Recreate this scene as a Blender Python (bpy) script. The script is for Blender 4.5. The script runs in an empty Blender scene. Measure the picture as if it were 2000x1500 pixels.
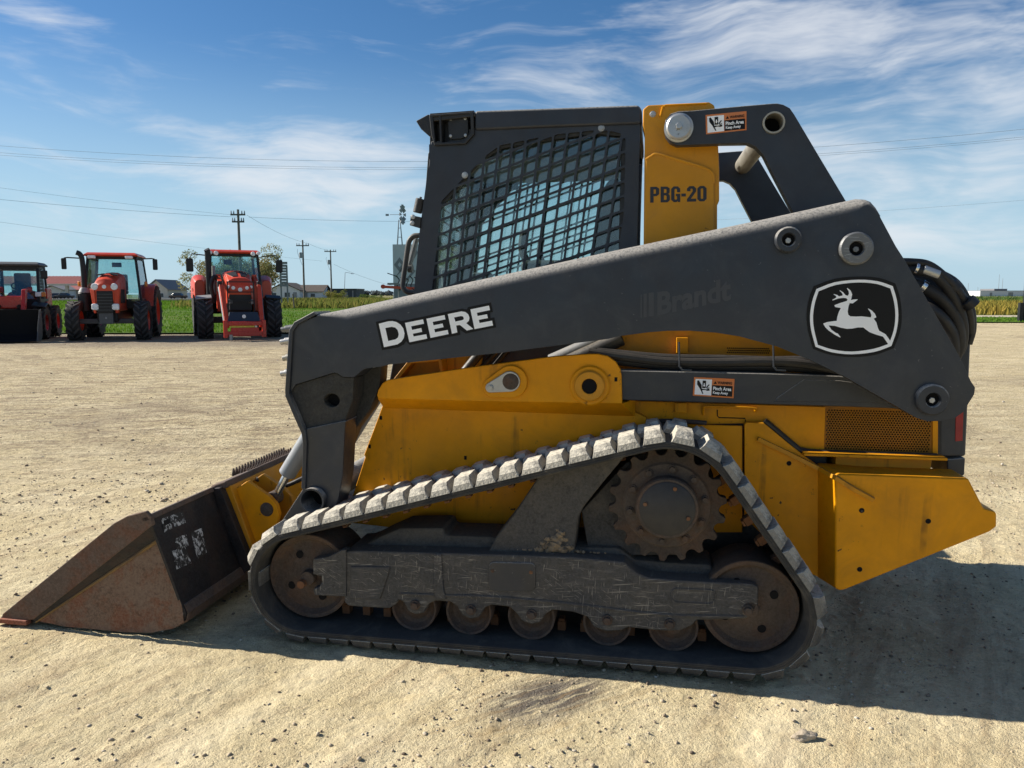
import bpy, bmesh, math, random
import numpy as np
from mathutils import Vector, Matrix, geometry

random.seed(7)
rng = np.random.default_rng(7)
D2R = math.radians
SC = bpy.context.scene
COL = SC.collection

# ------------------------------------------------------------------ camera
CAM_H = 1.5
PITCH = math.atan(175 / 1500)
cam_d = bpy.data.cameras.new('camera')
cam_d.sensor_width = 36
cam_d.lens = 27.0
cam_d.clip_start = 0.05
cam_d.clip_end = 6000
cam = bpy.data.objects.new('camera', cam_d)
COL.objects.link(cam)
cam.location = (0, 0, CAM_H)
cam.rotation_euler = (math.pi / 2 - PITCH, 0, 0)
SC.camera = cam

# ------------------------------------------------------------------ light
SUN_EL = D2R(32.5)
SUN_AZ = (-0.974, 0.225)          # horizontal direction towards the sun
sv = Vector((SUN_AZ[0] * math.cos(SUN_EL), SUN_AZ[1] * math.cos(SUN_EL), math.sin(SUN_EL))).normalized()
sun_d = bpy.data.lights.new('sun', 'SUN')
sun_d.energy = 5.0
sun_d.angle = D2R(0.53)
sun_d.color = (1.0, 0.93, 0.82)
sun = bpy.data.objects.new('sun', sun_d)
COL.objects.link(sun)
sun.rotation_euler = sv.to_track_quat('Z', 'Y').to_euler()
sun.location = (-20, 5, 20)

SC.view_settings.view_transform = 'Standard'
SC.view_settings.look = 'None'
SC.view_settings.exposure = 0.78
SC.view_settings.gamma = 1.0
SC.view_settings.use_curve_mapping = False


# ------------------------------------------------------------------ node helper
class NT:
    def __init__(self, tree):
        self.t = tree
        tree.nodes.clear()

    def n(self, typ, props=None, ins=None, out=0):
        nd = self.t.nodes.new(typ)
        for k, v in (props or {}).items():
            setattr(nd, k, v)
        for k, v in (ins or {}).items():
            s = nd.inputs[k]
            if isinstance(v, bpy.types.NodeSocket):
                self.t.links.new(v, s)
            else:
                s.default_value = v
        return nd.outputs[out] if out is not None else nd

    def math(self, op, a, b=0.0, clamp=False):
        return self.n('ShaderNodeMath', {'operation': op, 'use_clamp': clamp}, {0: a, 1: b})

    def vmath(self, op, a, b=(0, 0, 0)):
        return self.n('ShaderNodeVectorMath', {'operation': op}, {0: a, 1: b})

    def noise2(self, detail, rough, vec, dist=0.0):
        return self.n('ShaderNodeTexNoise', {'noise_dimensions': '2D'}, {'Scale': 1.0, 'Detail': detail, 'Roughness': rough, 'Distortion': dist, 'Vector': vec})

    def noise(self, scale, detail=4.0, rough=0.55, vec=None, dist=0.0):
        ins = {'Scale': scale, 'Detail': detail, 'Roughness': rough, 'Distortion': dist}
        if vec is not None:
            ins['Vector'] = vec
        return self.n('ShaderNodeTexNoise', None, ins)

    def map(self, vec, scale=(1, 1, 1), rot=(0, 0, 0), loc=(0, 0, 0)):
        return self.n('ShaderNodeMapping', None, {'Vector': vec, 'Scale': scale, 'Rotation': rot, 'Location': loc})

    def rng(self, v, a, b, c=0.0, d=1.0, smooth=True):
        return self.n('ShaderNodeMapRange', {'interpolation_type': 'SMOOTHSTEP' if smooth else 'LINEAR'},
                      {'Value': v, 'From Min': a, 'From Max': b, 'To Min': c, 'To Max': d})

    def mix(self, f, a, b):
        nd = self.t.nodes.new('ShaderNodeMix')
        nd.data_type = 'RGBA'
        for idx, v in ((0, f), (6, a), (7, b)):
            s = nd.inputs[idx]
            if isinstance(v, bpy.types.NodeSocket):
                self.t.links.new(v, s)
            else:
                s.default_value = v if idx == 0 else (v[0], v[1], v[2], 1.0)
        return nd.outputs[2]

    def obj(self):
        return self.n('ShaderNodeTexCoord', None, None, 3)


# ------------------------------------------------------------------ sky
world = bpy.data.worlds.new('World')
SC.world = world
world.use_nodes = True
w = NT(world.node_tree)
sky = w.n('ShaderNodeTexSky', {'sky_type': 'NISHITA', 'sun_disc': False, 'sun_elevation': SUN_EL,
                               'sun_rotation': math.atan2(SUN_AZ[0], SUN_AZ[1]) % (2 * math.pi),
                               'altitude': 250, 'air_density': 1.0, 'dust_density': 0.25, 'ozone_density': 2.6})
gd = w.n('ShaderNodeTexCoord', None, None, 0)
sep = w.n('ShaderNodeSeparateXYZ', None, {0: gd}, None)
wx, wy, wz = sep.outputs[0], sep.outputs[1], sep.outputs[2]
az = w.math('ARCTAN2', wx, wy)
el = w.math('ARCSINE', wz)
ae = w.n('ShaderNodeCombineXYZ', None, {0: az, 1: el, 2: 0.0})


def sky_patch(px, py, rx, ry, rot):
    """soft elongated patch of high cloud around a direction (azimuth / elevation, radians)"""
    u, v = (px - 1000) / 1500, (py - 750) / 1500
    d = Vector((u, math.cos(PITCH) - v * math.sin(PITCH), -(math.sin(PITCH) + v * math.cos(PITCH)))).normalized()
    a0, e0 = math.atan2(d.x, d.y), math.asin(d.z)
    m = w.map(w.vmath('SUBTRACT', ae, (a0, e0, 0)), rot=(0, 0, -rot))
    m = w.vmath('MULTIPLY', m, (1 / rx, 1 / ry, 0))
    ln = w.n('ShaderNodeVectorMath', {'operation': 'LENGTH'}, {0: m}, 1)
    return w.rng(ln, 0.0, 1.0, 1.0, 0.0)


wob = w.vmath('ADD', ae, w.vmath('MULTIPLY', w.n('ShaderNodeTexNoise', {'noise_dimensions': '2D'}, {'Vector': ae, 'Scale': 4.0, 'Detail': 2.0}, 1), (0.12, 0.06, 0)))
st1 = w.noise2(5, 0.62, w.map(wob, (2.9, 18, 1), (0, 0, D2R(7))), 0.3)
st2 = w.noise2(4, 0.66, w.map(wob, (9.0, 52, 1), (0, 0, D2R(9)), (3, 1, 0)))
st3 = w.noise2(3, 0.6, w.map(wob, (2.6, 7.0, 1), (0, 0, D2R(-12)), (1, 7, 0)), 0.4)
streak = w.math('ADD', w.math('MULTIPLY', st1, 0.48), w.math('ADD', w.math('MULTIPLY', st2, 0.18), w.math('MULTIPLY', st3, 0.34)))
cov = None
for (px, py, rx, ry, rot, k) in ((1500, 120, 0.85, 0.30, -0.06, 0.95), (1420, 300, 0.50, 0.14, -0.12, 1.35), (1900, 330, 0.42, 0.24, 0.14, 1.15),
                                 (1040, 30, 0.34, 0.16, -0.2, 0.75), (520, 350, 0.46, 0.065, 0.02, 1.45), (330, 250, 0.34, 0.05, -0.22, 1.15),
                                 (640, 400, 0.34, 0.05, 0.03, 1.2), (330, 440, 0.44, 0.06, 0.0, 0.9), (700, 300, 0.34, 0.10, -0.12, 1.15),
                                 (120, 130, 0.34, 0.05, -0.05, 0.60), (80, 40, 0.34, 0.06, -0.35, 0.52), (0, 310, 0.20, 0.09, 0.0, 0.65),
                                 (760, 210, 0.28, 0.06, -0.2, 0.58), (1850, 430, 0.40, 0.09, 0.10, 1.1)):
    p = w.math('MULTIPLY', sky_patch(px, py, rx, ry, rot), k)
    cov = p if cov is None else w.math('MAXIMUM', cov, p)
cov = w.math('MAXIMUM', cov, w.rng(w.math('ABSOLUTE', az), 0.75, 1.2, 0.18, 0.62))
thr = w.math('SUBTRACT', 0.60, w.math('MULTIPLY', cov, 0.20))
cl = w.math('MULTIPLY', w.rng(w.math('SUBTRACT', streak, thr), -0.02, 0.26), 0.76)
cl = w.math('MULTIPLY', cl, w.rng(wz, 0.0, 0.08))
hs = w.n('ShaderNodeHueSaturation', None, {'Hue': 0.503, 'Saturation': 1.28, 'Value': 1.0, 'Color': sky})
hz = w.math('MULTIPLY', w.rng(wz, 0.02, 0.30, 1.0, 0.0), 0.85)
hs = w.mix(hz, hs, (4.4, 6.4, 7.9))
skc = w.mix(cl, hs, (7.8, 8.1, 8.5))
bg = w.n('ShaderNodeBackground', None, {'Color': skc, 'Strength': 0.061})
w.n('ShaderNodeOutputWorld', None, {0: bg}, None)


# ------------------------------------------------------------------ materials
def base_mat(name):
    m = bpy.data.materials.new(name)
    m.use_nodes = True
    return m, NT(m.node_tree)


def finish(g, ins):
    b = g.n('ShaderNodeBsdfPrincipled', None, ins)
    g.n('ShaderNodeOutputMaterial', None, {0: b}, None)


def paint(name, col, rough=0.4, metal=0.0, dust=0.0, dustcol=(0.36, 0.31, 0.24), spots=0.0, spotcol=(0.02, 0.015, 0.01),
          spotscale=30.0, scr=0.0, scrcol=(0.4, 0.4, 0.38), var=0.12, bump=0.06, bscale=90.0, film=0.0, spec=0.5,
          rust=0.0, rustcol=(0.16, 0.07, 0.03), dlo=0.25, dhi=0.95, grain=0.0, dscale=60.0, runs=0.0, runcol=(0.05, 0.03, 0.012)):
    m, g = base_mat(name)
    o = g.obj()
    n1 = g.noise(2.3, 6, 0.6, o)
    c = g.mix(g.rng(n1, 0.3, 0.7), tuple(x * (1 - var) for x in col), tuple(min(1, x * (1 + var)) for x in col))
    r = g.rng(g.noise(9, 5, 0.6, o), 0.3, 0.7, max(0.05, rough - 0.08), min(1, rough + 0.12))
    if film > 0:      # thin dirt film, patchy
        f = g.math('MULTIPLY', g.rng(g.noise(5.0, 8, 0.7, o, 0.6), 0.42, 0.75), film)
        c = g.mix(f, c, dustcol)
    if rust > 0:
        f = g.math('MULTIPLY', g.rng(g.noise(7.0, 8, 0.7, g.map(o, loc=(3, 5, 1)), 0.3), 0.45, 0.62), rust)
        c = g.mix(f, c, g.mix(g.noise(60, 3, 0.6, o), rustcol, tuple(x * 1.9 for x in rustcol)))
        r = g.math('ADD', r, g.math('MULTIPLY', f, 0.3), True)
    if runs > 0:      # grease and water runs down the panel
        f = g.math('MULTIPLY', g.rng(g.noise(1.0, 4, 0.6, g.map(o, scale=(26, 26, 1.6))), 0.53, 0.72), g.rng(g.noise(3.2, 4, 0.65, g.map(o, loc=(4, 8, 2))), 0.45, 0.66))
        c = g.mix(g.math('MULTIPLY', f, runs), c, runcol)
    if grain > 0:
        gn = g.rng(g.noise(95, 6, 0.75, o), 0.32, 0.68)
        c = g.mix(g.math('MULTIPLY', gn, grain), c, tuple(min(1, x * 2.1 + 0.02) for x in col))
        c = g.mix(g.math('MULTIPLY', g.rng(g.noise(42, 6, 0.75, g.map(o, loc=(7, 7, 7))), 0.50, 0.68), grain), c, tuple(x * 0.45 for x in col))
    if spots > 0:
        f = g.math('MULTIPLY', g.rng(g.noise(spotscale, 3, 0.6, o), 0.66, 0.72), g.math('MULTIPLY', g.rng(g.noise(2.0, 3, 0.5, g.map(o, loc=(9, 2, 4))), 0.42, 0.62), spots))
        c = g.mix(f, c, spotcol)
    if scr > 0:
        tot = None
        for k, (rot, sc) in enumerate((((0, D2R(7), 0), (7, 7, 210)), ((0, D2R(-4), 0), (11, 11, 260)), ((0, D2R(14), 0), (16, 16, 300)), ((0, D2R(86), 0), (24, 24, 280)), ((0, D2R(-33), 0), (26, 26, 320)))):
            mp = g.map(g.map(o, rot=rot), scale=sc, loc=(k * 3.1, k, k * 7))
            s = g.rng(g.noise(1.0, 0.5, 0.5, mp), 0.70, 0.745)
            s = g.math('MULTIPLY', s, g.rng(g.noise(5.0, 5, 0.7, g.map(o, loc=(k * 5, 1, 2))), 0.42, 0.56))
            tot = s if tot is None else g.math('MAXIMUM', tot, s)
        tot = g.math('MULTIPLY', tot, scr)
        scf = g.math('MULTIPLY', g.rng(g.noise(1.0, 7, 0.75, g.map(g.map(o, rot=(0, D2R(5), 0)), scale=(7, 7, 42))), 0.52, 0.74), scr)
        c = g.mix(scf, c, tuple(x * 0.55 for x in scrcol))
        c = g.mix(tot, c, scrcol)
    if dust > 0:
        nz = g.n('ShaderNodeSeparateXYZ', None, {0: g.n('ShaderNodeNewGeometry', None, None, 1)}, 2)
        f = g.math('MULTIPLY', g.rng(nz, dlo, dhi), g.rng(g.noise(dscale, 6, 0.75, o), 0.22, 0.60))
        f = g.math('MULTIPLY', f, dust)
        c = g.mix(f, c, dustcol)
        r = g.math('ADD', r, g.math('MULTIPLY', f, 0.4), True)
    ins = {'Base Color': c, 'Roughness': r, 'Metallic': metal, 'Specular IOR Level': spec}
    if bump > 0:
        ins['Normal'] = g.n('ShaderNodeBump', None, {'Strength': bump, 'Distance': 0.01, 'Height': g.noise(bscale, 4, 0.6, o)})
    finish(g, ins)
    return m


def flat(name, col, rough=0.6, metal=0.0, spec=0.5):
    m, g = base_mat(name)
    o = g.obj()
    c = g.mix(g.rng(g.noise(14, 4, 0.6, o), 0.3, 0.7), tuple(x * 0.88 for x in col), tuple(min(1, x * 1.1) for x in col))
    finish(g, {'Base Color': c, 'Roughness': rough, 'Metallic': metal, 'Specular IOR Level': spec})
    return m


def glass(name, tint, refl=0.10):
    m, g = base_mat(name)
    tr = g.n('ShaderNodeBsdfTransparent', None, {'Color': (*tint, 1)})
    gl = g.n('ShaderNodeBsdfGlossy', None, {'Color': (0.9, 0.95, 1, 1), 'Roughness': 0.02})
    df = g.n('ShaderNodeBsdfDiffuse', None, {'Color': (0.5, 0.47, 0.40, 1)})
    fr = g.n('ShaderNodeFresnel', None, {'IOR': 1.45})
    s = g.n('ShaderNodeMixShader', None, {0: g.math('ADD', fr, refl * 0.35, True), 1: tr, 2: gl})
    dirt = g.math('MULTIPLY', g.rng(g.noise(12, 6, 0.7, g.obj()), 0.4, 0.8), 0.07)
    s = g.n('ShaderNodeMixShader', None, {0: dirt, 1: s, 2: df})
    g.n('ShaderNodeOutputMaterial', None, {0: s}, None)
    return m


M = {}
M['dark'] = paint('charcoal_paint', (0.020, 0.0245, 0.034), 0.40, spots=0.5, spotscale=70, spotcol=(0.22, 0.22, 0.21), dust=0.95, dustcol=(0.33, 0.31, 0.28), film=0.05, bump=0.05, dlo=0.02, dhi=0.62, dscale=110)
M['cab'] = paint('cab_paint', (0.020, 0.024, 0.033), 0.45, dust=0.9, dustcol=(0.27, 0.26, 0.24), film=0.03, bump=0.05, dlo=0.05, dhi=0.7, dscale=110)
M['knee'] = paint('dirty_casting', (0.018, 0.018, 0.017), 0.75, dust=0.4, film=0.28, dustcol=(0.12, 0.10, 0.06), bump=0.3, bscale=60, grain=0.45)
M['yellow'] = paint('machine_yellow', (0.70, 0.285, 0.002), 0.48, spec=0.22, dust=0.3, spots=1.0, film=0.30, dustcol=(0.25, 0.125, 0.022), bump=0.05, runs=0.65, var=0.14)
M['yellow_worn'] = paint('machine_yellow_worn', (0.58, 0.25, 0.006), 0.5, dust=0.5, runs=0.5, spots=0.9, spotscale=18, spotcol=(0.03, 0.018, 0.008), film=0.30, dustcol=(0.20, 0.125, 0.06), bump=0.08, spec=0.35)
M['grille_paint'] = paint('grille_paint', (0.30, 0.125, 0.008), 0.6, film=0.4, dustcol=(0.12, 0.07, 0.03), bump=0.0, spec=0.25)
M['frame'] = paint('scratched_frame', (0.024, 0.025, 0.028), 0.6, dust=0.85, dustcol=(0.12, 0.10, 0.08), film=0.4, scr=0.42, scrcol=(0.42, 0.39, 0.34), bump=0.12, dlo=0.1, dhi=0.8, grain=0.55)
M['hub_paint'] = paint('hub_paint', (0.020, 0.021, 0.024), 0.6, film=0.3, dustcol=(0.07, 0.062, 0.052), spots=0.9, spotscale=75, spotcol=(0.24, 0.22, 0.18), bump=0.1)
M['frame_dusty'] = paint('dusty_frame', (0.040, 0.038, 0.036), 0.8, dust=0.9, dustcol=(0.15, 0.125, 0.095), film=0.55, bump=0.3, bscale=50, grain=0.55)
M['rust'] = paint('rusty_steel', (0.050, 0.035, 0.026), 0.8, film=0.4, dustcol=(0.105, 0.078, 0.055), rust=0.4, rustcol=(0.085, 0.042, 0.022), bump=0.25, bscale=120, grain=0.45)
M['rust_sprocket'] = paint('sprocket_rust', (0.034, 0.025, 0.019), 0.85, film=0.5, dustcol=(0.085, 0.064, 0.045), rust=0.4, rustcol=(0.075, 0.036, 0.018), bump=0.25, bscale=120, grain=0.45)
M['rust_dark'] = paint('dark_rusty_steel', (0.045, 0.034, 0.027), 0.78, film=0.3, dustcol=(0.10, 0.075, 0.05), rust=0.35, rustcol=(0.10, 0.045, 0.02), bump=0.2, grain=0.45)
M['rust_tooth'] = paint('orange_rusty_steel', (0.16, 0.07, 0.03), 0.8, film=0.4, dustcol=(0.20, 0.14, 0.08), bump=0.3)
M['bucket_rust'] = paint('bucket_rust', (0.120, 0.074, 0.047), 0.82, film=0.5, dustcol=(0.23, 0.165, 0.115), rust=0.95, rustcol=(0.11, 0.038, 0.017), bump=0.2, bscale=150, spots=0.25, grain=0.55)
M['bucket_strip'] = paint('bucket_strip_rust', (0.085, 0.056, 0.040), 0.82, film=0.4, dustcol=(0.17, 0.125, 0.09), rust=0.7, rustcol=(0.10, 0.038, 0.018), bump=0.2, bscale=150, grain=0.5)
M['bucket_red'] = paint('edge_rust', (0.17, 0.055, 0.03), 0.75, rust=0.5, rustcol=(0.14, 0.05, 0.025), film=0.2, bump=0.2, grain=0.55)
M['bucket_black'] = paint('bucket_black', (0.008, 0.008, 0.010), 0.5, spec=0.3, film=0.22, dustcol=(0.07, 0.05, 0.04), rust=0.35, rustcol=(0.06, 0.032, 0.02), bump=0.12, grain=0.55)
M['bucket_brown'] = paint('bucket_lip', (0.05, 0.036, 0.030), 0.7, film=0.35, dustcol=(0.16, 0.12, 0.09), rust=0.3, bump=0.2, dust=0.3, grain=0.55)
M['worn_yellow'] = paint('worn_yellow_line', (0.20, 0.115, 0.035), 0.7, film=0.95, dustcol=(0.07, 0.048, 0.034), bump=0.2)
M['rubber'] = paint('track_rubber', (0.035, 0.036, 0.038), 0.85, dust=1.0, dustcol=(0.54, 0.50, 0.41), film=0.45, var=0.3, bump=0.6, bscale=75, dlo=-0.18, dhi=0.65, grain=0.5, dscale=26)
M['rubber_in'] = paint('track_inner_rubber', (0.030, 0.030, 0.030), 0.85, dust=0.06, dustcol=(0.16, 0.14, 0.11), film=0.45, bump=0.3, bscale=30)  # dust kept thin so shade between the lugs sits in the colour
M['hose'] = paint('hose_rubber', (0.012, 0.012, 0.013), 0.55, dust=0.25, film=0.12, dustcol=(0.12, 0.10, 0.08), bump=0.1)
M['plastic'] = paint('black_plastic', (0.012, 0.013, 0.015), 0.5, dust=0.3, film=0.08, bump=0.1)
M['chrome'] = paint('rod_chrome', (0.62, 0.63, 0.64), 0.22, 1.0, var=0.1, film=0.1, bump=0.02)
M['cylinder'] = paint('cylinder_grey', (0.20, 0.215, 0.23), 0.5, 0.2, film=0.2, dust=0.3, bump=0.1)
M['zinc'] = paint('zinc_plate', (0.45, 0.45, 0.44), 0.42, 0.7, film=0.35, dustcol=(0.10, 0.09, 0.075), spots=0.5, bump=0.06)
M['worn_steel'] = paint('worn_grey_pin', (0.14, 0.145, 0.15), 0.45, 0.4, film=0.3, dustcol=(0.06, 0.05, 0.04), scr=0.8, scrcol=(0.5, 0.5, 0.5), bump=0.06)
M['pipe'] = paint('scuffed_pipe', (0.35, 0.33, 0.28), 0.5, 0.4, film=0.5, dustcol=(0.10, 0.085, 0.06), spots=0.7, bump=0.1)
M['black'] = flat('flat_black', (0.006, 0.006, 0.007), 0.8, spec=0.2)
M['decal_black'] = flat('decal_black', (0.005, 0.005, 0.006), 0.5, spec=0.25)
M['decal_white'] = paint('decal_white', (0.86, 0.88, 0.90), 0.45, var=0.03, spots=0.25, spotscale=55, spotcol=(0.2, 0.2, 0.2), bump=0.0)
M['decal_orange'] = paint('decal_orange', (0.62, 0.17, 0.03), 0.5, var=0.1, film=0.25, bump=0.0)
def worn_decal():
    m, g = base_mat('old_white_decal')
    o = g.obj()
    f = g.math('MAXIMUM', g.rng(g.noise(34, 6, 0.7, o, 0.6), 0.44, 0.52), g.rng(g.noise(1.0, 4, 0.6, g.map(o, scale=(90, 90, 14))), 0.50, 0.58))
    c = g.mix(f, (0.55, 0.55, 0.54), (0.016, 0.015, 0.015))
    finish(g, {'Base Color': c, 'Roughness': 0.6})
    return m


M['decal_old'] = worn_decal()
M['ghost'] = paint('ghost_lettering', (0.040, 0.044, 0.053), 0.45, var=0.1, film=0.10, dustcol=(0.03, 0.033, 0.04), bump=0.0)
M['deco_text'] = flat('stencil_black', (0.018, 0.019, 0.024), 0.5)
M['red_refl'] = flat('red_reflector', (0.30, 0.018, 0.018), 0.45)
M['seat'] = paint('seat_vinyl', (0.045, 0.050, 0.055), 0.6, film=0.1, bump=0.1)
M['interior'] = paint('interior_grey', (0.085, 0.092, 0.098), 0.7, film=0.1, bump=0.05)
M['glass'] = glass('tinted_glass', (0.86, 0.93, 0.92))
M['tglass'] = glass('tractor_glass', (0.80, 0.92, 0.92), 0.1)
M['mud'] = paint('dry_mud', (0.20, 0.155, 0.105), 0.95, var=0.35, bump=0.6, bscale=50)

M['tred'] = paint('tractor_red', (0.56, 0.052, 0.016), 0.35, var=0.06, bump=0.0, film=0.06)
M['tred2'] = paint('loader_red', (0.42, 0.018, 0.012), 0.3, var=0.06, bump=0.0, film=0.05)
M['tdark'] = flat('tractor_dark', (0.012, 0.0125, 0.014), 0.5, spec=0.35)
M['tblue'] = flat('tractor_blue_black', (0.020, 0.028, 0.045), 0.45)
M['tyre'] = paint('tyre_rubber', (0.012, 0.012, 0.0135), 0.75, dust=0.35, film=0.1, dustcol=(0.10, 0.09, 0.08), bump=0.1)
M['lit_tyre_lug'] = paint('lit_lug_rubber', (0.034, 0.034, 0.036), 0.8, dust=0.5, film=0.25, dustcol=(0.12, 0.11, 0.10), bump=0.1)  # paler than the tyre: lit tread edges put into the lug colour
M['lamp'] = flat('lamp_lens', (0.75, 0.77, 0.78), 0.2)
M['amber'] = flat('amber_lens', (0.7, 0.20, 0.02), 0.3)
M['tgrey'] = flat('tractor_grey', (0.07, 0.075, 0.08), 0.6)
M['tlight'] = flat('fender_grey', (0.25, 0.25, 0.25), 0.6)
M['yellow_dec'] = flat('yellow_decal', (0.6, 0.5, 0.06), 0.5)

M['wood'] = paint('pole_wood', (0.13, 0.115, 0.10), 0.9, var=0.25, bump=0.3, bscale=20)
M['wire'] = flat('wire_metal', (0.26, 0.30, 0.34), 0.6)
M['steel'] = flat('galvanised_steel', (0.28, 0.30, 0.32), 0.5, 0.4)
M['white_wall'] = paint('white_siding', (0.62, 0.63, 0.64), 0.8, var=0.06, bump=0.0)
M['cream_wall'] = paint('cream_siding', (0.50, 0.47, 0.40), 0.8, var=0.06, bump=0.0)
M['roof_brown'] = paint('brown_shingles', (0.075, 0.058, 0.047), 0.9, var=0.2, bump=0.0)
M['roof_red'] = paint('red_roof_tiles', (0.26, 0.060, 0.055), 0.8, var=0.15, bump=0.0)
M['roof_grey'] = flat('grey_roof', (0.18, 0.18, 0.19), 0.8)
M['dark_wall'] = flat('dark_cladding', (0.055, 0.065, 0.07), 0.8)
M['pane'] = flat('window_pane', (0.04, 0.05, 0.06), 0.15)
M['carb'] = flat('car_dark_blue', (0.03, 0.035, 0.06), 0.3)
M['carw'] = flat('car_white', (0.6, 0.6, 0.62), 0.3)
M['sign_grey'] = paint('sign_back', (0.22, 0.22, 0.22), 0.7, var=0.2, bump=0.0)
M['banner'] = paint('banner_white', (0.48, 0.49, 0.52), 0.7, var=0.06, bump=0.0)
M['banner_grey'] = flat('banner_grey', (0.20, 0.20, 0.22), 0.7)
M['bark'] = paint('tree_bark', (0.16, 0.13, 0.10), 0.95, var=0.3, bump=0.4, bscale=20)


def leaf_mat(name, c1, c2, c3):
    m, g = base_mat(name)
    r = g.n('ShaderNodeNewGeometry', None, None, 8)     # random per island
    big = g.rng(g.noise(0.35, 3, 0.5, g.obj()), 0.35, 0.65)
    c = g.mix(r, c1, c2)
    c = g.mix(big, c, c3)
    d = g.n('ShaderNodeBsdfDiffuse', None, {'Color': c})
    t = g.n('ShaderNodeBsdfTranslucent', None, {'Color': c})
    s = g.n('ShaderNodeMixShader', None, {0: 0.35, 1: d, 2: t})
    g.n('ShaderNodeOutputMaterial', None, {0: s}, None)
    return m


M['leaf_autumn'] = leaf_mat('autumn_leaves', (0.30, 0.27, 0.11), (0.42, 0.33, 0.16), (0.20, 0.21, 0.09))
M['grass'] = leaf_mat('lawn_blades', (0.085, 0.17, 0.018), (0.14, 0.24, 0.03), (0.10, 0.20, 0.02))
M['weeds'] = leaf_mat('weed_blades', (0.17, 0.17, 0.04), (0.30, 0.24, 0.075), (0.14, 0.18, 0.04))
M['weeds_y'] = leaf_mat('yellow_weed_blades', (0.30, 0.24, 0.05), (0.38, 0.26, 0.06), (0.24, 0.22, 0.05))
M['weeds_g'] = leaf_mat('green_crop_blades', (0.08, 0.14, 0.035), (0.13, 0.18, 0.05), (0.10, 0.15, 0.04))
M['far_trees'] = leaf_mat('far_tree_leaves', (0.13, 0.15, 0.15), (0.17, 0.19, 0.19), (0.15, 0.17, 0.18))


# ------------------------------------------------------------------ object helpers
def link(o, parent=None):
    COL.objects.link(o)
    if parent is not None:
        o.parent = parent
    return o


def mk(name, bm, mat, parent=None, smooth=True, bevel=0.0, seg=2, ang=32, kind=None, recalc=True):
    if isinstance(bm, bmesh.types.BMesh):
        if recalc:
            bmesh.ops.recalc_face_normals(bm, faces=bm.faces)
        me = bpy.data.meshes.new(name)
        bm.to_mesh(me)
        bm.free()
    else:
        me = bm
    me.materials.append(M[mat] if isinstance(mat, str) else mat)
    if smooth:
        me.polygons.foreach_set('use_smooth', [True] * len(me.polygons))
        me.set_sharp_from_angle(angle=D2R(ang))
    o = link(bpy.data.objects.new(name, me), parent)
    if bevel > 0:
        b = o.modifiers.new('bevel', 'BEVEL')
        b.width = bevel
        b.segments = seg
        b.limit_method = 'ANGLE'
        b.angle_limit = D2R(35)
        b.harden_normals = True
    if kind:
        o['kind'] = kind
    return o


def tag(o, label, cat, group=None):
    o['label'] = label
    o['category'] = cat
    if group:
        o['group'] = group
    return o


def empty(name, loc, rz=0.0):
    o = bpy.data.objects.new(name, None)
    o.empty_display_size = 0.2
    COL.objects.link(o)
    o.location = loc
    o.rotation_euler = (0, 0, rz)
    return o


def copy_tree(o, parent=None):
    c = o.copy()
    COL.objects.link(c)
    c.parent = parent
    for ch in list(o.children):
        copy_tree(ch, c)
    return c


MIR = {}


def mirror(o, parent=None):
    """far-side twin of a part (and its sub-parts): same mesh with y negated; stickers stay on the near side"""
    if any(k in o.name for k in ('decal', 'emblem', 'ghost', 'stencil')):
        return None
    c = o.copy()
    if o.data is not None:
        if o.data.name not in MIR:
            me = o.data.copy()
            me.transform(Matrix.Scale(-1, 4, (0, 1, 0)))
            me.flip_normals()
            MIR[o.data.name] = me
        c.data = MIR[o.data.name]
        if tuple(o.location) != (0, 0, 0):
            c.location.y = -o.location.y
    COL.objects.link(c)
    c.parent = parent if parent is not None else o.parent
    for ch in list(o.children):
        mirror(ch, c)
    return c


def tri_fill(loops):
    """triangulate an outer loop with holes -> list of (2d verts, tris)"""
    vs, fs, k = [], [], 0
    for lp in loops:
        if sum(lp[i - 1][0] * lp[i][1] - lp[i][0] * lp[i - 1][1] for i in range(len(lp))) < 0:
            lp = list(reversed(lp))
        fs.append(list(range(k, k + len(lp))))
        vs += [Vector((p[0], p[1])) for p in lp]
        k += len(lp)
    r = geometry.delaunay_2d_cdt(vs, [], fs, 0, 1e-6)
    ov, of, orig = r[0], r[2], r[5]
    tris = [f for f, og in zip(of, orig) if list(og) == [0]]
    return ov, tris


def prism(outer, y0, y1, holes=(), bm=None, xf=None):
    """solid: outline in the x-z plane (with holes) between y0 and y1"""
    bm = bm or bmesh.new()
    xf = xf or (lambda x, y, z: (x, y, z))
    if not holes:
        a = [bm.verts.new(xf(p[0], y0, p[1])) for p in outer]
        b = [bm.verts.new(xf(p[0], y1, p[1])) for p in outer]
        bm.faces.new(a)
        bm.faces.new(list(reversed(b)))
        n = len(outer)
        for i in range(n):
            bm.faces.new((a[i], b[i], b[(i + 1) % n], a[(i + 1) % n]))
        return bm
    ov, tris = tri_fill([outer] + list(holes))
    a = [bm.verts.new(xf(p[0], y0, p[1])) for p in ov]
    b = [bm.verts.new(xf(p[0], y1, p[1])) for p in ov]
    cnt = {}
    for t in tris:
        bm.faces.new([a[i] for i in t])
        bm.faces.new([b[i] for i in reversed(t)])
        for i in range(len(t)):
            e = (t[i], t[(i + 1) % len(t)])
            cnt[e] = cnt.get(e, 0) + 1
    for (i, j) in list(cnt):
        if (j, i) not in cnt:
            bm.faces.new((a[i], b[i], b[j], a[j]))
    loose = [v for v in bm.verts if not v.link_faces]
    bmesh.ops.delete(bm, geom=loose, context='VERTS')
    return bm


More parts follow.
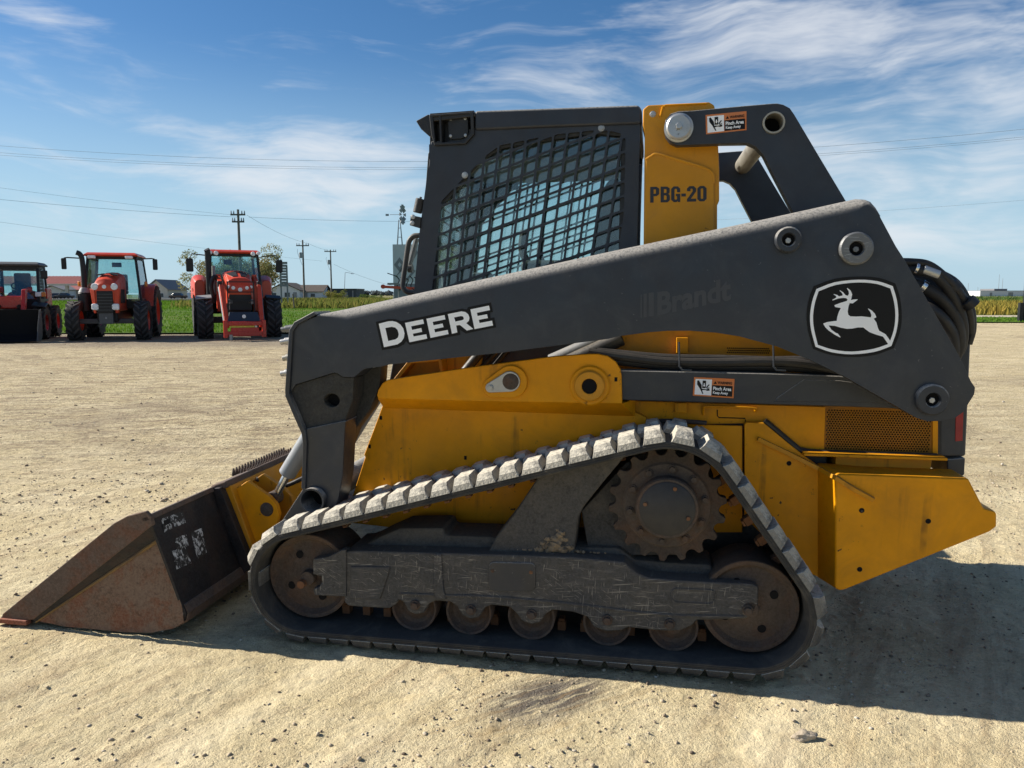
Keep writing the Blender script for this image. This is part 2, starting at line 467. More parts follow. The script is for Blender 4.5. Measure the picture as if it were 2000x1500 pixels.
def box(x0, x1, y0, y1, z0, z1, bm=None, mat=None):
    bm = bm or bmesh.new()
    vs = [bm.verts.new((x, y, z)) for x in (x0, x1) for y in (y0, y1) for z in (z0, z1)]
    for f in ((0, 1, 3, 2), (4, 6, 7, 5), (0, 4, 5, 1), (2, 3, 7, 6), (0, 2, 6, 4), (1, 5, 7, 3)):
        bm.faces.new([vs[i] for i in f])
    if mat is not None:
        bmesh.ops.transform(bm, matrix=mat, verts=vs)
    return bm


def cyl(p0, p1, r0, r1=None, seg=20, bm=None, hollow=None):
    bm = bm or bmesh.new()
    p0, p1 = Vector(p0), Vector(p1)
    r1 = r0 if r1 is None else r1
    d = (p1 - p0).normalized()
    a = d.orthogonal().normalized()
    b = d.cross(a)
    rings = []
    prof = [(p0, r0), (p1, r1)]
    if hollow:
        prof = [(p0, hollow), (p0, r0), (p1, r1), (p1, hollow)]
    for p, r in prof:
        rings.append([bm.verts.new(p + (a * math.cos(t) + b * math.sin(t)) * r) for t in [2 * math.pi * i / seg for i in range(seg)]])
    m = len(rings)
    for k in range(m if hollow else m - 1):
        A, B = rings[k], rings[(k + 1) % m]
        for i in range(seg):
            bm.faces.new((A[i], A[(i + 1) % seg], B[(i + 1) % seg], B[i]))
    if not hollow:
        bm.faces.new(rings[0])
        bm.faces.new(rings[-1])
    return bm


def lathe(prof, c, seg=36, bm=None, axis='y'):
    """profile of (radius, offset along axis) about a line through c"""
    bm = bm or bmesh.new()
    rings = []
    for r, h in prof:
        row = []
        for i in range(seg):
            t = 2 * math.pi * i / seg
            if axis == 'y':
                row.append(bm.verts.new((c[0] + r * math.cos(t), c[1] + h, c[2] + r * math.sin(t))))
            elif axis == 'x':
                row.append(bm.verts.new((c[0] + h, c[1] + r * math.cos(t), c[2] + r * math.sin(t))))
            else:
                row.append(bm.verts.new((c[0] + r * math.cos(t), c[1] + r * math.sin(t), c[2] + h)))
        rings.append(row)
    for A, B in zip(rings, rings[1:]):
        for i in range(seg):
            bm.faces.new((A[i], A[(i + 1) % seg], B[(i + 1) % seg], B[i]))
    ring = prof[0] == prof[-1]
    if prof[0][0] > 1e-4 and not ring:
        bm.faces.new(rings[0])
    if prof[-1][0] > 1e-4 and not ring:
        bm.faces.new(rings[-1])
    bmesh.ops.remove_doubles(bm, verts=bm.verts, dist=1e-5)
    return bm


def smooth_path(pts, n=8):
    P = [Vector(p) for p in pts]
    P = [P[0] * 2 - P[1]] + P + [P[-1] * 2 - P[-2]]
    out = []
    for i in range(1, len(P) - 2):
        a, b, c, d = P[i - 1], P[i], P[i + 1], P[i + 2]
        for k in range(n):
            t = k / n
            out.append(0.5 * ((2 * b) + (c - a) * t + (2 * a - 5 * b + 4 * c - d) * t * t + (3 * b - a - 3 * c + d) * t ** 3))
    out.append(P[-2])
    return out


def tube(pts, r, seg=8, bm=None, r_end=None):
    bm = bm or bmesh.new()
    P = [Vector(p) for p in pts]
    n = len(P)
    prev = None
    rings = []
    for i, p in enumerate(P):
        d = (P[min(i + 1, n - 1)] - P[max(i - 1, 0)]).normalized()
        if prev is None:
            a = d.orthogonal().normalized()
        else:
            a = (prev - d * prev.dot(d)).normalized()
        prev = a
        b = d.cross(a)
        rr = r if r_end is None else r + (r_end - r) * i / (n - 1)
        rings.append([bm.verts.new(p + (a * math.cos(t) + b * math.sin(t)) * rr) for t in [2 * math.pi * k / seg for k in range(seg)]])
    for A, B in zip(rings, rings[1:]):
        for i in range(seg):
            bm.faces.new((A[i], A[(i + 1) % seg], B[(i + 1) % seg], B[i]))
    bm.faces.new(rings[0])
    bm.faces.new(rings[-1])
    return bm


def circle(cx, cz, r, n=24, a0=0.0):
    return [(cx + r * math.cos(a0 + 2 * math.pi * i / n), cz + r * math.sin(a0 + 2 * math.pi * i / n)) for i in range(n)]


def hull2(pts):
    pts = sorted(set((round(p[0], 6), round(p[1], 6)) for p in pts))

    def half(ps):
        o = []
        for p in ps:
            while len(o) > 1 and (o[-1][0] - o[-2][0]) * (p[1] - o[-2][1]) - (o[-1][1] - o[-2][1]) * (p[0] - o[-2][0]) <= 0:
                o.pop()
            o.append(p)
        return o
    lo, up = half(pts), half(reversed(pts))
    return lo[:-1] + up[:-1]


def round_poly(pts, r, n=4):
    out = []
    N = len(pts)
    for i in range(N):
        p = Vector(pts[i]).to_2d() if len(pts[i]) > 2 else Vector(pts[i])
        a, b = Vector(pts[i - 1]), Vector(pts[(i + 1) % N])
        da, db = (a - p), (b - p)
        rr = min(r, da.length * 0.45, db.length * 0.45)
        s, e = p + da.normalized() * rr, p + db.normalized() * rr
        for k in range(n + 1):
            t = k / n
            q = s * (1 - t) ** 2 + p * 2 * t * (1 - t) + e * t * t
            out.append((q.x, q.y))
    return out


TXT = {}


def text_mesh(s, bold=0.0):
    """(verts in a unit-high box starting at 0, faces, width/height)"""
    key = (s, bold)
    if key in TXT:
        return TXT[key]
    cu = bpy.data.curves.new('lettering', 'FONT')
    cu.body = s
    cu.offset = bold
    cu.resolution_u = 3
    ob = bpy.data.objects.new('lettering', cu)
    COL.objects.link(ob)
    dg = bpy.context.evaluated_depsgraph_get()
    me = bpy.data.meshes.new_from_object(ob.evaluated_get(dg))
    v = np.array([p.co[:2] for p in me.vertices])
    f = [list(p.vertices) for p in me.polygons]
    bpy.data.objects.remove(ob)
    bpy.data.curves.remove(cu)
    bpy.data.meshes.remove(me)
    mn, mx = v.min(0), v.max(0)
    TXT[key] = ((v - mn) / (mx - mn), f, (mx - mn)[0] / (mx - mn)[1])
    return TXT[key]


def quad_map(c, s, t):
    """bilinear point in a quad (tl, tr, br, bl); s right, t up, 0..1"""
    tl, tr, br, bl = [Vector(q) for q in c]
    return (bl * (1 - s) + br * s) * (1 - t) + (tl * (1 - s) + tr * s) * t


# ------------------------------------------------------------------ value noise for terrain
def vnoise(x, y, seed=0):
    xi, yi = np.floor(x).astype(np.int64), np.floor(y).astype(np.int64)
    xf, yf = x - xi, y - yi

    def h(a, b):
        n = (a * 374761393 + b * 668265263 + seed * 1442695041) & 0x7fffffff
        n = ((n ^ (n >> 13)) * 1274126177) & 0x7fffffff
        return ((n ^ (n >> 16)) & 0xffff) / 65535.0
    u, v = xf * xf * (3 - 2 * xf), yf * yf * (3 - 2 * yf)
    a, b, c, d = h(xi, yi), h(xi + 1, yi), h(xi, yi + 1), h(xi + 1, yi + 1)
    return (a * (1 - u) + b * u) * (1 - v) + (c * (1 - u) + d * u) * v


# ================================================================== SETTING
def gravel_mat():
    m, g = base_mat('gravel_dirt')
    o = g.obj()
    big = g.noise(0.35, 5, 0.6, o, 0.4)
    mid = g.noise(1.7, 6, 0.65, o, 0.3)
    # wheel and grader streaks: along x, and along a 60 degree diagonal
    s1 = g.noise(1.0, 6, 0.65, g.map(g.map(o, rot=(0, 0, D2R(-7))), scale=(0.8, 4.2, 1)), 0.9)
    s2 = g.noise(1.0, 6, 0.65, g.map(g.map(o, rot=(0, 0, D2R(-60))), scale=(0.7, 7.0, 1)), 0.5)
    fine = g.noise(55, 5, 0.7, o)
    grit = g.noise(160, 3, 0.6, o)
    c = g.mix(g.rng(mid, 0.30, 0.70), (0.61, 0.505, 0.295), (0.73, 0.625, 0.40))
    sepx = g.n('ShaderNodeSeparateXYZ', None, {0: o}, None)
    near = g.rng(sepx.outputs[1], 4.0, 9.0)
    st = g.mix(near, s2, s1)
    s3 = g.noise(1.0, 7, 0.7, g.map(g.map(o, rot=(0, 0, D2R(-4))), scale=(2.2, 7.0, 1)), 1.2)
    sp = g.noise(13, 6, 0.75, o, 0.3)
    c = g.mix(g.math('MULTIPLY', g.rng(st, 0.46, 0.66), 0.55), c, (0.36, 0.265, 0.155))
    c = g.mix(g.math('MULTIPLY', g.rng(big, 0.50, 0.72), g.math('MULTIPLY', near, 0.70)), c, (0.27, 0.21, 0.14))
    c = g.mix(g.math('MULTIPLY', g.rng(s3, 0.44, 0.62), g.math('ADD', g.math('MULTIPLY', g.math('MULTIPLY', near, g.rng(sepx.outputs[0], 5.0, -2.0, 0.3, 1.0)), 0.62), 0.10)), c, (0.20, 0.15, 0.10))
    c = g.mix(g.math('MULTIPLY', g.rng(sp, 0.52, 0.68), 0.45), c, (0.34, 0.26, 0.17))
    # greyer loose stone strip where the tractors stand
    far = g.math('MULTIPLY', g.rng(sepx.outputs[1], 20.5, 24.0), g.rng(sepx.outputs[0], 6.0, -4.0))
    c = g.mix(g.math('MULTIPLY', far, 0.75), c, (0.21, 0.18, 0.145))
    c = g.mix(g.math('MULTIPLY', g.rng(fine, 0.50, 0.72), 0.42), c, (0.28, 0.21, 0.14))
    c = g.mix(g.math('MULTIPLY', g.rng(fine, 0.48, 0.28), 0.35), c, (0.75, 0.66, 0.49))
    c = g.mix(g.math('MULTIPLY', g.rng(grit, 0.62, 0.70), 0.50), c, (0.15, 0.11, 0.075))
    lump = g.noise(24, 5, 0.72, o, 0.4)
    c = g.mix(g.math('MULTIPLY', g.math('MULTIPLY', g.rng(lump, 0.50, 0.62), g.math('ADD', g.math('MULTIPLY', near, 0.62), 0.10)), g.rng(sepx.outputs[0], 9.0, 0.0, 0.55, 1.0)), c, (0.175, 0.13, 0.085))
    c = g.mix(g.math('MULTIPLY', g.rng(lump, 0.46, 0.34), g.math('MULTIPLY', near, 0.4)), c, (0.68, 0.60, 0.43))
    fl = g.noise(230, 3, 0.6, o)
    pm = g.rng(g.noise(2.6, 5, 0.65, g.map(o, loc=(5, 3, 0)), 0.5), 0.46, 0.62)
    c = g.mix(g.math('MULTIPLY', g.math('MULTIPLY', g.rng(fl, 0.54, 0.62), pm), 0.6), c, (0.24, 0.165, 0.10))
    # compacted wheel bands crossing the foreground
    bp = g.n('ShaderNodeSeparateXYZ', None, {0: g.map(g.vmath('ADD', o, g.vmath('MULTIPLY', g.n('ShaderNodeTexNoise', {'noise_dimensions': '2D'}, {'Vector': o, 'Scale': 1.4, 'Detail': 3.0}, 1), (0.16, 0.16, 0))), rot=(0, 0, D2R(-61)))}, None)
    bsum = None
    for v0, hwid in ((2.10, 0.085), (1.62, 0.07), (0.40, 0.10), (-0.55, 0.09), (3.6, 0.12)):
        d_ = g.math('ABSOLUTE', g.math('SUBTRACT', bp.outputs[1], v0))
        b_ = g.rng(d_, hwid * 1.35, hwid * 0.6)
        bsum = b_ if bsum is None else g.math('MAXIMUM', bsum, b_)
    bsum = g.math('MULTIPLY', bsum, g.rng(sepx.outputs[1], 5.5, 3.2))
    c = g.mix(g.math('MULTIPLY', g.math('MULTIPLY', bsum, g.rng(mid, 0.35, 0.6)), 0.38), c, (0.66, 0.575, 0.39))
    # greasy stain in front of the track: smeared along the diagonal
    p = g.map(g.vmath('SUBTRACT', o, (STAIN[0], STAIN[1], 0)), rot=(0, 0, D2R(-32)))
    q = g.vmath('MULTIPLY', p, (1 / 0.34, 1 / 0.17, 0))
    ln = g.n('ShaderNodeVectorMath', {'operation': 'LENGTH'}, {0: q}, 1)
    sm = g.noise(1.0, 5, 0.6, g.map(p, scale=(3.5, 30, 1)), 0.6)
    c = g.mix(g.math('MULTIPLY', g.rng(ln, 1.2, 0.35), g.rng(sm, 0.34, 0.54)), c, (0.105, 0.10, 0.097))
    c = g.mix(g.math('MULTIPLY', g.math('MULTIPLY', g.rng(ln, 2.2, 0.6), g.rng(sm, 0.45, 0.7)), 0.6), c, (0.33, 0.22, 0.10))
    h = g.math('ADD', g.math('ADD', g.math('ADD', g.math('MULTIPLY', fine, 1.0), g.math('MULTIPLY', lump, g.math('MULTIPLY', near, -2.6))), g.math('MULTIPLY', fl, 0.22)), g.math('ADD', g.math('MULTIPLY', grit, 0.35), g.math('MULTIPLY', st, 0.8)))
    bmp = g.n('ShaderNodeBump', None, {'Strength': g.math('SUBTRACT', 1.0, g.math('MULTIPLY', bsum, 0.4)), 'Distance': 0.016, 'Height': h})
    finish(g, {'Base Color': c, 'Roughness': 0.95, 'Specular IOR Level': 0.15, 'Normal': bmp})
    return m


def ground_pt(px, py, z=0.0):
    u, v = (px - 1000) / 1500, (py - 750) / 1500
    d = Vector((u, math.cos(PITCH) - v * math.sin(PITCH), -(math.sin(PITCH) + v * math.cos(PITCH))))
    t = (z - CAM_H) / d.z
    return d.x * t, d.y * t


STAIN = ground_pt(1075, 1352)


def struct(name, bm, mat, smooth=True):
    return mk(name, bm, mat, None, smooth, kind='structure')


def field_mat():
    m, g = base_mat('prairie_field')
    o = g.obj()
    s = g.noise(1.0, 4, 0.6, g.map(o, scale=(0.004, 0.03, 1)))
    c = g.mix(g.rng(s, 0.40, 0.6), (0.20, 0.18, 0.075), (0.12, 0.15, 0.05))
    c = g.mix(g.rng(g.noise(0.5, 5, 0.7, o), 0.4, 0.7), c, (0.25, 0.21, 0.11))
    finish(g, {'Base Color': c, 'Roughness': 1.0, 'Specular IOR Level': 0.1})
    return m


def lawn_mat():
    m, g = base_mat('lawn_turf')
    o = g.obj()
    c = g.mix(g.rng(g.noise(0.35, 5, 0.65, o), 0.35, 0.65), (0.055, 0.115, 0.014), (0.09, 0.155, 0.022))
    c = g.mix(g.math('MULTIPLY', g.rng(g.noise(9, 4, 0.7, o), 0.45, 0.7), 0.6), c, (0.035, 0.06, 0.012))
    c = g.mix(g.rng(g.noise(0.12, 3, 0.5, g.map(o, scale=(0.6, 2.2, 1))), 0.52, 0.70), c, (0.12, 0.14, 0.03))
    finish(g, {'Base Color': c, 'Roughness': 1.0, 'Specular IOR Level': 0.1,
               'Normal': g.n('ShaderNodeBump', None, {'Strength': 0.8, 'Distance': 0.08, 'Height': g.noise(6, 4, 0.7, o)})})
    return m


def sheet(name, pts, z, mat):
    bm = bmesh.new()
    bm.faces.new([bm.verts.new((p[0], p[1], z)) for p in pts])
    return struct(name, bm, mat, False)


sheet('ground', [(-3500, -400), (3500, -400), (3500, 5000), (-3500, 5000)], -0.10, field_mat())


def axis_steps(fine0, fine1, step, lo, hi, grow):
    mid = list(np.arange(fine0, fine1, step))
    up, s, v = [], step, fine1
    while v < hi:
        up.append(v)
        s *= grow
        v += s
    up.append(hi)
    dn, s, v = [], step, fine0
    while v > lo:
        s *= grow
        v -= s
        dn.append(max(v, lo))
    return np.array(sorted(set(dn)) + mid + up)


def gravel_h(x, y):
    d = np.hypot(x * 0.6, y - 2.5)
    fade = np.clip(1.6 - d / 9.0, 0.0, 1.0)
    a = np.radians(60)
    u, v = x * np.cos(a) + y * np.sin(a), -x * np.sin(a) + y * np.cos(a)
    z = (vnoise(x * 0.55, y * 0.55, 1) - 0.5) * 0.030
    z += (vnoise(u * 1.0, v * 6.5, 2) - 0.5) * 0.009
    z += (vnoise(x * 1.1 + 4, y * 3.2, 3) - 0.5) * 0.012 * np.clip((y - 4) / 3, 0, 1)
    z += (vnoise(x * 9, y * 9, 4) - 0.5) * 0.0045 * fade
    z += (vnoise(x * 24, y * 24, 5) - 0.5) * 0.0055 * fade
    r = vnoise(x * 42, y * 42, 6)
    z += np.clip(r - 0.62, 0, 1) * 0.022 * fade
    return z - 0.018


xs = axis_steps(-3.6, 3.6, 0.016, -75, 75, 1.05)
ys = axis_steps(1.7, 5.2, 0.014, -8, 46, 1.03)
X, Y = np.meshgrid(xs, ys)
Z = gravel_h(X, Y)
nv = np.stack([X.ravel(), Y.ravel(), Z.ravel()], 1)
nx, ny = len(xs), len(ys)
idx = np.arange(nx * ny).reshape(ny, nx)
q = np.stack([idx[:-1, :-1].ravel(), idx[:-1, 1:].ravel(), idx[1:, 1:].ravel(), idx[1:, :-1].ravel()], 1)
me = bpy.data.meshes.new('gravel_lot')
me.vertices.add(len(nv))
me.vertices.foreach_set('co', nv.astype(np.float32).ravel())
me.loops.add(q.size)
me.loops.foreach_set('vertex_index', q.ravel().astype(np.int32))
me.polygons.add(len(q))
me.polygons.foreach_set('loop_start', np.arange(0, q.size, 4, dtype=np.int32))
me.polygons.foreach_set('use_smooth', np.ones(len(q), dtype=bool))
me.update(calc_edges=True)
me.materials.append(gravel_mat())
lot = link(bpy.data.objects.new('gravel_lot', me))
lot['kind'] = 'structure'

LAWN = lawn_mat()
sheet('lawn', [(-120, 29.3), (-30, 29.0), (-6, 29.8), (3, 30.5), (9, 37), (14, 41), (120, 41), (120, 166), (-120, 166)], 0.035, LAWN)
M['path'] = paint('gravel_path', (0.42, 0.36, 0.26), 0.95, var=0.2, bump=0.0)
M['road'] = paint('grey_road', (0.30, 0.28, 0.25), 0.95, var=0.15, bump=0.0)
sheet('path', [(16, 49.5), (120, 49.5), (120, 54), (16, 54)], 0.05, 'path')
bm = prism([(-700, 0), (700, 0), (700, 0.4), (-700, 0.4)], 188, 198)
struct('road', bm, 'road', False)


def blades(name, region, n, h, wd, mat, seed, lean=0.25, base=0.03, label='', cat='grass', tufts=None):
    """upright leaf-shaped blades scattered over a polygon-free rectangle function"""
    r = np.random.default_rng(seed)
    x, y = region(r, n)
    n = len(x)
    hh = h * r.uniform(0.5, 1.25, n)
    a = r.uniform(0, 2 * np.pi, n)
    la = r.uniform(0, 2 * np.pi, n)
    ln = hh * r.uniform(0, lean, n) * 2
    ww = wd * r.uniform(0.6, 1.3, n)
    dx, dy = np.cos(a) * ww, np.sin(a) * ww
    ox, oy = np.cos(la) * ln, np.sin(la) * ln
    v = np.zeros((n, 5, 3))
    v[:, 0] = np.stack([x - dx, y - dy, np.full(n, base)], 1)
    v[:, 1] = np.stack([x + dx, y + dy, np.full(n, base)], 1)
    v[:, 2] = np.stack([x + dx * 0.9 + ox * 0.35, y + dy * 0.9 + oy * 0.35, base + hh * 0.55], 1)
    v[:, 3] = np.stack([x + ox, y + oy, base + hh], 1)
    v[:, 4] = np.stack([x - dx * 0.9 + ox * 0.35, y - dy * 0.9 + oy * 0.35, base + hh * 0.55], 1)
    me = bpy.data.meshes.new(name)
    k = np.arange(n) * 5
    f = np.stack([k, k + 1, k + 2, k + 3, k + 4], 1)
    me.vertices.add(n * 5)
    me.vertices.foreach_set('co', v.reshape(-1).astype(np.float32))
    me.loops.add(n * 5)
    me.loops.foreach_set('vertex_index', f.ravel().astype(np.int32))
    me.polygons.add(n)
    me.polygons.foreach_set('loop_start', np.arange(0, n * 5, 5, dtype=np.int32))
    me.update(calc_edges=True)
    me.materials.append(M[mat])
    o = link(bpy.data.objects.new(name, me))
    o['kind'] = 'stuff'
    tag(o, label, cat)
    return o


def reg(x0, x1, y0, y1, p=1.0, f=None):
    def fn(r, n):
        y = y0 + (y1 - y0) * r.uniform(0, 1, n) ** p
        x = r.uniform(x0, x1, n)
        k = np.ones(n, bool)
        if f is not None:
            k = f(x, y, r)
        return x[k], y[k]
    return fn


blades('lawn_grass', reg(-42, 4, 29.8, 90, 1.5, lambda x, y, r: (np.abs(x) < y * 0.72) & (vnoise(x * .25, y * .25, 8) + r.uniform(-.3, .3, len(x)) > 0.3)), 42000, 0.13, 0.02, 'grass', 11,
       label='mown bright green lawn behind the parked tractors')
blades('roadside_weeds', reg(-45, -2, 80, 165, 1.2, lambda x, y, r: (x > -0.42 * y + r.uniform(-2, 2, len(x))) & (vnoise(x * .15, y * .1, 9) + r.uniform(-.25, .25, len(x)) > 0.35)), 26000, 0.85, 0.07, 'weeds', 12, 0.4,
       label='tall yellow-green roadside weeds in front of the white house')
blades('lawn_verge', reg(-110, -30, 75, 165, 1.0, lambda x, y, r: (np.abs(x) < y * 0.75)), 14000, 0.35, 0.06, 'grass', 13, label='rough green verge grass below the red-roofed shelter')
blades('dry_weeds', reg(28, 95, 55, 105, 1.2, lambda x, y, r: (x > 0.5 * y) & (x < 0.74 * y)), 22000, 0.75, 0.06, 'weeds_y', 14, 0.35,
       label='dry golden weeds beyond the gravel path on the right')
blades('crop', reg(50, 130, 100, 166, 1.0, lambda x, y, r: (x > 0.5 * y) & (x < 0.74 * y)), 9000, 1.1, 0.10, 'weeds_g', 15, 0.3, label='dark green crop strip behind the golden weeds')
blades('verge_grass', reg(20, 42, 41.2, 49.4, 1.0, lambda x, y, r: (x > 0.5 * y) & (x < 0.74 * y)), 5000, 0.10, 0.02, 'grass', 16, label='short green verge strip beside the gravel path')


# loose stones over the lot
def stones(name, n, region, smin, smax, seed, mat, label):
    r = np.random.default_rng(seed)
    b = bmesh.new()
    bmesh.ops.create_icosphere(b, subdivisions=1, radius=1)
    b.verts.ensure_lookup_table()
    bv = np.array([v.co[:] for v in b.verts])
    bf = np.array([[v.index for v in f.verts] for f in b.faces])
    b.free()
    x, y = region(r, n)
    n = len(x)
    s = smin * (smax / smin) ** (r.uniform(0, 1, n) ** 3.2)
    sc = np.stack([s * r.uniform(.8, 1.4, n), s * r.uniform(.6, 1.1, n), s * r.uniform(.45, .8, n)], 1)
    a = r.uniform(0, 2 * np.pi, n)
    jit = r.uniform(0.75, 1.2, (n, len(bv), 1))
    v = bv[None] * sc[:, None] * jit
    ca, sa = np.cos(a)[:, None], np.sin(a)[:, None]
    vx = v[..., 0] * ca - v[..., 1] * sa + x[:, None]
    vy = v[..., 0] * sa + v[..., 1] * ca + y[:, None]
    vz = v[..., 2] + (gravel_h(x, y) + sc[:, 2] * 0.35)[:, None]
    V = np.stack([vx, vy, vz], -1).reshape(-1, 3)
    Fc = (bf[None] + (np.arange(n) * len(bv))[:, None, None]).reshape(-1, 3)
    me = bpy.data.meshes.new(name)
    me.vertices.add(len(V))
    me.vertices.foreach_set('co', V.astype(np.float32).ravel())
    me.loops.add(Fc.size)
    me.loops.foreach_set('vertex_index', Fc.ravel().astype(np.int32))
    me.polygons.add(len(Fc))
    me.polygons.foreach_set('loop_start', np.arange(0, Fc.size, 3, dtype=np.int32))
    me.update(calc_edges=True)
    me.materials.append(mat)
    o = link(bpy.data.objects.new(name, me))
    o['kind'] = 'stuff'
    tag(o, label, 'gravel')


def stone_mat():
    m, g = base_mat('loose_stone')
    r = g.n('ShaderNodeNewGeometry', None, None, 8)
    ra = g.n('ShaderNodeValToRGB', None, {0: r}, None)
    cr = ra.color_ramp
    cr.elements[0].color = (0.13, 0.10, 0.075, 1)
    cr.elements[1].color = (0.50, 0.45, 0.37, 1)
    e = cr.elements.new(0.35)
    e.color = (0.28, 0.22, 0.155, 1)
    e = cr.elements.new(0.7)
    e.color = (0.46, 0.38, 0.27, 1)
    finish(g, {'Base Color': ra.outputs[0], 'Roughness': 0.95, 'Specular IOR Level': 0.2})
    return m


STONE = stone_mat()


def clumpy(x0, x1, y0, y1, p, thr):
    return reg(x0, x1, y0, y1, p, lambda x, y, r: vnoise(x * 1.3, y * 1.3, 21) + 0.5 * vnoise(x * 4, y * 4, 22) + r.uniform(-.35, .35, len(x)) > thr)


stones('loose_gravel', 52000, clumpy(-4.5, 4.5, 1.9, 6.5, 1.2, 0.74), 0.0016, 0.010, 31, STONE, 'scattered loose gravel on the tan dirt in front of the loader')
stones('lot_gravel', 22000, clumpy(-22, 26, 5.5, 32, 1.6, 0.66), 0.005, 0.022, 32, STONE, 'coarser loose gravel further out on the lot')

# the one big clod right of the stain
bm = bmesh.new()
bmesh.ops.create_icosphere(bm, subdivisions=3, radius=1)
for v in bm.verts:
    n = float(vnoise(np.array([v.co.x * 2.2 + 5]), np.array([v.co.y * 2.2 + v.co.z * 1.7]), 40)[0]) + 0.4 * float(vnoise(np.array([v.co.x * 6]), np.array([v.co.y * 6 + v.co.z * 5]), 41)[0])
    v.co *= 0.62 + 0.55 * n
    v.co = Vector((v.co.x * 0.046, v.co.y * 0.022, v.co.z * 0.021))
M['clod'] = paint('clod', (0.42, 0.35, 0.26), 0.95, var=0.4, bump=0.6, bscale=160)
rx_, ry_ = ground_pt(1571, 1429)
rock = mk('dirt_clod', bm, 'clod', None, True, ang=60)
rock.location = (rx_, ry_, float(gravel_h(np.array([rx_]), np.array([ry_]))[0]) + 0.008)
rock.rotation_euler = (0, 0, D2R(8))
tag(rock, 'single brown dirt clod lying alone on sunlit gravel, lower right', 'clod')

# ================================================================== COMPACT TRACK LOADER
YAW = D2R(10.2)
CY, SY = math.cos(YAW), math.sin(YAW)
S0, R0 = 3.956, -0.45           # machine centre line and mid-track in the world
ldr = empty('compact_track_loader', (R0 * CY + S0 * SY, -R0 * SY + S0 * CY, 0), -YAW)
tag(ldr, 'yellow and charcoal tracked skid loader with rusty bucket lowered on gravel', 'track loader')


def _ray(px, py):
    u, v = (px - 1000) / 1500, (py - 750) / 1500
    x, y, z = u, math.cos(PITCH) - v * math.sin(PITCH), -(math.sin(PITCH) + v * math.cos(PITCH))
    return Vector((x * CY - y * SY, x * SY + y * CY, z))


CAM_L = Vector((-R0, -S0, CAM_H))       # camera in machine coordinates


def at(px, py, d):
    """measured point of the photograph on the machine's vertical plane y = d -> (x, z)"""
    r = _ray(px, py)
    t = (d - CAM_L.y) / r.y
    p = CAM_L + r * t
    return (p.x, p.z)


def at3(px, py, p0, n):
    r = _ray(px, py)
    t = (Vector(p0) - CAM_L).dot(n) / r.dot(n)
    return CAM_L + r * t


def pl(pts, d):
    return [at(p[0], p[1], d) for p in pts]


def v3(px, py, d):
    x, z = at(px, py, d)
    return Vector((x, d, z))


def zoomed(pts, ox, oy, s):
    return [(ox + p[0] * s, oy + p[1] * s) for p in pts]


def disc(name, px, py, d, r, th, mat, parent, bevel=0.002, seg=28):
    c = at(px, py, d)
    return mk(name, lathe([(0, 0), (r, 0), (r, th), (0, th)], (c[0], d, c[1]), seg), mat, parent, bevel=bevel)


def bolt(px, py, d, r=0.011, mat='zinc', parent=None, th=0.009):
    c = at(px, py, d)
    bm = cyl((c[0], d - th, c[1]), (c[0], d + 0.004, c[1]), r, seg=6)
    bm = cyl((c[0], d - th * 0.35, c[1]), (c[0], d + 0.003, c[1]), r * 1.35, seg=14, bm=bm)
    return mk('bolt', bm, mat, parent or ldr, bevel=0.0012)


# ---------------- lift arms
AD = -0.80
arm_px = [(619, 615), (900, 553), (1200, 488), (1500, 425), (1676, 386), (1692, 388), (1702, 393), (1711, 405), (1720, 422), (1749, 480), (1767, 508), (1820, 602), (1875, 698), (1896, 744),
          (1904.5, 757), (1903, 770), (1881, 805), (1866, 816), (1840, 822), (1811, 823), (1790, 816), (1720, 776), (1649, 735), (1580, 702), (1517, 676.5), (1444, 657),
          (1400, 650), (1347, 646), (1305, 646), (1267, 649), (1213, 656), (1187, 662), (979, 689), (760, 712), (744, 716), (712, 720), (704, 726), (691, 737), (669, 736),
          (659, 729), (651, 728), (577, 751), (570, 762), (563, 768), (571, 647), (580, 633)]
AI, AR = -0.655, 0.052          # inner face, radius of the rounded top


def rounded_arm():
    pts = [Vector(p) for p in pl(arm_px, AD)]
    nt = 9
    top, rest = [], pts[nt:]
    for k in range(nt - 1):         # denser top line
        m = 5 if k < 4 else 2
        top += [pts[k].lerp(pts[k + 1], t / m) for t in range(m)]
    top.append(pts[nt - 1])
    low, nrm, rad = [], [], []
    for k, p in enumerate(top):
        t = (top[min(k + 1, len(top) - 1)] - top[max(k - 1, 0)]).normalized()
        n = Vector((-t.y, t.x))
        nrm.append(n)
        rad.append(AR * min(1.0, max(0.06, (pts[nt - 1].x - p.x) / 0.09), 0.12 + (p.x - pts[0].x) / 0.14))
        low.append(p - n * rad[-1])
    bm = bmesh.new()
    V = lambda p, y: bm.verts.new((p.x, y, p.y))
    A = [V(p, AD) for p in low + rest]
    B = [V(p, AI) for p in low + rest]
    N, K = len(A), len(low)
    bm.faces.new(A)
    bm.faces.new(list(reversed(B)))
    for k in range(K - 1, N):
        q_ = (k + 1) % N
        bm.faces.new((A[k], B[k], B[q_], A[q_]))
    S = 7
    rows = []
    for k in range(K):
        row = [A[k]]
        for i_ in range(1, S + 1):
            t = math.pi / 2 * i_ / S
            row.append(V(low[k] + nrm[k] * rad[k] * math.sin(t), AD + rad[k] * (1 - math.cos(t))))
        for i_ in range(S):
            t = math.pi / 2 * (1 - i_ / S)
            row.append(V(low[k] + nrm[k] * rad[k] * math.sin(t), AI - rad[k] * (1 - math.cos(t))))
        row.append(B[k])
        rows.append(row)
    for ra, rb in zip(rows, rows[1:]):
        for i_ in range(len(ra) - 1):
            bm.faces.new((ra[i_], ra[i_ + 1], rb[i_ + 1], rb[i_]))
    bm.faces.new(rows[0])
    bm.faces.new(list(reversed(rows[-1])))
    return bm


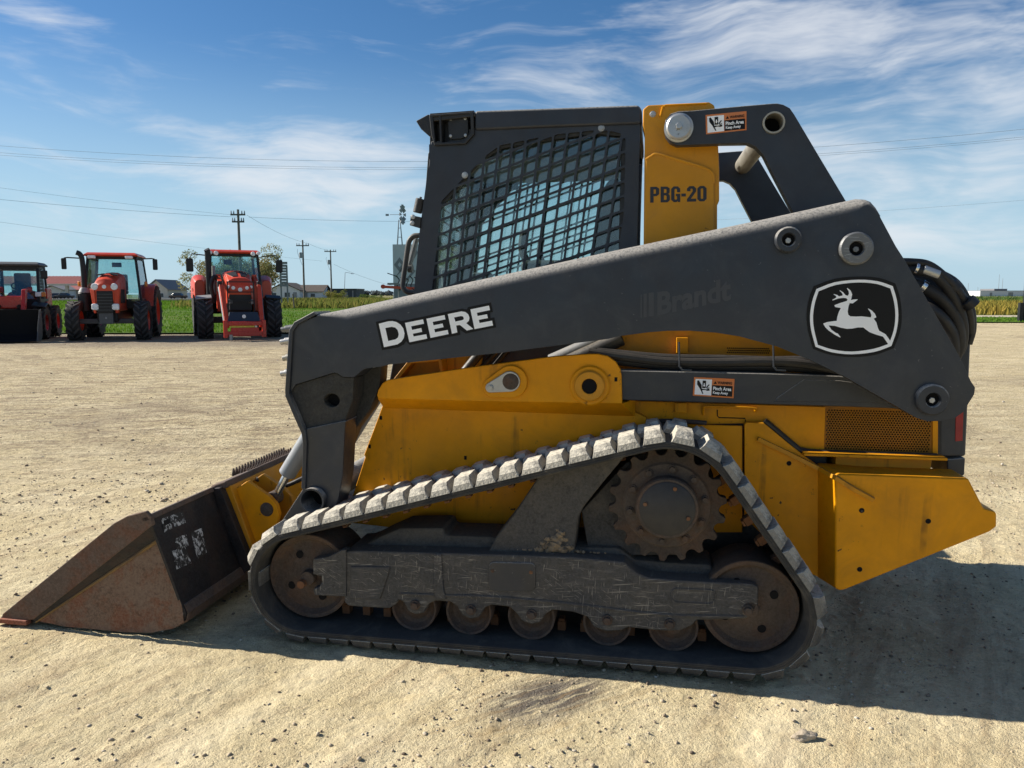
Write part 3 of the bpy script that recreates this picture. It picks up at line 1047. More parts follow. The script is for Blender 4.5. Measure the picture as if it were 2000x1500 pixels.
bm = rounded_arm()
arm = mk('lift_arm', bm, 'dark', ldr, bevel=0.005, ang=28)

cap_o = [(613, 608), (574, 629), (564, 645), (556, 763), (557, 775), (573, 813), (588, 846), (591, 866), (588, 955)]
cap_i = [(596, 955), (599, 866), (596, 844), (581, 809), (565, 771), (565, 763), (572, 647), (581, 634), (617, 615)]
endp = mk('end_plate', prism(pl(cap_o + cap_i, -0.812), -0.812, -0.64), 'dark', arm, bevel=0.004)
knee_px = [(567, 766), (577, 751.5), (652, 728.5), (659, 729.5), (669, 736.5), (691, 737.5), (689, 781), (676, 816), (674, 835), (597, 840), (582, 806), (566, 772)]
kc = at(648, 782, -0.785)
kh = [(kc[0] + (0.036 if i else 0.036) * math.cos(t), kc[1] + 0.030 * math.sin(t)) for i, t in enumerate([2 * math.pi * k / 20 for k in range(20)])]
knee = mk('knee_casting', prism(pl(knee_px, -0.785), -0.785, -0.66, [kh]), 'knee', arm, bevel=0.004)
mk('hole_shade', box(kc[0] - 0.05, kc[0] + 0.05, -0.74, -0.735, kc[1] - 0.045, kc[1] + 0.045), 'black', knee, False)  # black sheet added behind the hole, stands for the shade inside
leg_px = [(597, 838), (675, 822), (673, 843), (669, 928), (661, 975), (648, 1015), (600, 1062), (553, 1080), (535, 1062), (537, 1038), (590, 957), (598, 866)]
lc = at(615, 975, AD)
leg = mk('lower_leg', prism(pl(leg_px, AD), AD, -0.66, [circle(lc[0], lc[1], 0.056, 28)]), 'dark', arm, bevel=0.005)
gus_px = [(706, 724), (744, 714), (741, 755), (722, 800), (692, 840), (676, 880), (690, 780)]
mk('gusset', prism(pl(gus_px, -0.66), -0.658, -0.56), 'knee', arm, bevel=0.006)
for (px, py, l, mt) in ((556, 640, 0.05, 'worn_steel'), (562, 664, 0.055, 'zinc'), (559, 696, 0.045, 'pipe'), (556, 726, 0.055, 'zinc')):
    c = at(571, py, -0.74)
    b_ = cyl((c[0] + 0.02, -0.74, c[1]), (c[0] - l * 0.6, -0.74, c[1] - 0.006), 0.017, 0.017, 12)
    b_ = cyl((c[0] - l * 0.6, -0.74, c[1] - 0.006), (c[0] - l, -0.74, c[1] - 0.010), 0.012, 0.013, 12, bm=b_)
    mk('coupler', b_, mt, arm, bevel=0.002)
# pin bosses on the arm
for (px, py, R, ri, mt, mt2) in ((1540, 468, 0.050, 0.024, 'dark', 'zinc'), (1673, 485, 0.062, 0.026, 'worn_steel', 'worn_steel'), (1822, 781, 0.060, 0.026, 'dark', 'zinc')):
    c = at(px, py, AD - 0.02)
    b_ = lathe([(ri, 0.022), (ri, -0.002), (ri + 0.003, -0.006), (R - 0.006, -0.006), (R, 0.0), (R, 0.024)], (c[0], AD - 0.020, c[1]), 36)
    boss = mk('pin_boss', b_, mt, arm, ang=40)
    mk('hole_wall', lathe([(0, 0.016), (ri + 0.001, 0.016), (ri + 0.001, 0.018), (0, 0.018)], (c[0], AD - 0.020, c[1]), 24), 'black', boss)
    b_ = cyl((c[0], AD - 0.014, c[1] - 0.003), (c[0], AD, c[1] - 0.003), 0.012, seg=6)
    mk('pin_bolt', b_, mt2, boss, bevel=0.002)
tube_r = mk('torque_tube', lathe([(0.050, 0.0), (0.058, 0.0), (0.058, 1.67), (0.050, 1.67), (0.050, 0.0)], (lc[0], -0.835, lc[1]), 32), 'dark', ldr, ang=50)
mk('tube_end_shade', lathe([(0, 0.12), (0.0505, 0.12), (0.0505, 0.13), (0, 0.13)], (lc[0], -0.835, lc[1]), 24), 'black', tube_r)  # black disc stands for the shade inside the hollow tube

# ---------------- lettering and emblem on the arm
DZ = AD - 0.0022


def decal_poly(name, polys, d, mat, parent, holes=None, th=0.0008):
    bm = bmesh.new()
    for k, p in enumerate(polys):
        prism(p, d, d + th, (holes or {}).get(k, ()), bm)
    return mk(name, bm, mat, parent, False)


dz = lambda pts: pl(zoomed(pts, 730, 580, 0.125), DZ)
back = [(30, 390), (230, 345), (330, 347), (425, 378), (470, 370), (1150, 228), (1380, 182), (1455, 196), (1470, 160), (1830, 85), (1860, 235), (1815, 245), (1822, 330), (1882, 320),
        (1910, 475), (1580, 540), (1440, 572), (1345, 512), (1352, 590), (560, 750), (505, 690), (470, 740), (380, 790), (130, 830)]
dl = decal_poly('deere_decal', [dz(back)], DZ, 'decal_black', arm)
DZ2 = DZ - 0.0010
dz = lambda pts: pl(zoomed(pts, 730, 580, 0.125), DZ2)
Lt = {'D': ([(78, 418), (230, 380), (290, 377), (350, 390), (415, 430), (460, 490), (480, 570), (470, 640), (430, 700), (370, 740), (160, 785)],
            [(180, 485), (280, 466), (335, 478), (372, 515), (390, 580), (380, 630), (340, 662), (225, 688)]),
      'E1': ([(488, 405), (770, 350), (785, 418), (585, 458), (597, 515), (742, 485), (755, 545), (610, 575), (622, 618), (820, 582), (835, 650), (557, 708)], None),
      'E2': ([(822, 340), (1105, 283), (1120, 350), (920, 390), (933, 443), (1075, 415), (1090, 472), (945, 503), (957, 553), (1155, 515), (1168, 580), (887, 640)], None),
      'R': ([(1157, 268), (1370, 225), (1430, 235), (1475, 270), (1495, 325), (1485, 375), (1445, 410), (1555, 500), (1455, 525), (1345, 437), (1288, 447), (1305, 555), (1222, 575)],
            [(1255, 320), (1360, 298), (1395, 305), (1408, 335), (1400, 355), (1370, 365), (1275, 385)]),
      'E3': ([(1510, 195), (1800, 135), (1815, 205), (1610, 248), (1622, 298), (1770, 270), (1783, 330), (1640, 358), (1652, 408), (1848, 370), (1863, 445), (1575, 502)], None)}
for k_, (o_, h_) in Lt.items():
    decal_poly('letter', [dz(o_)], DZ2, 'decal_white', dl, {0: [dz(h_)]} if h_ else None)

lz = lambda pts, d: pl(zoomed(pts, 1570, 530, 0.12), d)


def closed_smooth(pts, corner):
    """subdivide a closed outline smoothly, keeping listed indices as corners"""
    out = []
    N = len(pts)
    cs = sorted(corner)
    for a, b in zip(cs, cs[1:] + [cs[0] + N]):
        seg = [pts[i % N] for i in range(a, b + 1)]
        sp = smooth_path([Vector((p[0], p[1], 0)) for p in seg], 3)
        out += [(p.x, p.y) for p in sp[:-1]]
    return out


e_back = closed_smooth([(160, 240), (500, 120), (880, 84), (1220, 105), (1490, 197), (1565, 430), (1595, 740), (1560, 1000), (1465, 1250), (1150, 1362), (780, 1395), (420, 1355), (150, 1262), (68, 960), (46, 700), (85, 440)], [0, 4, 8, 12])
e_ro = closed_smooth([(205, 288), (500, 178), (880, 136), (1200, 160), (1447, 240), (1512, 460), (1538, 720), (1508, 970), (1425, 1215), (1150, 1310), (780, 1350), (450, 1316), (190, 1227), (118, 950), (101, 720), (138, 480)], [0, 4, 8, 12])
e_ri = closed_smooth([(240, 325), (520, 222), (880, 181), (1180, 204), (1408, 279), (1467, 490), (1490, 720), (1465, 950), (1388, 1178), (1130, 1262), (780, 1305), (470, 1272), (228, 1196), (166, 940), (150, 720), (184, 500)], [0, 4, 8, 12])
deer = [(497, 550), (590, 515), (700, 482), (712, 458), (692, 437), (640, 432), (560, 442), (470, 473), (462, 463), (530, 427), (521, 398), (486, 379), (492, 369), (545, 384), (572, 406), (630, 393),
        (630, 370), (612, 342), (582, 316), (590, 309), (640, 340), (682, 390), (720, 396), (735, 360), (728, 320), (701, 279), (710, 272), (760, 310), (786, 370), (780, 420), (765, 468), (805, 459),
        (877, 454), (871, 466), (796, 522), (745, 516), (725, 580), (714, 650), (722, 703), (757, 732), (850, 736), (940, 732), (1092, 749), (1100, 710), (1081, 660), (1044, 609), (1055, 606), (1110, 640),
        (1157, 690), (1180, 748), (1137, 769), (1180, 830), (1205, 920), (1227, 967), (1330, 1022), (1410, 1135), (1398, 1196), (1370, 1180), (1290, 1063), (1180, 1031), (1070, 990), (1010, 946), (970, 913),
        (880, 913), (790, 931), (700, 935), (600, 916), (500, 886), (403, 880), (450, 950), (520, 1000), (552, 1010), (601, 1073), (580, 1071), (510, 1035), (400, 960), (350, 910), (314, 850), (380, 826),
        (470, 812), (535, 805), (545, 740), (570, 660), (603, 597), (510, 581)]
em = decal_poly('leaping_deer_emblem', [lz(e_back, DZ)], DZ, 'decal_black', arm)
decal_poly('emblem_border', [lz(e_ro, DZ2)], DZ2, 'decal_white', em, {0: [lz(e_ri, DZ2)]})
decal_poly('deer_figure', [lz(deer, DZ2 - 0.0010)], DZ2 - 0.0010, 'decal_white', em)


def text_on(name, s, corners, mat, parent, bold=0.0, s0=0.0, s1=1.0, t0=0.0, t1=1.0):
    v, f, asp = text_mesh(s, bold)
    bm = bmesh.new()
    vs = [bm.verts.new(quad_map(corners, s0 + (s1 - s0) * p[0], t0 + (t1 - t0) * p[1])) for p in v]
    for q_ in f:
        try:
            bm.faces.new([vs[i] for i in q_])
        except ValueError:
            pass
    return mk(name, bm, mat, parent, False, recalc=False)


# ghost of a removed sticker
gd_ = AD - 0.0015
gh = [v3(1284, 571, gd_), v3(1428, 541, gd_), v3(1428, 586, gd_), v3(1284, 617, gd_)]
g_o = text_on('ghost_lettering', 'Brandt', gh, 'ghost', arm, 0.035)
bars = []
for (x0, x1, yt, yb) in ((1251, 1254, 576, 621), (1257, 1263, 574, 620), (1267, 1277, 572, 618)):
    bars.append(pl([(x0, yt), (x1, yt - 1), (x1, yb - 1), (x0, yb)], gd_))
decal_poly('ghost_bar', bars, gd_, 'ghost', g_o)


def warning_decal(cpx, d, parent):
    c = [v3(p[0], p[1], d) for p in cpx]
    up = Vector((0, -1, 0))

    def rect(name, s0, s1, t0, t1, mat, par, lift):
        bm = bmesh.new()
        bm.faces.new([bm.verts.new(quad_map(c, s, t) + up * lift) for s, t in ((s0, t0), (s1, t0), (s1, t1), (s0, t1))])
        return mk(name, bm, mat, par, False)

    def shape(name, pts, mat, par, lift):
        bm = bmesh.new()
        bm.faces.new([bm.verts.new(quad_map(c, s, t) + up * lift) for s, t in pts])
        return mk(name, bm, mat, par, False)
    root = rect('warning_decal', 0, 1, 0, 1, 'decal_orange', parent, 0.0)
    rect('pictogram_panel', 0.04, 0.45, 0.07, 0.91, 'decal_white', root, 0.0008)
    rect('text_panel', 0.46, 0.965, 0.07, 0.62, 'decal_black', root, 0.0008)
    shape('hand_mark', [(0.085, 0.82), (0.125, 0.84), (0.20, 0.60), (0.21, 0.40), (0.33, 0.38), (0.37, 0.42), (0.40, 0.40), (0.41, 0.33), (0.35, 0.30), (0.30, 0.34), (0.22, 0.32), (0.255, 0.14), (0.235, 0.12), (0.17, 0.38), (0.09, 0.62)], 'decal_black', root, 0.0016)
    shape('press_mark', [(0.22, 0.44), (0.305, 0.44), (0.305, 0.84), (0.22, 0.84)], 'decal_black', root, 0.0022)
    shape('arrow_mark', [(0.262, 0.50), (0.292, 0.60), (0.275, 0.60), (0.275, 0.70), (0.25, 0.70), (0.25, 0.60), (0.232, 0.60)], 'decal_white', root, 0.0028)
    shape('finger_mark', [(0.315, 0.50), (0.38, 0.66), (0.395, 0.62), (0.34, 0.47), (0.40, 0.48), (0.40, 0.44), (0.33, 0.42)], 'decal_black', root, 0.0022)
    shape('alert_mark', [(0.495, 0.69), (0.575, 0.69), (0.535, 0.84)], 'decal_black', root, 0.0012)
    cc = [p + up * 0.0016 for p in c]
    text_on('warning_word', 'WARNING', cc, 'decal_black', root, 0.03, 0.59, 0.945, 0.69, 0.835)
    text_on('pinch_words', 'Pinch Area', cc, 'decal_white', root, 0.03, 0.49, 0.935, 0.36, 0.55)
    text_on('keep_words', 'Keep Away', cc, 'decal_white', root, 0.03, 0.49, 0.86, 0.12, 0.31)
    return root


# ---------------- upper links (hooks), towers, cross tube
HD = -0.56
hook_px = [(1325, 217), (1351, 216), (1447, 207), (1505, 202), (1518, 201.5), (1530, 204), (1543, 211), (1552, 224), (1600, 305), (1651, 390), (1700, 470), (1700, 520), (1610, 520), (1547, 412), (1508, 337), (1491, 303), (1476, 287), (1460, 280), (1401, 281), (1340, 283.5),
           (1322, 284), (1309, 278), (1300, 266), (1297, 250), (1300, 234), (1310, 222)]
pc = at(1511, 240, HD)
hook = mk('upper_link', prism(pl(hook_px, HD), HD, HD + 0.055, [circle(pc[0], pc[1], 0.043, 28)]), 'cab', ldr, bevel=0.004)
hc = at(1326, 247, HD - 0.03)
pin = mk('link_pin', lathe([(0, 0), (0.046, 0), (0.052, 0.006), (0.052, 0.022), (0.060, 0.024), (0.060, 0.034), (0, 0.034)], (hc[0], HD - 0.034, hc[1]), 36), 'zinc', hook, ang=40)
mk('pin_nut', cyl((hc[0], HD - 0.050, hc[1]), (hc[0], HD - 0.034, hc[1]), 0.014, seg=6), 'zinc', pin, bevel=0.002)
ctube = mk('cross_tube', lathe([(0.037, 0.0), (0.044, 0.0), (0.044, 1.14), (0.037, 1.14), (0.037, 0.0)], (pc[0], -0.57, pc[1]), 32), 'pipe', ldr, ang=50)
mk('tube_end_shade', lathe([(0, 0.10), (0.0375, 0.10), (0.0375, 0.11), (0, 0.11)], (pc[0], -0.57, pc[1]), 24), 'black', ctube)  # black disc paints the dark inside of the open tube
warning_decal([(1378, 224.5), (1458, 217), (1458, 254), (1379, 262.5)], HD - 0.002, hook)

TD = -0.47
tow_px = [(1256, 213), (1266, 205), (1300, 203.5), (1385, 199), (1395, 205), (1397, 215), (1403, 287), (1405, 330), (1405, 392), (1401, 401), (1401, 445), (1399, 700), (1262, 700), (1257, 476), (1259, 262), (1255, 245)]
tower = mk('rear_tower', prism(pl(tow_px, TD), TD, -0.36), 'yellow_worn', ldr, bevel=0.006)
tow2 = [(1260.5, 311), (1272, 304), (1284, 300), (1327, 313), (1380, 329), (1391, 336), (1395, 346), (1396, 700), (1264, 700), (1258, 476)]
tplate = mk('doubler_plate', prism(pl(tow2, TD - 0.012), TD - 0.012, TD + 0.002), 'yellow_worn', tower, bevel=0.006, seg=3)
seam = smooth_path([v3(*p, TD - 0.010) for p in ((1261, 312), (1272, 305), (1284, 301), (1327, 314), (1378, 329), (1390, 337), (1394, 348), (1394, 357))], 3)
mk('weld_bead', tube(seam, 0.006, 8), 'yellow_worn', tower)
tt = [v3(1270, 365, TD - 0.0135), v3(1380, 363, TD - 0.0135), v3(1380, 393, TD - 0.0135), v3(1270, 396, TD - 0.0135)]
STENCIL = [
    (0.0, [(0, 0), (0, 16), (6.5, 16), (9, 14), (9, 8.5), (6.5, 6.5), (3.4, 6.5), (3.4, 0)], [[(3.4, 9), (3.4, 13.4), (5.2, 13.4), (5.7, 12.9), (5.7, 9.5), (5.2, 9)]]),
    (10.4, [(0, 0), (0, 16), (6.5, 16), (9, 14.3), (9, 10), (7.8, 8.4), (9.2, 7), (9.2, 2), (6.8, 0)],
     [[(3.3, 9.6), (3.3, 13.5), (5.2, 13.5), (5.8, 13), (5.8, 10.1), (5.2, 9.6)], [(3.3, 2.5), (3.3, 7), (5.3, 7), (5.9, 6.4), (5.9, 3.1), (5.3, 2.5)]]),
    (20.9, [(9, 10), (5.8, 10), (5.8, 12.8), (5.2, 13.5), (3.9, 13.5), (3.3, 12.8), (3.3, 3.2), (3.9, 2.5), (5.2, 2.5), (5.8, 3.2), (5.8, 6), (4.7, 6), (4.7, 8.4), (9, 8.4), (9, 0), (6.8, 0), (6.5, 1), (5.3, 0), (2.5, 0),
            (0, 2.4), (0, 13.6), (2.5, 16), (6.6, 16), (9, 13.6)], []),
    (31.0, [(0, 5.5), (0, 8.5), (4.5, 8.5), (4.5, 5.5)], []),
    (36.6, [(0, 10.8), (0, 13.6), (2.4, 16), (6.6, 16), (9, 13.6), (9, 10.4), (3.8, 3), (9, 3), (9, 0), (0, 0), (0, 2.6), (5.6, 10.6), (5.6, 12.8), (5.1, 13.4), (3.9, 13.4), (3.4, 12.8), (3.4, 10.8)], []),
    (46.8, [(2.5, 0), (0, 2.4), (0, 13.6), (2.5, 16), (6.6, 16), (9, 13.6), (9, 2.4), (6.6, 0)], [[(3.9, 2.6), (3.3, 3.2), (3.3, 12.8), (3.9, 13.4), (5.2, 13.4), (5.7, 12.8), (5.7, 3.2), (5.2, 2.6)]])]
for off_, o_, h_ in STENCIL:
    xf_ = lambda x, y, z, off_=off_: quad_map(tt, (off_ + x) / 55.8, z / 16.0) + Vector((0, y, 0))
    mk('stencil_letter', prism(o_, 0.0, 0.0008, h_, xf=xf_), 'deco_text', tower, False)
bolt(1275, 223, TD, 0.010, 'zinc', tower)
lip = [v3(*p, TD - 0.004) for p in ((1289, 228), (1294, 209), (1300, 205.5), (1380, 202))]
mk('edge_bead', tube(lip, 0.004, 6), 'yellow', tower)

# ---------------- lower links and hoses
BD = -0.655
bar_px = [(1130, 721), (1220, 723), (1500, 729), (1640, 734), (1760, 748), (1850, 765), (1862, 785), (1840, 806), (1800, 806), (1745, 798), (1640, 794), (1220, 782), (1130, 780)]
blink = mk('lower_link', prism(pl(bar_px, BD), BD, BD + 0.075), 'dark', ldr, bevel=0.006)
pk = [(1512, 785), (1520, 775), (1570, 741), (1640, 743), (1740, 757), (1780, 790), (1700, 786)]
mk('pocket_plate', prism(pl(pk, BD - 0.003), BD - 0.003, BD + 0.01), 'dark', blink, bevel=0.003)
warning_decal([(1355.6, 736.5), (1434.6, 740), (1432.6, 777.8), (1353, 772.6)], BD - 0.004, blink)
for k, (y0, d, r) in enumerate(((706, -0.63, 0.019), (714, -0.60, 0.020), (699, -0.60, 0.018), (709, -0.57, 0.02))):
    pts = [v3(1150 + k * 8, y0 - 18 + k * 3, d), v3(1210, y0 - 10 + k, d), v3(1300, y0, d), v3(1400, y0 + 2, d), v3(1500, y0 + 1 + k * 2, d), v3(1580, y0 + 6, d), v3(1660, y0 + 26, d), v3(1740, y0 + 60, d)]
    mk('hydraulic_hose', tube(smooth_path(pts, 6), r, 10), 'hose', ldr)
for hx in (1327, 1511):
    pts = [v3(hx - 1, 668, -0.645), v3(hx, 700, -0.652), v3(hx, 716, -0.655), v3(hx + 6, 723, -0.656), v3(hx + 24, 724, -0.656)]
    mk('hose_clip', tube(pts, 0.004, 6), 'dark', ldr)
for (p0, p1, r, d, mt) in (((900, 735), (968, 652), 0.022, -0.52, 'plastic'), ((925, 735), (1000, 655), 0.014, -0.50, 'hose'), ((955, 728), (1010, 662), 0.013, -0.48, 'hose'), ((1075, 705), (1205, 648), 0.030, -0.50, 'cylinder'), ((1100, 712), (1215, 660), 0.034, -0.54, 'plastic')):
    a_, b_ = v3(*p0, d), v3(*p1, d)
    mk('hydraulic_line', cyl(a_, b_, r, seg=14), mt, ldr, bevel=0.003)

# ---------------- chassis
LD = -0.56
low_px = [(747, 792), (730, 838), (711, 888), (713, 893), (693, 955), (672, 1020), (760, 1030), (1280, 1030), (1290, 850), (1262, 815), (1240, 805)]
body = mk('chassis_panel', prism(pl(low_px, LD), LD, LD + 0.05), 'yellow', ldr, bevel=0.004)
FD = -0.68
fl_px = [(738, 779), (736, 772), (738, 762), (747, 748), (757, 742), (787, 737), (920, 717), (1080, 696), (1150, 691), (1168, 691), (1187, 695), (1203, 707), (1212, 722), (1214, 735), (1215.5, 789), (980, 785)]
flange = mk('side_flange', prism(pl(fl_px, FD), FD, FD + 0.025), 'yellow', body, bevel=0.005)
# folded underside of the flange
a_ = pl([(738, 779), (980, 785), (1215.5, 789)], FD)
b_ = pl([(750, 797), (980, 804), (1240, 813)], LD)
bm = bmesh.new()
va = [bm.verts.new((p[0], FD + 0.001, p[1] + 0.001)) for p in a_]
vb = [bm.verts.new((p[0], LD - 0.001, p[1])) for p in b_]
vc = [bm.verts.new((p[0], LD - 0.001, a_[i][1] + 0.01)) for i, p in enumerate(b_)]
for i in range(2):
    bm.faces.new((va[i], va[i + 1], vb[i + 1], vb[i]))
    bm.faces.new((va[i], vc[i], vc[i + 1], va[i + 1]))
bm.faces.new((va[0], vb[0], vc[0]))
bm.faces.new((va[2], vc[2], vb[2]))
mk('flange_fold', bm, 'yellow', body, ang=25)
# pin bosses on the flange
t1, t2 = at(999, 745, FD), at(964, 756, FD)
tear = hull2(circle(t1[0], t1[1], 0.072, 28) + circle(t2[0], t2[1], 0.045, 20))
pb = mk('boss_plate', prism(tear, FD - 0.016, FD + 0.003), 'yellow', flange, bevel=0.006, seg=3)
t1, t2 = at(996, 745, FD - 0.02), at(958, 757, FD - 0.02)
mk('pin_retainer', prism(hull2(circle(t1[0], t1[1], 0.045, 28) + circle(t2[0], t2[1], 0.022, 18)), FD - 0.026, FD - 0.014), 'zinc', pb, bevel=0.003)
mk('pin_end', lathe([(0, 0), (0.022, 0), (0.036, 0.006), (0.036, 0.02), (0, 0.02)], (t1[0] + 0.004, FD - 0.032, t1[1]), 28), 'rust_dark', pb)
bolt(958, 757, FD - 0.026, 0.011, 'zinc', pb)
c = at(1152, 753, FD)
pb = mk('boss_plate', lathe([(0, 0), (0.080, 0), (0.086, 0.006), (0.086, 0.02), (0, 0.02)], (c[0], FD - 0.014, c[1]), 40), 'yellow', flange, ang=40)
mk('boss_ring', lathe([(0.032, 0.004), (0.034, 0), (0.060, 0), (0.066, 0.006), (0.066, 0.02), (0.032, 0.02), (0.032, 0.004)], (c[0], FD - 0.030, c[1]), 40), 'yellow_worn', pb, ang=40)
mk('pin_end', lathe([(0, 0.006), (0.012, 0.004), (0.034, 0.008), (0.034, 0.02), (0, 0.02)], (c[0], FD - 0.030, c[1]), 28), 'black', pb)
for (px, py) in ((1203, 741), (744, 816), (722, 872), (909, 894)):
    cc = at(px, py, FD if px == 1203 else LD)
    d_ = (FD if px == 1203 else LD) - 0.0015
    mk('square_hole', box(cc[0] - 0.006, cc[0] + 0.006, d_, d_ + 0.003, cc[1] - 0.009, cc[1] + 0.009), 'black', body, False)

# inner hull so no light leaks through the machine
mk('inner_hull', box(-0.70, 1.22, -0.50, 0.50, 0.26, 0.98), 'frame_dusty', ldr, bevel=0.02)
mk('cab_base', box(-0.60, 0.40, -0.43, 0.43, 0.98, 1.22), 'cab', ldr, bevel=0.01)

# engine side: hood side, lower panel with the perforated grille
ED = -0.52
hood_px = [(1150, 640), (1560, 640), (1700, 600), (1800, 640), (1832, 700), (1832, 800), (1150, 800)]
hood = mk('engine_panel', prism(pl(hood_px, ED + 0.02), ED + 0.02, 0.50), 'yellow_worn', ldr, bevel=0.004)
g0 = pl([(1612, 794), (1822, 800), (1822, 888), (1609, 880)], ED)
low2 = [(1218, 783), (1640, 796), (1832, 800), (1832, 893), (1600, 886), (1560, 878), (1495, 826), (1260, 830), (1225, 805)]
epan = mk('lower_engine_panel', prism(pl(low2, ED), ED, ED + 0.02, [g0]), 'yellow', ldr, bevel=0.002)
mk('grille_back', prism(pl([(1600, 785), (1832, 790), (1832, 893), (1600, 888)], ED + 0.03), ED + 0.03, ED + 0.04), 'black', ldr, False)
xs_ = [p[0] for p in g0]
zs_ = [p[1] for p in g0]
holes = []
pt = 0.0112
hx0, hx1, hz0, hz1 = min(xs_) + 0.012, max(xs_) - 0.012, min(zs_) + 0.012, max(zs_) - 0.010
row, zz = 0, hz0
while zz < hz1:
    xx = hx0 + (pt / 2 if row % 2 else 0)
    while xx < hx1:
        holes.append(circle(xx, zz, pt * 0.36, 6, math.pi / 6))
        xx += pt
    row += 1
    zz += pt * 0.866
gout = [(min(xs_) - 0.004, min(zs_) - 0.002), (max(xs_) + 0.004, min(zs_) - 0.002), (max(xs_) + 0.004, max(zs_) + 0.004), (min(xs_) - 0.004, max(zs_) + 0.004)]
mk('perforated_grille', prism(gout, ED + 0.006, ED + 0.010, holes), 'grille_paint', epan, False)
# small upper grille of dark slots, bracket and handle
hs_ = []
for i in range(22):
    for j in range(3):
        hs_.append(v3(1421 + i * 3.8 + (j % 2) * 1.9, 680 + j * 4.2 + i * 0.05, ED + 0.018))
bm = bmesh.new()
for p in hs_:
    cyl((p.x, p.y, p.z), (p.x, p.y + 0.004, p.z), 0.0032, seg=6, bm=bm)
mk('vent_holes', bm, 'black', hood, False)
br = pl([(1321, 659), (1344, 659), (1344, 690), (1321, 690)], ED)
mk('bracket', prism(br, ED - 0.006, ED + 0.02), 'yellow', hood, bevel=0.003)
br = pl([(1318, 786), (1341, 786), (1341, 805), (1318, 805)], ED)
mk('bracket', prism(br, ED - 0.02, ED + 0.002), 'yellow', epan, bevel=0.003)
mk('grab_bar', tube(smooth_path([v3(1374, 810, ED), v3(1375, 797, ED - 0.012), v3(1385, 794, ED - 0.016), v3(1470, 797, ED - 0.016), v3(1474, 803, ED)], 5), 0.006, 8), 'yellow', epan)
mk('panel_seam', tube([v3(*p, ED) for p in ((1401, 800), (1401, 812), (1404, 815.5), (1455, 817), (1456, 824))], 0.0025, 6), 'black', epan)
mk('seal_strip', tube(smooth_path([v3(*p, ED - 0.014) for p in ((1493, 822), (1510, 836), (1555, 874), (1568, 880), (1600, 884), (1720, 888), (1830, 892))], 5), 0.014, 10), 'hose', ldr)
mk('dirt_ridge', tube(smooth_path([v3(1262, 824, LD - 0.004), v3(1300, 822, LD - 0.008), v3(1340, 823, LD - 0.006), v3(1380, 826, LD - 0.004)], 4), 0.010, 7), 'rust_dark', ldr)

# fender panels and counterweight box
fp1 = [(1240, 826), (1450, 832), (1450, 1040), (1240, 1040)]
mk('fender_panel', prism(pl(fp1, LD + 0.012), LD + 0.012, LD + 0.03), 'yellow', ldr, bevel=0.003)
fp2 = [(1454, 829), (1458, 825), (1492, 826), (1540, 866), (1580, 897), (1600, 911), (1600, 1128), (1578, 1118), (1530, 1085), (1454, 1010)]
fend = mk('fender_panel', prism(pl(fp2, LD), LD, LD + 0.03), 'yellow', ldr, bevel=0.003)
CD = -0.71
cw_px = [(1640, 926), (1700, 928), (1892, 935), (1922, 993), (1943, 999), (1947, 1003), (1947, 1029), (1933, 1039), (1650, 1152), (1640, 1154), (1631, 1148), (1632, 935)]
cw = pl(cw_px, CD)
cwi = list(cw)
for k_, q_ in ((0, (1597, 903)), (11, (1592, 909)), (10, (1592, 1122)), (9, (1597, 1128))):
    cwi[k_] = at(q_[0], q_[1], -0.535)
bm = bmesh.new()
ca_ = [bm.verts.new((p[0], CD, p[1])) for p in cw]
cb_ = [bm.verts.new((p[0], -0.535, p[1])) for p in cwi]
bm.faces.new(ca_)
bm.faces.new(list(reversed(cb_)))
for k_ in range(len(cw)):
    q_ = (k_ + 1) % len(cw)
    bm.faces.new((ca_[k_], cb_[k_], cb_[q_], ca_[q_]))
cwt = mk('counterweight_box', bm, 'yellow', ldr, bevel=0.008, seg=3)
mk('box_core', prism([(cw[0][0] + 0.02, 0.42), (1.60, 0.42), (1.62, 0.815), (cw[0][0] + 0.02, 0.815)], -0.543, 0.543), 'yellow_worn', ldr, bevel=0.004)
x0_, z0_ = at(1590, 897, -0.56)
mk('ledge_strip', prism([(1.10, 0.822), (1.66, 0.822), (1.66, 0.834), (1.10, 0.834)], -0.60, -0.53), 'yellow', ldr, bevel=0.003)
mk('guard_bar', tube([v3(1480, 857, LD - 0.010), v3(1545, 888, LD - 0.012), v3(1600, 915, LD - 0.030), v3(1634, 934, CD - 0.004), v3(1668, 955, CD - 0.012), v3(1706, 976, CD - 0.012)], 0.0125, 4), 'yellow_worn', ldr, bevel=0.001)
for (px, py, d) in ((1541, 905, LD), (1683, 997, CD), (1813, 1018, CD), (1679, 1112, CD)):
    c = at(px, py, d)
    mk('bolt_hole', lathe([(0, 0), (0.0085, 0), (0.0105, 0.001), (0.0105, 0.006), (0, 0.006)], (c[0], d - 0.0015, c[1]), 18), 'black', cwt if d == CD else fend)
bolt(1683, 998, CD + 0.002, 0.006, 'rust_dark', cwt, 0.004)

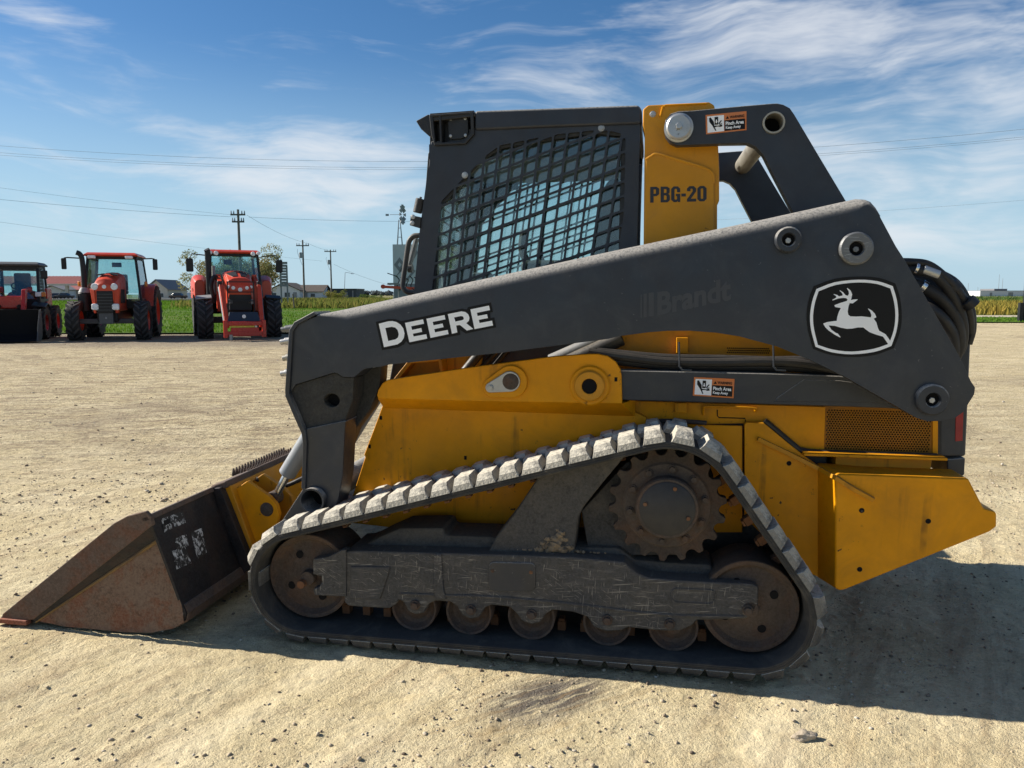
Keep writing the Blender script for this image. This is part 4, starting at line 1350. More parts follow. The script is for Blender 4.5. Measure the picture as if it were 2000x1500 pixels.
# tail: rear door, reflector
RD = -0.50
door_px = [(1740, 540), (1790, 520), (1850, 534), (1888, 585), (1898, 640), (1887, 892), (1834, 893), (1834, 800), (1740, 800)]
rdoor = mk('rear_door', prism(pl(door_px, RD), RD, 0.50), 'dark', ldr, bevel=0.012, seg=3)
mk('rear_bumper', prism(pl([(1850, 897), (1886, 894), (1884, 928), (1868, 934), (1850, 934)], RD), RD, 0.50), 'dark', ldr, bevel=0.006)
mk('door_edge', prism(pl([(1829, 800), (1839, 800), (1839, 893), (1827, 893)], RD - 0.008), RD - 0.008, RD + 0.02), 'hose', rdoor, bevel=0.003)
mk('reflector', prism(pl([(1867, 806), (1882, 804), (1880, 861), (1866, 862)], RD - 0.003), RD - 0.003, RD + 0.004), 'red_refl', rdoor, bevel=0.001)
for pts, r in (([(1735, 512, -.60), (1780, 512, -.62), (1815, 518, -.62), (1850, 545, -.62), (1880, 580, -.60), (1893, 612, -.56), (1896, 650, -.53)], 0.016),
               ([(1760, 528, -.60), (1795, 528, -.62), (1830, 540, -.62), (1862, 580, -.60), (1880, 630, -.57), (1878, 675, -.54), (1862, 700, -.52)], 0.021),
               ([(1760, 545, -.58), (1800, 560, -.60), (1840, 585, -.60), (1868, 625, -.58), (1874, 670, -.56), (1862, 702, -.54), (1845, 715, -.52)], 0.024),
               ([(1780, 590, -.58), (1815, 603, -.60), (1842, 625, -.60), (1860, 655, -.58), (1862, 690, -.56), (1850, 712, -.54)], 0.024),
               ([(1820, 525, -.55), (1868, 552, -.55), (1895, 598, -.54), (1900, 640, -.53), (1892, 672, -.52)], 0.014)):
    mk('rear_hose', tube(smooth_path([v3(*p) for p in pts], 6), r, 12), 'hose', ldr)
mk('hose_fitting', cyl(v3(1802, 526, -.625), v3(1833, 537, -.625), 0.021, seg=12), 'zinc', ldr, bevel=0.003)
mk('hose_fitting', cyl(v3(1786, 523, -.625), v3(1792, 525, -.625), 0.024, seg=12), 'chrome', ldr, bevel=0.002)
mk('hose_fitting', cyl(v3(1798, 557, -.605), v3(1806, 562, -.605), 0.027, seg=12), 'chrome', ldr, bevel=0.002)
for (px, py) in ((1862, 560), (1895, 592)):
    p = v3(px, py, -.60)
    mk('hose_tie', cyl(p + Vector((-0.012, 0, 0.012)), p + Vector((0.012, 0, -0.012)), 0.030, seg=12), 'plastic', ldr, bevel=0.003)

# ---------------- cab
KD = -0.45
panel_px = [(838, 282), (905, 280), (926, 262), (927, 253), (1251, 240), (1249, 300), (1244, 481), (1242, 600), (800, 640), (808, 575), (820, 447), (834, 345), (840, 316), (838, 300)]
panel = pl(panel_px, KD)
win = pl([(842, 572), (853, 420), (857, 398), (884, 380), (888, 366), (912, 346), (942, 324), (946, 306), (976, 284), (1010, 279), (1045, 272), (1080, 263), (1130, 258), (1165, 254), (1190, 255), (1214, 261), (1222, 272), (1219, 400), (1214, 520), (1206, 590), (960, 590)], KD)
P0, P1 = Vector(at(1157, 291, KD)), Vector(at(995, 324, KD))
A_ = Vector(at(1153, 321, KD)) - P0                   # one step down
B_ = (P0 - P1 - A_) / 6.0                              # one step right: P1 = P0 - 6B - A


def in_poly(p, poly):
    c = False
    for i in range(len(poly)):
        a, b = poly[i], poly[i - 1]
        if (a[1] > p[1]) != (b[1] > p[1]) and p[0] < (b[0] - a[0]) * (p[1] - a[1]) / (b[1] - a[1]) + a[0]:
            c = not c
    return c


def clip_convex(subj, poly_x0x1z0z1):
    return subj


def clip_to(subj, clip):
    """Sutherland-Hodgman against a star-shaped/near convex polygon (counter-clockwise)"""
    out = subj
    n = len(clip)
    for i in range(n):
        a, b = Vector(clip[i]), Vector(clip[(i + 1) % n])
        e = b - a
        inp, out = out, []
        if not inp:
            break
        side = lambda p: e.x * (p[1] - a.y) - e.y * (p[0] - a.x)
        for k in range(len(inp)):
            p, q_ = inp[k], inp[(k + 1) % len(inp)]
            sp, sq = side(p), side(q_)
            if sp >= 0:
                out.append(p)
            if (sp >= 0) != (sq >= 0):
                t = sp / (sp - sq)
                out.append((p[0] + (q_[0] - p[0]) * t, p[1] + (q_[1] - p[1]) * t))
    return out


wconv = hull2(win)          # the guard's outline is convex apart from its steps
cells = []
gb = 0.0052                 # half bar width
for i in range(-16, 8):
    for j in range(-4, 14):
        o_ = P0 + B_ * i + A_ * j
        u_, w_ = B_.normalized(), A_.normalized()
        pb_, pa_ = B_ - u_ * 2 * gb, A_ - w_ * 2 * gb
        q0 = o_ + u_ * gb + w_ * gb
        cell = [q0, q0 + pa_, q0 + pa_ + pb_, q0 + pb_]
        cell = [(p.x, p.y) for p in cell]
        cl_ = clip_to(cell, wconv)
        if len(cl_) < 3:
            continue
        ar = 0.5 * abs(sum(cl_[k][0] * cl_[(k + 1) % len(cl_)][1] - cl_[(k + 1) % len(cl_)][0] * cl_[k][1] for k in range(len(cl_))))
        if ar < 0.00035:
            continue
        cells.append(round_poly(cl_, 0.008, 3))
guard = mk('side_guard', prism(panel, KD, KD + 0.012, cells), 'cab', ldr, bevel=0.0)
for (px, py) in ((908, 342), (1174.5, 250)):
    bolt(px, py, KD, 0.011, 'zinc', guard, 0.008)
gl_out = pl([(838, 590), (848, 400), (905, 335), (940, 300), (980, 275), (1170, 245), (1228, 255), (1222, 600)], KD + 0.035)
pane = mk('side_window', prism(gl_out, KD + 0.040, KD + 0.045), 'glass', ldr, False)
# inner pillar frame around the pane (fills the gap between guard and glass)
fr_out = pl([(812, 640), (838, 300), (925, 250), (1250, 236), (1240, 640)], KD + 0.03)
fr_in = pl([(850, 590), (862, 408), (912, 352), (944, 314), (982, 291), (1080, 274), (1166, 262), (1214, 268), (1206, 590)], KD + 0.03)
mk('window_frame', prism(fr_out, KD + 0.014, KD + 0.038, [fr_in]), 'plastic', ldr, bevel=0.003)
# roof cap with overhang
roof_px = [(838, 223), (905, 217), (1247, 204.5), (1254, 214), (1253, 241), (1100, 247), (926, 254.5), (925, 262), (838, 262)]
rf = pl(roof_px, KD - 0.012)
lp0 = pl([(842, 226), (924, 219), (925, 263), (838, 263)], KD - 0.012)
roof = mk('cab_roof', prism(pl([(927, 216), (1247, 204.5), (1254, 214), (1253, 242), (1100, 247.5), (927, 254.5)], KD - 0.012), KD - 0.012, 0.462), 'cab', ldr, bevel=0.012, seg=3)
rz1 = at(927, 216, KD - 0.012)
fx = at(840, 224, KD - 0.012)
mk('roof_front', prism([(fx[0], fx[1] - 0.01), (rz1[0] + 0.004, rz1[1] - 0.006), (rz1[0] + 0.004, rz1[1] - 0.025), (fx[0], fx[1] - 0.03)], KD - 0.010, 0.460), 'plastic', roof, bevel=0.004)
# light housing pocket at the front top corner
ho = pl([(838, 224), (924, 217.5), (926, 262), (909, 281), (848, 284), (842, 262)], KD - 0.016)
hi = pl([(861, 226), (918, 222), (920, 258), (906, 276), (863, 278)], KD - 0.016)
hi2 = pl([(845, 228), (857, 227), (859, 276), (850, 278)], KD - 0.016)
lh = mk('light_housing', prism(ho, KD - 0.016, KD + 0.05, [hi, hi2]), 'plastic', ldr, bevel=0.003)
mk('housing_back', prism(pl([(840, 222), (926, 216), (926, 284), (840, 286)], KD + 0.05), KD + 0.045, KD + 0.30), 'plastic', lh, bevel=0.002)
mk('speaker_panel', prism(round_poly(pl([(874, 232), (914, 229), (915, 262), (904, 271), (876, 273)], KD + 0.006), 0.02), KD + 0.006, KD + 0.046), 'plastic', lh, bevel=0.004)
for (px, py) in ((880, 232.5), (908.5, 231), (880, 265.5), (909, 264)):
    bolt(px, py, KD + 0.006, 0.0055, 'zinc', lh, 0.003)
vis = pl([(812, 236), (836, 223), (842, 226), (845, 268), (838, 266), (822, 252)], KD + 0.01)
mk('sun_visor', prism(vis, KD + 0.01, 0.44), 'plastic', roof, bevel=0.004)
# front door frame + glass, rear wall, headliner
f0, f1 = at(838, 285, KD), at(806, 600, KD)
dx_ = (f1[0] - f0[0]) / (f1[1] - f0[1])


def front_x(z):
    return f0[0] + dx_ * (z - f0[1])


for (ya, yb) in ((KD + 0.012, KD + 0.06), (0.39, 0.438)):
    mk('front_pillar', prism([(front_x(0.98) + 0.004, 0.98), (front_x(2.2) + 0.004, 2.2), (front_x(2.2) + 0.05, 2.2), (front_x(0.98) + 0.05, 0.98)], ya, yb), 'cab', ldr, bevel=0.004)
mk('front_header', box(front_x(2.2), front_x(2.2) + 0.06, -0.39, 0.39, 2.10, 2.20), 'cab', ldr, bevel=0.005)
bm = prism([(front_x(1.25) + 0.02, 1.25), (front_x(2.1) + 0.02, 2.1), (front_x(2.1) + 0.025, 2.1), (front_x(1.25) + 0.025, 1.25)], -0.39, 0.39)
mk('front_window', bm, 'glass', ldr, False)
mk('headliner', box(-0.50, 0.37, -0.40, 0.40, 2.12, 2.20), 'interior', ldr, bevel=0.01)
mk('rear_pillar', box(0.33, 0.385, -0.435, -0.36, 1.2, 2.2), 'cab', ldr, bevel=0.006)
mk('rear_pillar', box(0.33, 0.385, 0.36, 0.435, 1.2, 2.2), 'cab', ldr, bevel=0.006)
mk('rear_wall', box(0.33, 0.375, -0.36, 0.36, 1.2, 1.52), 'interior', ldr, bevel=0.006)
mk('rear_window', box(0.35, 0.355, -0.36, 0.36, 1.52, 2.12), 'glass', ldr, False)
mk('cab_floor', box(-0.62, 0.38, -0.42, 0.42, 1.222, 1.26), 'interior', ldr, bevel=0.005)
# seat and controls
st_ = mk('operator_seat', box(-0.18, 0.22, -0.23, 0.23, 1.38, 1.50), 'seat', ldr, bevel=0.04, seg=3)
b_ = prism([(0.12, 1.46), (0.24, 1.46), (0.33, 2.02), (0.25, 2.06), (0.20, 1.98)], -0.21, 0.21)
mk('seat_back', b_, 'seat', st_, bevel=0.035, seg=3)
mk('seat_base', box(-0.10, 0.20, -0.18, 0.18, 1.26, 1.38), 'interior', st_, bevel=0.01)
for s in (-1, 1):
    mk('arm_rest', box(-0.16, 0.14, s * 0.30 - 0.045, s * 0.30 + 0.045, 1.60, 1.66), 'seat', st_, bevel=0.02)
    mk('joystick', tube(smooth_path([(-0.14, s * 0.30, 1.66), (-0.16, s * 0.30, 1.72), (-0.15, s * 0.30, 1.80)], 4), 0.018, 10), 'plastic', st_)
mk('display_console', prism([(-0.52, 1.26), (-0.40, 1.26), (-0.44, 1.62), (-0.54, 1.62)], -0.38, -0.22), 'interior', ldr, bevel=0.01)
mk('display_console', prism([(-0.52, 1.26), (-0.40, 1.26), (-0.44, 1.62), (-0.54, 1.62)], 0.22, 0.38), 'interior', ldr, bevel=0.01)
# hand rail, damper, hinge bracket on the front corner
mk('grab_rail', tube(smooth_path([v3(*p, -0.43) for p in ((819, 460), (809, 461), (801, 468), (797, 480), (792, 515), (787, 552), (788.5, 563), (796, 570), (809, 572))], 5), 0.0125, 12), 'plastic', ldr)
br_ = pl([(802, 420), (822, 424), (820, 446), (800, 440)], -0.462)
hb = mk('hinge_bracket', prism(br_, -0.462, -0.44), 'plastic', ldr, bevel=0.002)
bolt(806.5, 423.5, -0.462, 0.008, 'zinc', hb, 0.004)
bolt(805, 435.5, -0.462, 0.008, 'zinc', hb, 0.004)
mk('door_damper', cyl(v3(815, 416, -0.44), v3(821, 388, -0.44), 0.021, seg=16), 'hose', ldr, bevel=0.004)
mk('damper_stud', cyl(v3(821, 389, -0.44), v3(822, 384.5, -0.44), 0.006, seg=8), 'hose', ldr)
mk('wiper_arm', cyl(v3(814, 465, -0.30), v3(799, 520, -0.30), 0.014, seg=8), 'interior', ldr)
mk('wiper_motor', cyl(v3(797, 524, -0.30), v3(806, 524, -0.30), 0.022, seg=10), 'plastic', ldr, bevel=0.004)
# lower front of the cab and the yellow step box behind the flange
mk('footwell', prism(pl([(800, 640), (768, 700), (757, 760), (1230, 760), (1240, 600)], -0.44), -0.44, 0.44), 'cab', ldr, bevel=0.006)
yb = mk('step_box', prism(pl([(765, 745), (796, 706), (802, 703), (858, 699), (862, 702), (868, 745)], -0.55), -0.55, -0.45, [pl([(776, 745 - 2), (803, 710), (856, 705), (862, 743)], -0.55)]), 'yellow_worn', ldr, bevel=0.002)
mk('step_back', prism(pl([(770, 745), (800, 700), (866, 695), (945, 680), (935, 745)], -0.455), -0.458, -0.446), 'yellow_worn', ldr, False)

# ---------------- undercarriage
YO, YI = -1.0, -0.55
cF, cR, cS = (-1.005, 0.265), (0.862, 0.265), (0.530, 0.660)
RI, RS = 0.205, 0.250
hp = hull2(circle(cF[0], cF[1], RI, 160) + circle(cR[0], cR[1], RI, 160) + circle(cS[0], cS[1], RS, 160))
hp = [Vector(p) for p in hp]            # counter-clockwise in x-z
Ls = [0.0]
for i in range(len(hp)):
    Ls.append(Ls[-1] + (hp[(i + 1) % len(hp)] - hp[i]).length)
LT = Ls[-1]


def track_at(s):
    s %= LT
    lo, hi_ = 0, len(hp)
    import bisect
    k = bisect.bisect_right(Ls, s) - 1
    k = min(k, len(hp) - 1)
    a, b = hp[k], hp[(k + 1) % len(hp)]
    f = (s - Ls[k]) / max(1e-9, (b - a).length)
    p = a.lerp(b, f)
    return p


def track_frame(s):
    p = track_at(s)
    t = (track_at(s + 0.03) - track_at(s - 0.03)).normalized()
    n = Vector((t.y, -t.x))              # outward for counter-clockwise
    return p, t, n


NB = 220
bm = bmesh.new()
sec = [(YO + 0.006, 0.0), (YO, 0.004), (YO, 0.026), (YO + 0.004, 0.030), (YI - 0.004, 0.030), (YI, 0.026), (YI, 0.004), (YI - 0.006, 0.0)]
rings = []
for k in range(NB):
    p, t, n = track_frame(LT * k / NB)
    rings.append([bm.verts.new((p.x + n.x * h, y, p.y + n.y * h)) for y, h in sec])
for k in range(NB):
    A, B = rings[k], rings[(k + 1) % NB]
    for i in range(len(sec)):
        bm.faces.new((A[i], A[(i + 1) % len(sec)], B[(i + 1) % len(sec)], B[i]))
belt = mk('track_belt', bm, 'rubber_in', ldr, ang=40)
# edge cord lines
for h_ in (0.010, 0.019):
    pts = [track_frame(LT * k / NB) for k in range(NB + 1)]
    mk('edge_rib', tube([(p.x + n.x * h_, YO - 0.0005, p.y + n.y * h_) for p, t, n in pts], 0.0018, 5), 'rubber_in', belt)


def lug_mesh():
    bm = bmesh.new()

    def block(ya, yb, l0, l1, h, sa, sb, ox):
        # base ring, mid shoulder, top ring: sloped outer ends
        A = [(-l0, ya), (l0, ya), (l0, yb), (-l0, yb)]
        lm = l1 + (l0 - l1) * 0.38
        Mi = [(-lm, ya + sa * 0.22), (lm, ya + sa * 0.22), (lm, yb - sb * 0.25), (-lm, yb - sb * 0.25)]
        T = [(-l1, ya + sa), (l1, ya + sa), (l1, yb - sb), (-l1, yb - sb)]
        rows = []
        for ring, z in ((A, -0.004), (Mi, h * 0.45), (T, h)):
            rows.append([bm.verts.new((ox + p[0], p[1], z)) for p in ring])
        for R0_, R1_ in zip(rows, rows[1:]):
            for i in range(4):
                bm.faces.new((R0_[i], R0_[(i + 1) % 4], R1_[(i + 1) % 4], R1_[i]))
        bm.faces.new(rows[-1])
        bm.faces.new(list(reversed(rows[0])))
    block(-1.004, -0.835, 0.0465, 0.033, 0.043, 0.036, 0.02, 0.0)
    block(-0.83, -0.70, 0.036, 0.026, 0.034, 0.02, 0.02, 0.040)
    block(-0.70, -0.552, 0.042, 0.026, 0.032, 0.02, 0.05, 0.004)
    bmesh.ops.recalc_face_normals(bm, faces=bm.faces)
    return bm


NL = round(LT / 0.0985)
lug0 = mk('tread_lug', lug_mesh(), 'rubber', belt, bevel=0.0022, ang=24)
bm = box(-0.018, 0.018, -0.80, -0.755, -0.040, 0.002)
box(-0.013, 0.013, -0.80, -0.755, -0.052, -0.040, bm)
dl0 = mk('drive_lug', bm, 'rust_tooth', belt, bevel=0.004)
for k in range(NL):
    s = LT * k / NL
    for src, off, ds in ((lug0, 0.029, 0.0), (dl0, 0.0, LT / NL / 2)):
        p, t, n = track_frame(s + ds)
        o = src if k == 0 else src.copy()
        if k:
            COL.objects.link(o)
            o.parent = belt
        o.location = (p.x + n.x * off, 0, p.y + n.y * off)
        # local x along the belt, local z outward
        o.rotation_euler = Matrix(((t.x, 0, n.x), (0, 1, 0), (t.y, 0, n.y))).to_euler()
        if src is lug0:
            o.scale = (random.uniform(0.93, 1.03), 1, random.uniform(0.82, 1.08))

# idlers
for c in (cF, cR):
    prof = [(0, -0.03), (0.030, -0.03), (0.034, -0.02), (0.034, 0.0), (0.075, 0.006), (0.10, 0.012), (0.128, 0.020), (0.155, 0.022), (0.165, 0.012), (0.172, 0.0), (0.187, -0.002), (0.190, 0.002), (0.190, 0.22), (0, 0.22)]
    idl = mk('idler_wheel', lathe(prof, (c[0], -0.90, c[1]), 56), 'rust', ldr, ang=35)
    for k in range(4):
        t = 0.5 + k * math.pi / 2
        hx_, hz_ = c[0] + 0.105 * math.cos(t), c[1] + 0.105 * math.sin(t)
        mk('lightening_hole', lathe([(0, 0), (0.017, 0), (0.017, 0.02), (0, 0.02)], (hx_, -0.8905, hz_), 16), 'black', idl)
# sprocket and final drive
TN = 18
out = []
for k in range(TN):
    a = 2 * math.pi * k / TN + 0.12
    w_ = 2 * math.pi / TN
    for f, r in ((-0.5, 0.203), (-0.36, 0.206), (-0.25, 0.213), (-0.19, 0.225), (-0.13, 0.234), (0.13, 0.234), (0.19, 0.225), (0.25, 0.213), (0.36, 0.206)):
        out.append((cS[0] + r * math.cos(a + f * w_), cS[1] + r * math.sin(a + f * w_)))
spr = mk('drive_sprocket', prism(out, -0.885, -0.845, [circle(cS[0], cS[1], 0.12, 32)]), 'rust_sprocket', ldr, bevel=0.004)
mk('sprocket_disc', lathe([(0.11, 0.0), (0.168, 0.0), (0.176, 0.008), (0.176, 0.03), (0.11, 0.03)], (cS[0], -0.893, cS[1]), 48), 'rust_dark', spr, ang=40)
for k in range(10):
    a = 2 * math.pi * k / 10 + 0.2
    hx_, hz_ = cS[0] + 0.150 * math.cos(a), cS[1] + 0.150 * math.sin(a)
    b_ = cyl((hx_, -0.907, hz_), (hx_, -0.890, hz_), 0.0135, seg=6)
    b_ = cyl((hx_, -0.898, hz_), (hx_, -0.889, hz_), 0.0185, seg=14, bm=b_)
    mk('bolt', b_, 'rust_dark', spr, bevel=0.0015)
hub = mk('final_drive_hub', lathe([(0.095, 0), (0.118, 0), (0.124, 0.008), (0.124, 0.06), (0.132, 0.10), (0.132, 0.3), (0, 0.3)], (cS[0], -0.945, cS[1]), 48), 'rust_dark', ldr, ang=35)
mk('hub_cover', lathe([(0, 0), (0.104, 0), (0.109, 0.004), (0.109, 0.03), (0, 0.03)], (cS[0], -0.950, cS[1]), 48), 'hub_paint', hub, ang=40)
for a in (1.25, 2.95, 5.9):
    hx_, hz_ = cS[0] + 0.088 * math.cos(a), cS[1] + 0.088 * math.sin(a)
    mk('bolt', cyl((hx_, -0.956, hz_), (hx_, -0.945, hz_), 0.0085, seg=10), 'rust_tooth', hub, bevel=0.002)
mk('drive_case', lathe([(0, 0), (0.20, 0), (0.21, 0.02), (0.21, 0.30), (0, 0.30)], (cS[0], -0.82, cS[1]), 40), 'frame_dusty', ldr)
fd_px = [(1135, 998), (1222, 905), (1300, 880), (1345, 900), (1350, 1060), (1320, 1085), (1150, 1085)]
mk('drive_mount', prism(pl(fd_px, -0.80), -0.80, -0.55), 'frame_dusty', ldr, bevel=0.006)

# track frame casting
TD_ = -0.93


def lobe(cx, cy, w, h, n=7):
    return [(cx + w * math.cos(math.pi * (1 - k / (n - 1))), cy + h * math.sin(math.pi * k / (n - 1))) for k in range(n)]


fr = [(672, 1078), (700, 1076), (846, 1080), (951, 1083), (1120, 1088), (1219, 1098), (1232, 1110), (1245, 1120), (1268, 1129), (1327, 1134), (1470, 1141), (1482, 1147), (1480, 1184), (1473, 1200), (1456, 1209), (1361, 1212)]
fr += [(1352, 1222), (1330, 1232), (1300, 1233), (1255, 1229), (1228, 1226)]
fr += [(1212, 1232), (1186, 1234), (1160, 1226), (1148, 1206), (1120, 1196), (1080, 1192)]
fr += [(1066, 1200), (1055, 1216), (1038, 1220), (1020, 1214), (1008, 1198), (995, 1186), (960, 1182)]
fr += [(947, 1188), (936, 1206), (919, 1210), (902, 1202), (893, 1186), (880, 1176), (850, 1174), (838, 1180)]
fr += [(828, 1198), (812, 1201), (797, 1194), (788, 1176), (779, 1172), (772, 1182), (760, 1189), (720, 1187), (680, 1184), (672, 1176)]
tf = mk('track_frame', prism(pl(fr, TD_), TD_, -0.66), 'frame', ldr, bevel=0.008, seg=3)
deck = [(676, 1076), (714, 1064), (741, 1050), (780, 1033), (866, 1032), (870, 1047), (954, 1050), (1060, 1062), (1122, 1070), (1210, 1072), (1240, 1095), (1300, 1100), (1390, 1105), (1400, 1130), (1380, 1150), (680, 1150)]
mk('frame_deck', prism(pl(deck, -0.84), -0.84, -0.62), 'frame_dusty', tf, bevel=0.015, seg=3)
gs = [(951, 1084), (968, 1050), (1000, 1010), (1032, 962), (1062, 915), (1230, 880), (1180, 940), (1140, 990), (1130, 1010), (1120, 1090)]
mk('frame_gusset', prism(pl(gs, -0.885), -0.885, -0.70), 'frame_dusty', tf, bevel=0.008)
fk = [(611, 1092), (640, 1088), (668, 1074), (676, 1074), (676, 1166), (614, 1163), (611, 1150), (622, 1148), (628, 1138), (628, 1126), (611, 1122)]
mk('idler_fork', prism(pl(fk, -0.938), -0.938, -0.89), 'frame', tf, bevel=0.005)
mk('axle_bolt', cyl((cF[0] - 0.02, -0.955, cF[1] - 0.02), (cF[0] - 0.02, -0.90, cF[1] - 0.02), 0.019, seg=8), 'rust_tooth', tf, bevel=0.003)
mk('raised_pad', prism(pl([(684, 1107), (762, 1108), (757, 1128), (742, 1172), (684, 1170)], TD_ - 0.008), TD_ - 0.008, TD_ + 0.01), 'frame', tf, bevel=0.006)
mk('raised_rib', prism(pl([(846, 1082), (862, 1083), (866, 1150), (872, 1172), (848, 1172), (846, 1150)], TD_ - 0.010), TD_ - 0.010, TD_ + 0.01), 'frame', tf, bevel=0.007)
cvp = mk('cover_plate', prism(round_poly(pl([(954, 1098), (1046, 1100), (1046, 1155), (954, 1155)], TD_ - 0.006), 0.028, 5), TD_ - 0.006, TD_ + 0.01), 'dark', tf, bevel=0.003)
bolt(962, 1115, TD_ - 0.006, 0.006, 'rust_dark', cvp, 0.003)
bolt(1037, 1118, TD_ - 0.006, 0.006, 'rust_tooth', cvp, 0.003)
mk('oval_rim', tube([Vector((p[0], TD_ - 0.001, p[1])) for p in (lambda q_: q_ + [q_[0]])(round_poly(pl([(1312, 1149), (1398, 1153), (1396, 1180), (1311, 1176)], TD_), 0.03, 6))], 0.0035, 6), 'frame', tf)
# bottom flange line
mk('lower_rib', tube(smooth_path([v3(*p, TD_ - 0.001) for p in ((782, 1160), (860, 1163), (960, 1166), (1100, 1178), (1240, 1195), (1340, 1203), (1452, 1204))], 4), 0.006, 6), 'frame', tf)
for (px, py) in ((810, 1183), (919, 1192), (1038, 1201), (1186, 1212), (1308, 1220), (1461, 1193)):
    c = at(px, py, TD_ - 0.01)
    b_ = cyl((c[0], TD_ - 0.022, c[1]), (c[0], TD_, c[1]), 0.0165, seg=6)
    b_ = cyl((c[0], TD_ - 0.008, c[1]), (c[0], TD_ + 0.002, c[1]), 0.022, seg=16, bm=b_)
    mk('bolt', b_, 'rust_dark', tf, bevel=0.002)
for xr in (-0.526, -0.284, -0.016, 0.300, 0.566):
    prof = [(0, 0.02), (0.03, 0.02), (0.045, 0.035), (0.062, 0.045), (0.076, 0.042), (0.086, 0.03), (0.090, 0.015), (0.098, 0.010), (0.100, 0.016), (0.100, 0.09), (0.085, 0.10), (0.085, 0.20), (0.100, 0.21), (0.100, 0.28), (0, 0.28)]
    mk('track_roller', lathe(prof, (xr, -0.925, 0.160), 40), 'rust', ldr, ang=35)
# dried mud heaped on the frame ledge
r_ = random.Random(3)
bm = bmesh.new()
for k in range(150):
    px = r_.gauss(1075, 38)
    sz = max(0.005, 0.030 * math.exp(-abs(px - 1085) / 45) * r_.uniform(.3, 1))
    py = 1066 - 44 * math.exp(-((px - 1085) / 26) ** 2) * r_.random() + (px - 1085) * 0.04
    p = v3(min(max(px, 985), 1200), py + 10, -0.86 - r_.random() * 0.03)
    vs = bmesh.ops.create_icosphere(bm, subdivisions=1, radius=sz)['verts']
    for v in vs:
        v.co = Vector((v.co.x * r_.uniform(.7, 1.3), v.co.y * r_.uniform(.7, 1.2), v.co.z * r_.uniform(.6, 1.1))) + p
mk('mud_heap', bm, 'mud', tf, False)

# ---------------- bucket, quick coupler, tilt cylinders
BW = 1.03
prof_px = [(2, 1211), (46, 1213), (140, 1225), (248, 1233), (298, 1234), (340, 1226), (361, 1213), (363, 1198), (356, 1182), (293, 1012)]
outer = pl(prof_px, -BW)
outer = [(p[0], max(p[1], 0.006)) for p in outer]
inner = []
for i, p in enumerate(outer):
    a = Vector(outer[max(i - 1, 0)])
    b = Vector(outer[min(i + 1, len(outer) - 1)])
    t = (b - a).normalized()
    inner.append((p[0] - t.y * 0.014, p[1] + t.x * 0.014))
shell = outer + list(reversed(inner))
bucket = mk('bucket', prism(shell, -BW, BW), 'bucket_black', ldr, bevel=0.002)
sp_px = [(0, 1212), (5, 1199), (222, 1022), (248, 1008), (284, 999), (294, 1010), (298, 1026), (64, 1211)]
up_ = mk('side_strip', prism(pl(sp_px, -BW - 0.018), -BW - 0.018, -BW + 0.004), 'bucket_strip', bucket, bevel=0.004)
# recessed facet and lower panel
e0, e1 = at(64, 1211, -BW - 0.016), at(298, 1026, -BW - 0.016)
y0_, y1_ = at(78, 1211, -BW + 0.012), at(305, 1058, -BW + 0.012)
bm = bmesh.new()
q4 = [bm.verts.new((e0[0], -BW - 0.016, e0[1])), bm.verts.new((e1[0], -BW - 0.016, e1[1])), bm.verts.new((y1_[0], -BW + 0.020, y1_[1])), bm.verts.new((y0_[0], -BW - 0.010, y0_[1]))]
bm.faces.new(q4)
mk('side_facet', bm, 'bucket_black', bucket, False)
wl = [Vector((y0_[0] + (y1_[0] - y0_[0]) * k / 8, -BW - 0.012 + 0.030 * k / 8, y0_[1] + (y1_[1] - y0_[1]) * k / 8)) for k in range(9)]
mk('worn_edge', tube(wl, 0.004, 6, r_end=0.009), 'worn_yellow', bucket)
low_p = pl([(78, 1211), (130, 1222), (248, 1233), (298, 1234), (340, 1226), (361, 1214), (356, 1184), (305, 1058)], -BW)
bm = bmesh.new()
mx = len(low_p)
ydep = [-BW - 0.010, -BW - 0.010, -BW - 0.010, -BW - 0.010, -BW - 0.010, -BW - 0.008, -BW - 0.002, -BW + 0.018]
vs = [bm.verts.new((p[0], y, p[1])) for p, y in zip(low_p, ydep)]
cen = bm.verts.new((sum(p[0] for p in low_p) / mx + 0.05, -BW + 0.002, sum(p[1] for p in low_p) / mx))
for i in range(mx):
    bm.faces.new((vs[i], vs[(i + 1) % mx], cen))
mk('side_panel', bm, 'bucket_rust', bucket, True, ang=60)
for s in (1,):      # far end plate, plain
    fp_ = pl([(0, 1212), (5, 1199), (222, 1022), (248, 1008), (284, 999), (294, 1010), (361, 1214), (298, 1234), (248, 1233), (46, 1213)], -BW)
    mk('end_plate', prism(fp_, BW - 0.002, BW + 0.016), 'bucket_rust', bucket, bevel=0.003)
ce = outer[0]
mk('cutting_edge', prism([(ce[0] - 0.015, 0.004), (ce[0] + 0.16, 0.004), (ce[0] + 0.16, 0.026), (ce[0] + 0.02, 0.026)], -BW - 0.03, BW + 0.03), 'bucket_red', bucket, bevel=0.003)
# back plane of the bucket
pb0, pb1 = Vector((outer[-2][0], 0, outer[-2][1])), Vector((outer[-1][0], 0, outer[-1][1]))
tb = (pb1 - pb0).normalized()
nb = Vector((tb.z, 0, -tb.x))           # points to the rear


def on_back(px, py, lift=0.0):
    return at3(px, py, pb0 + nb * lift, nb)


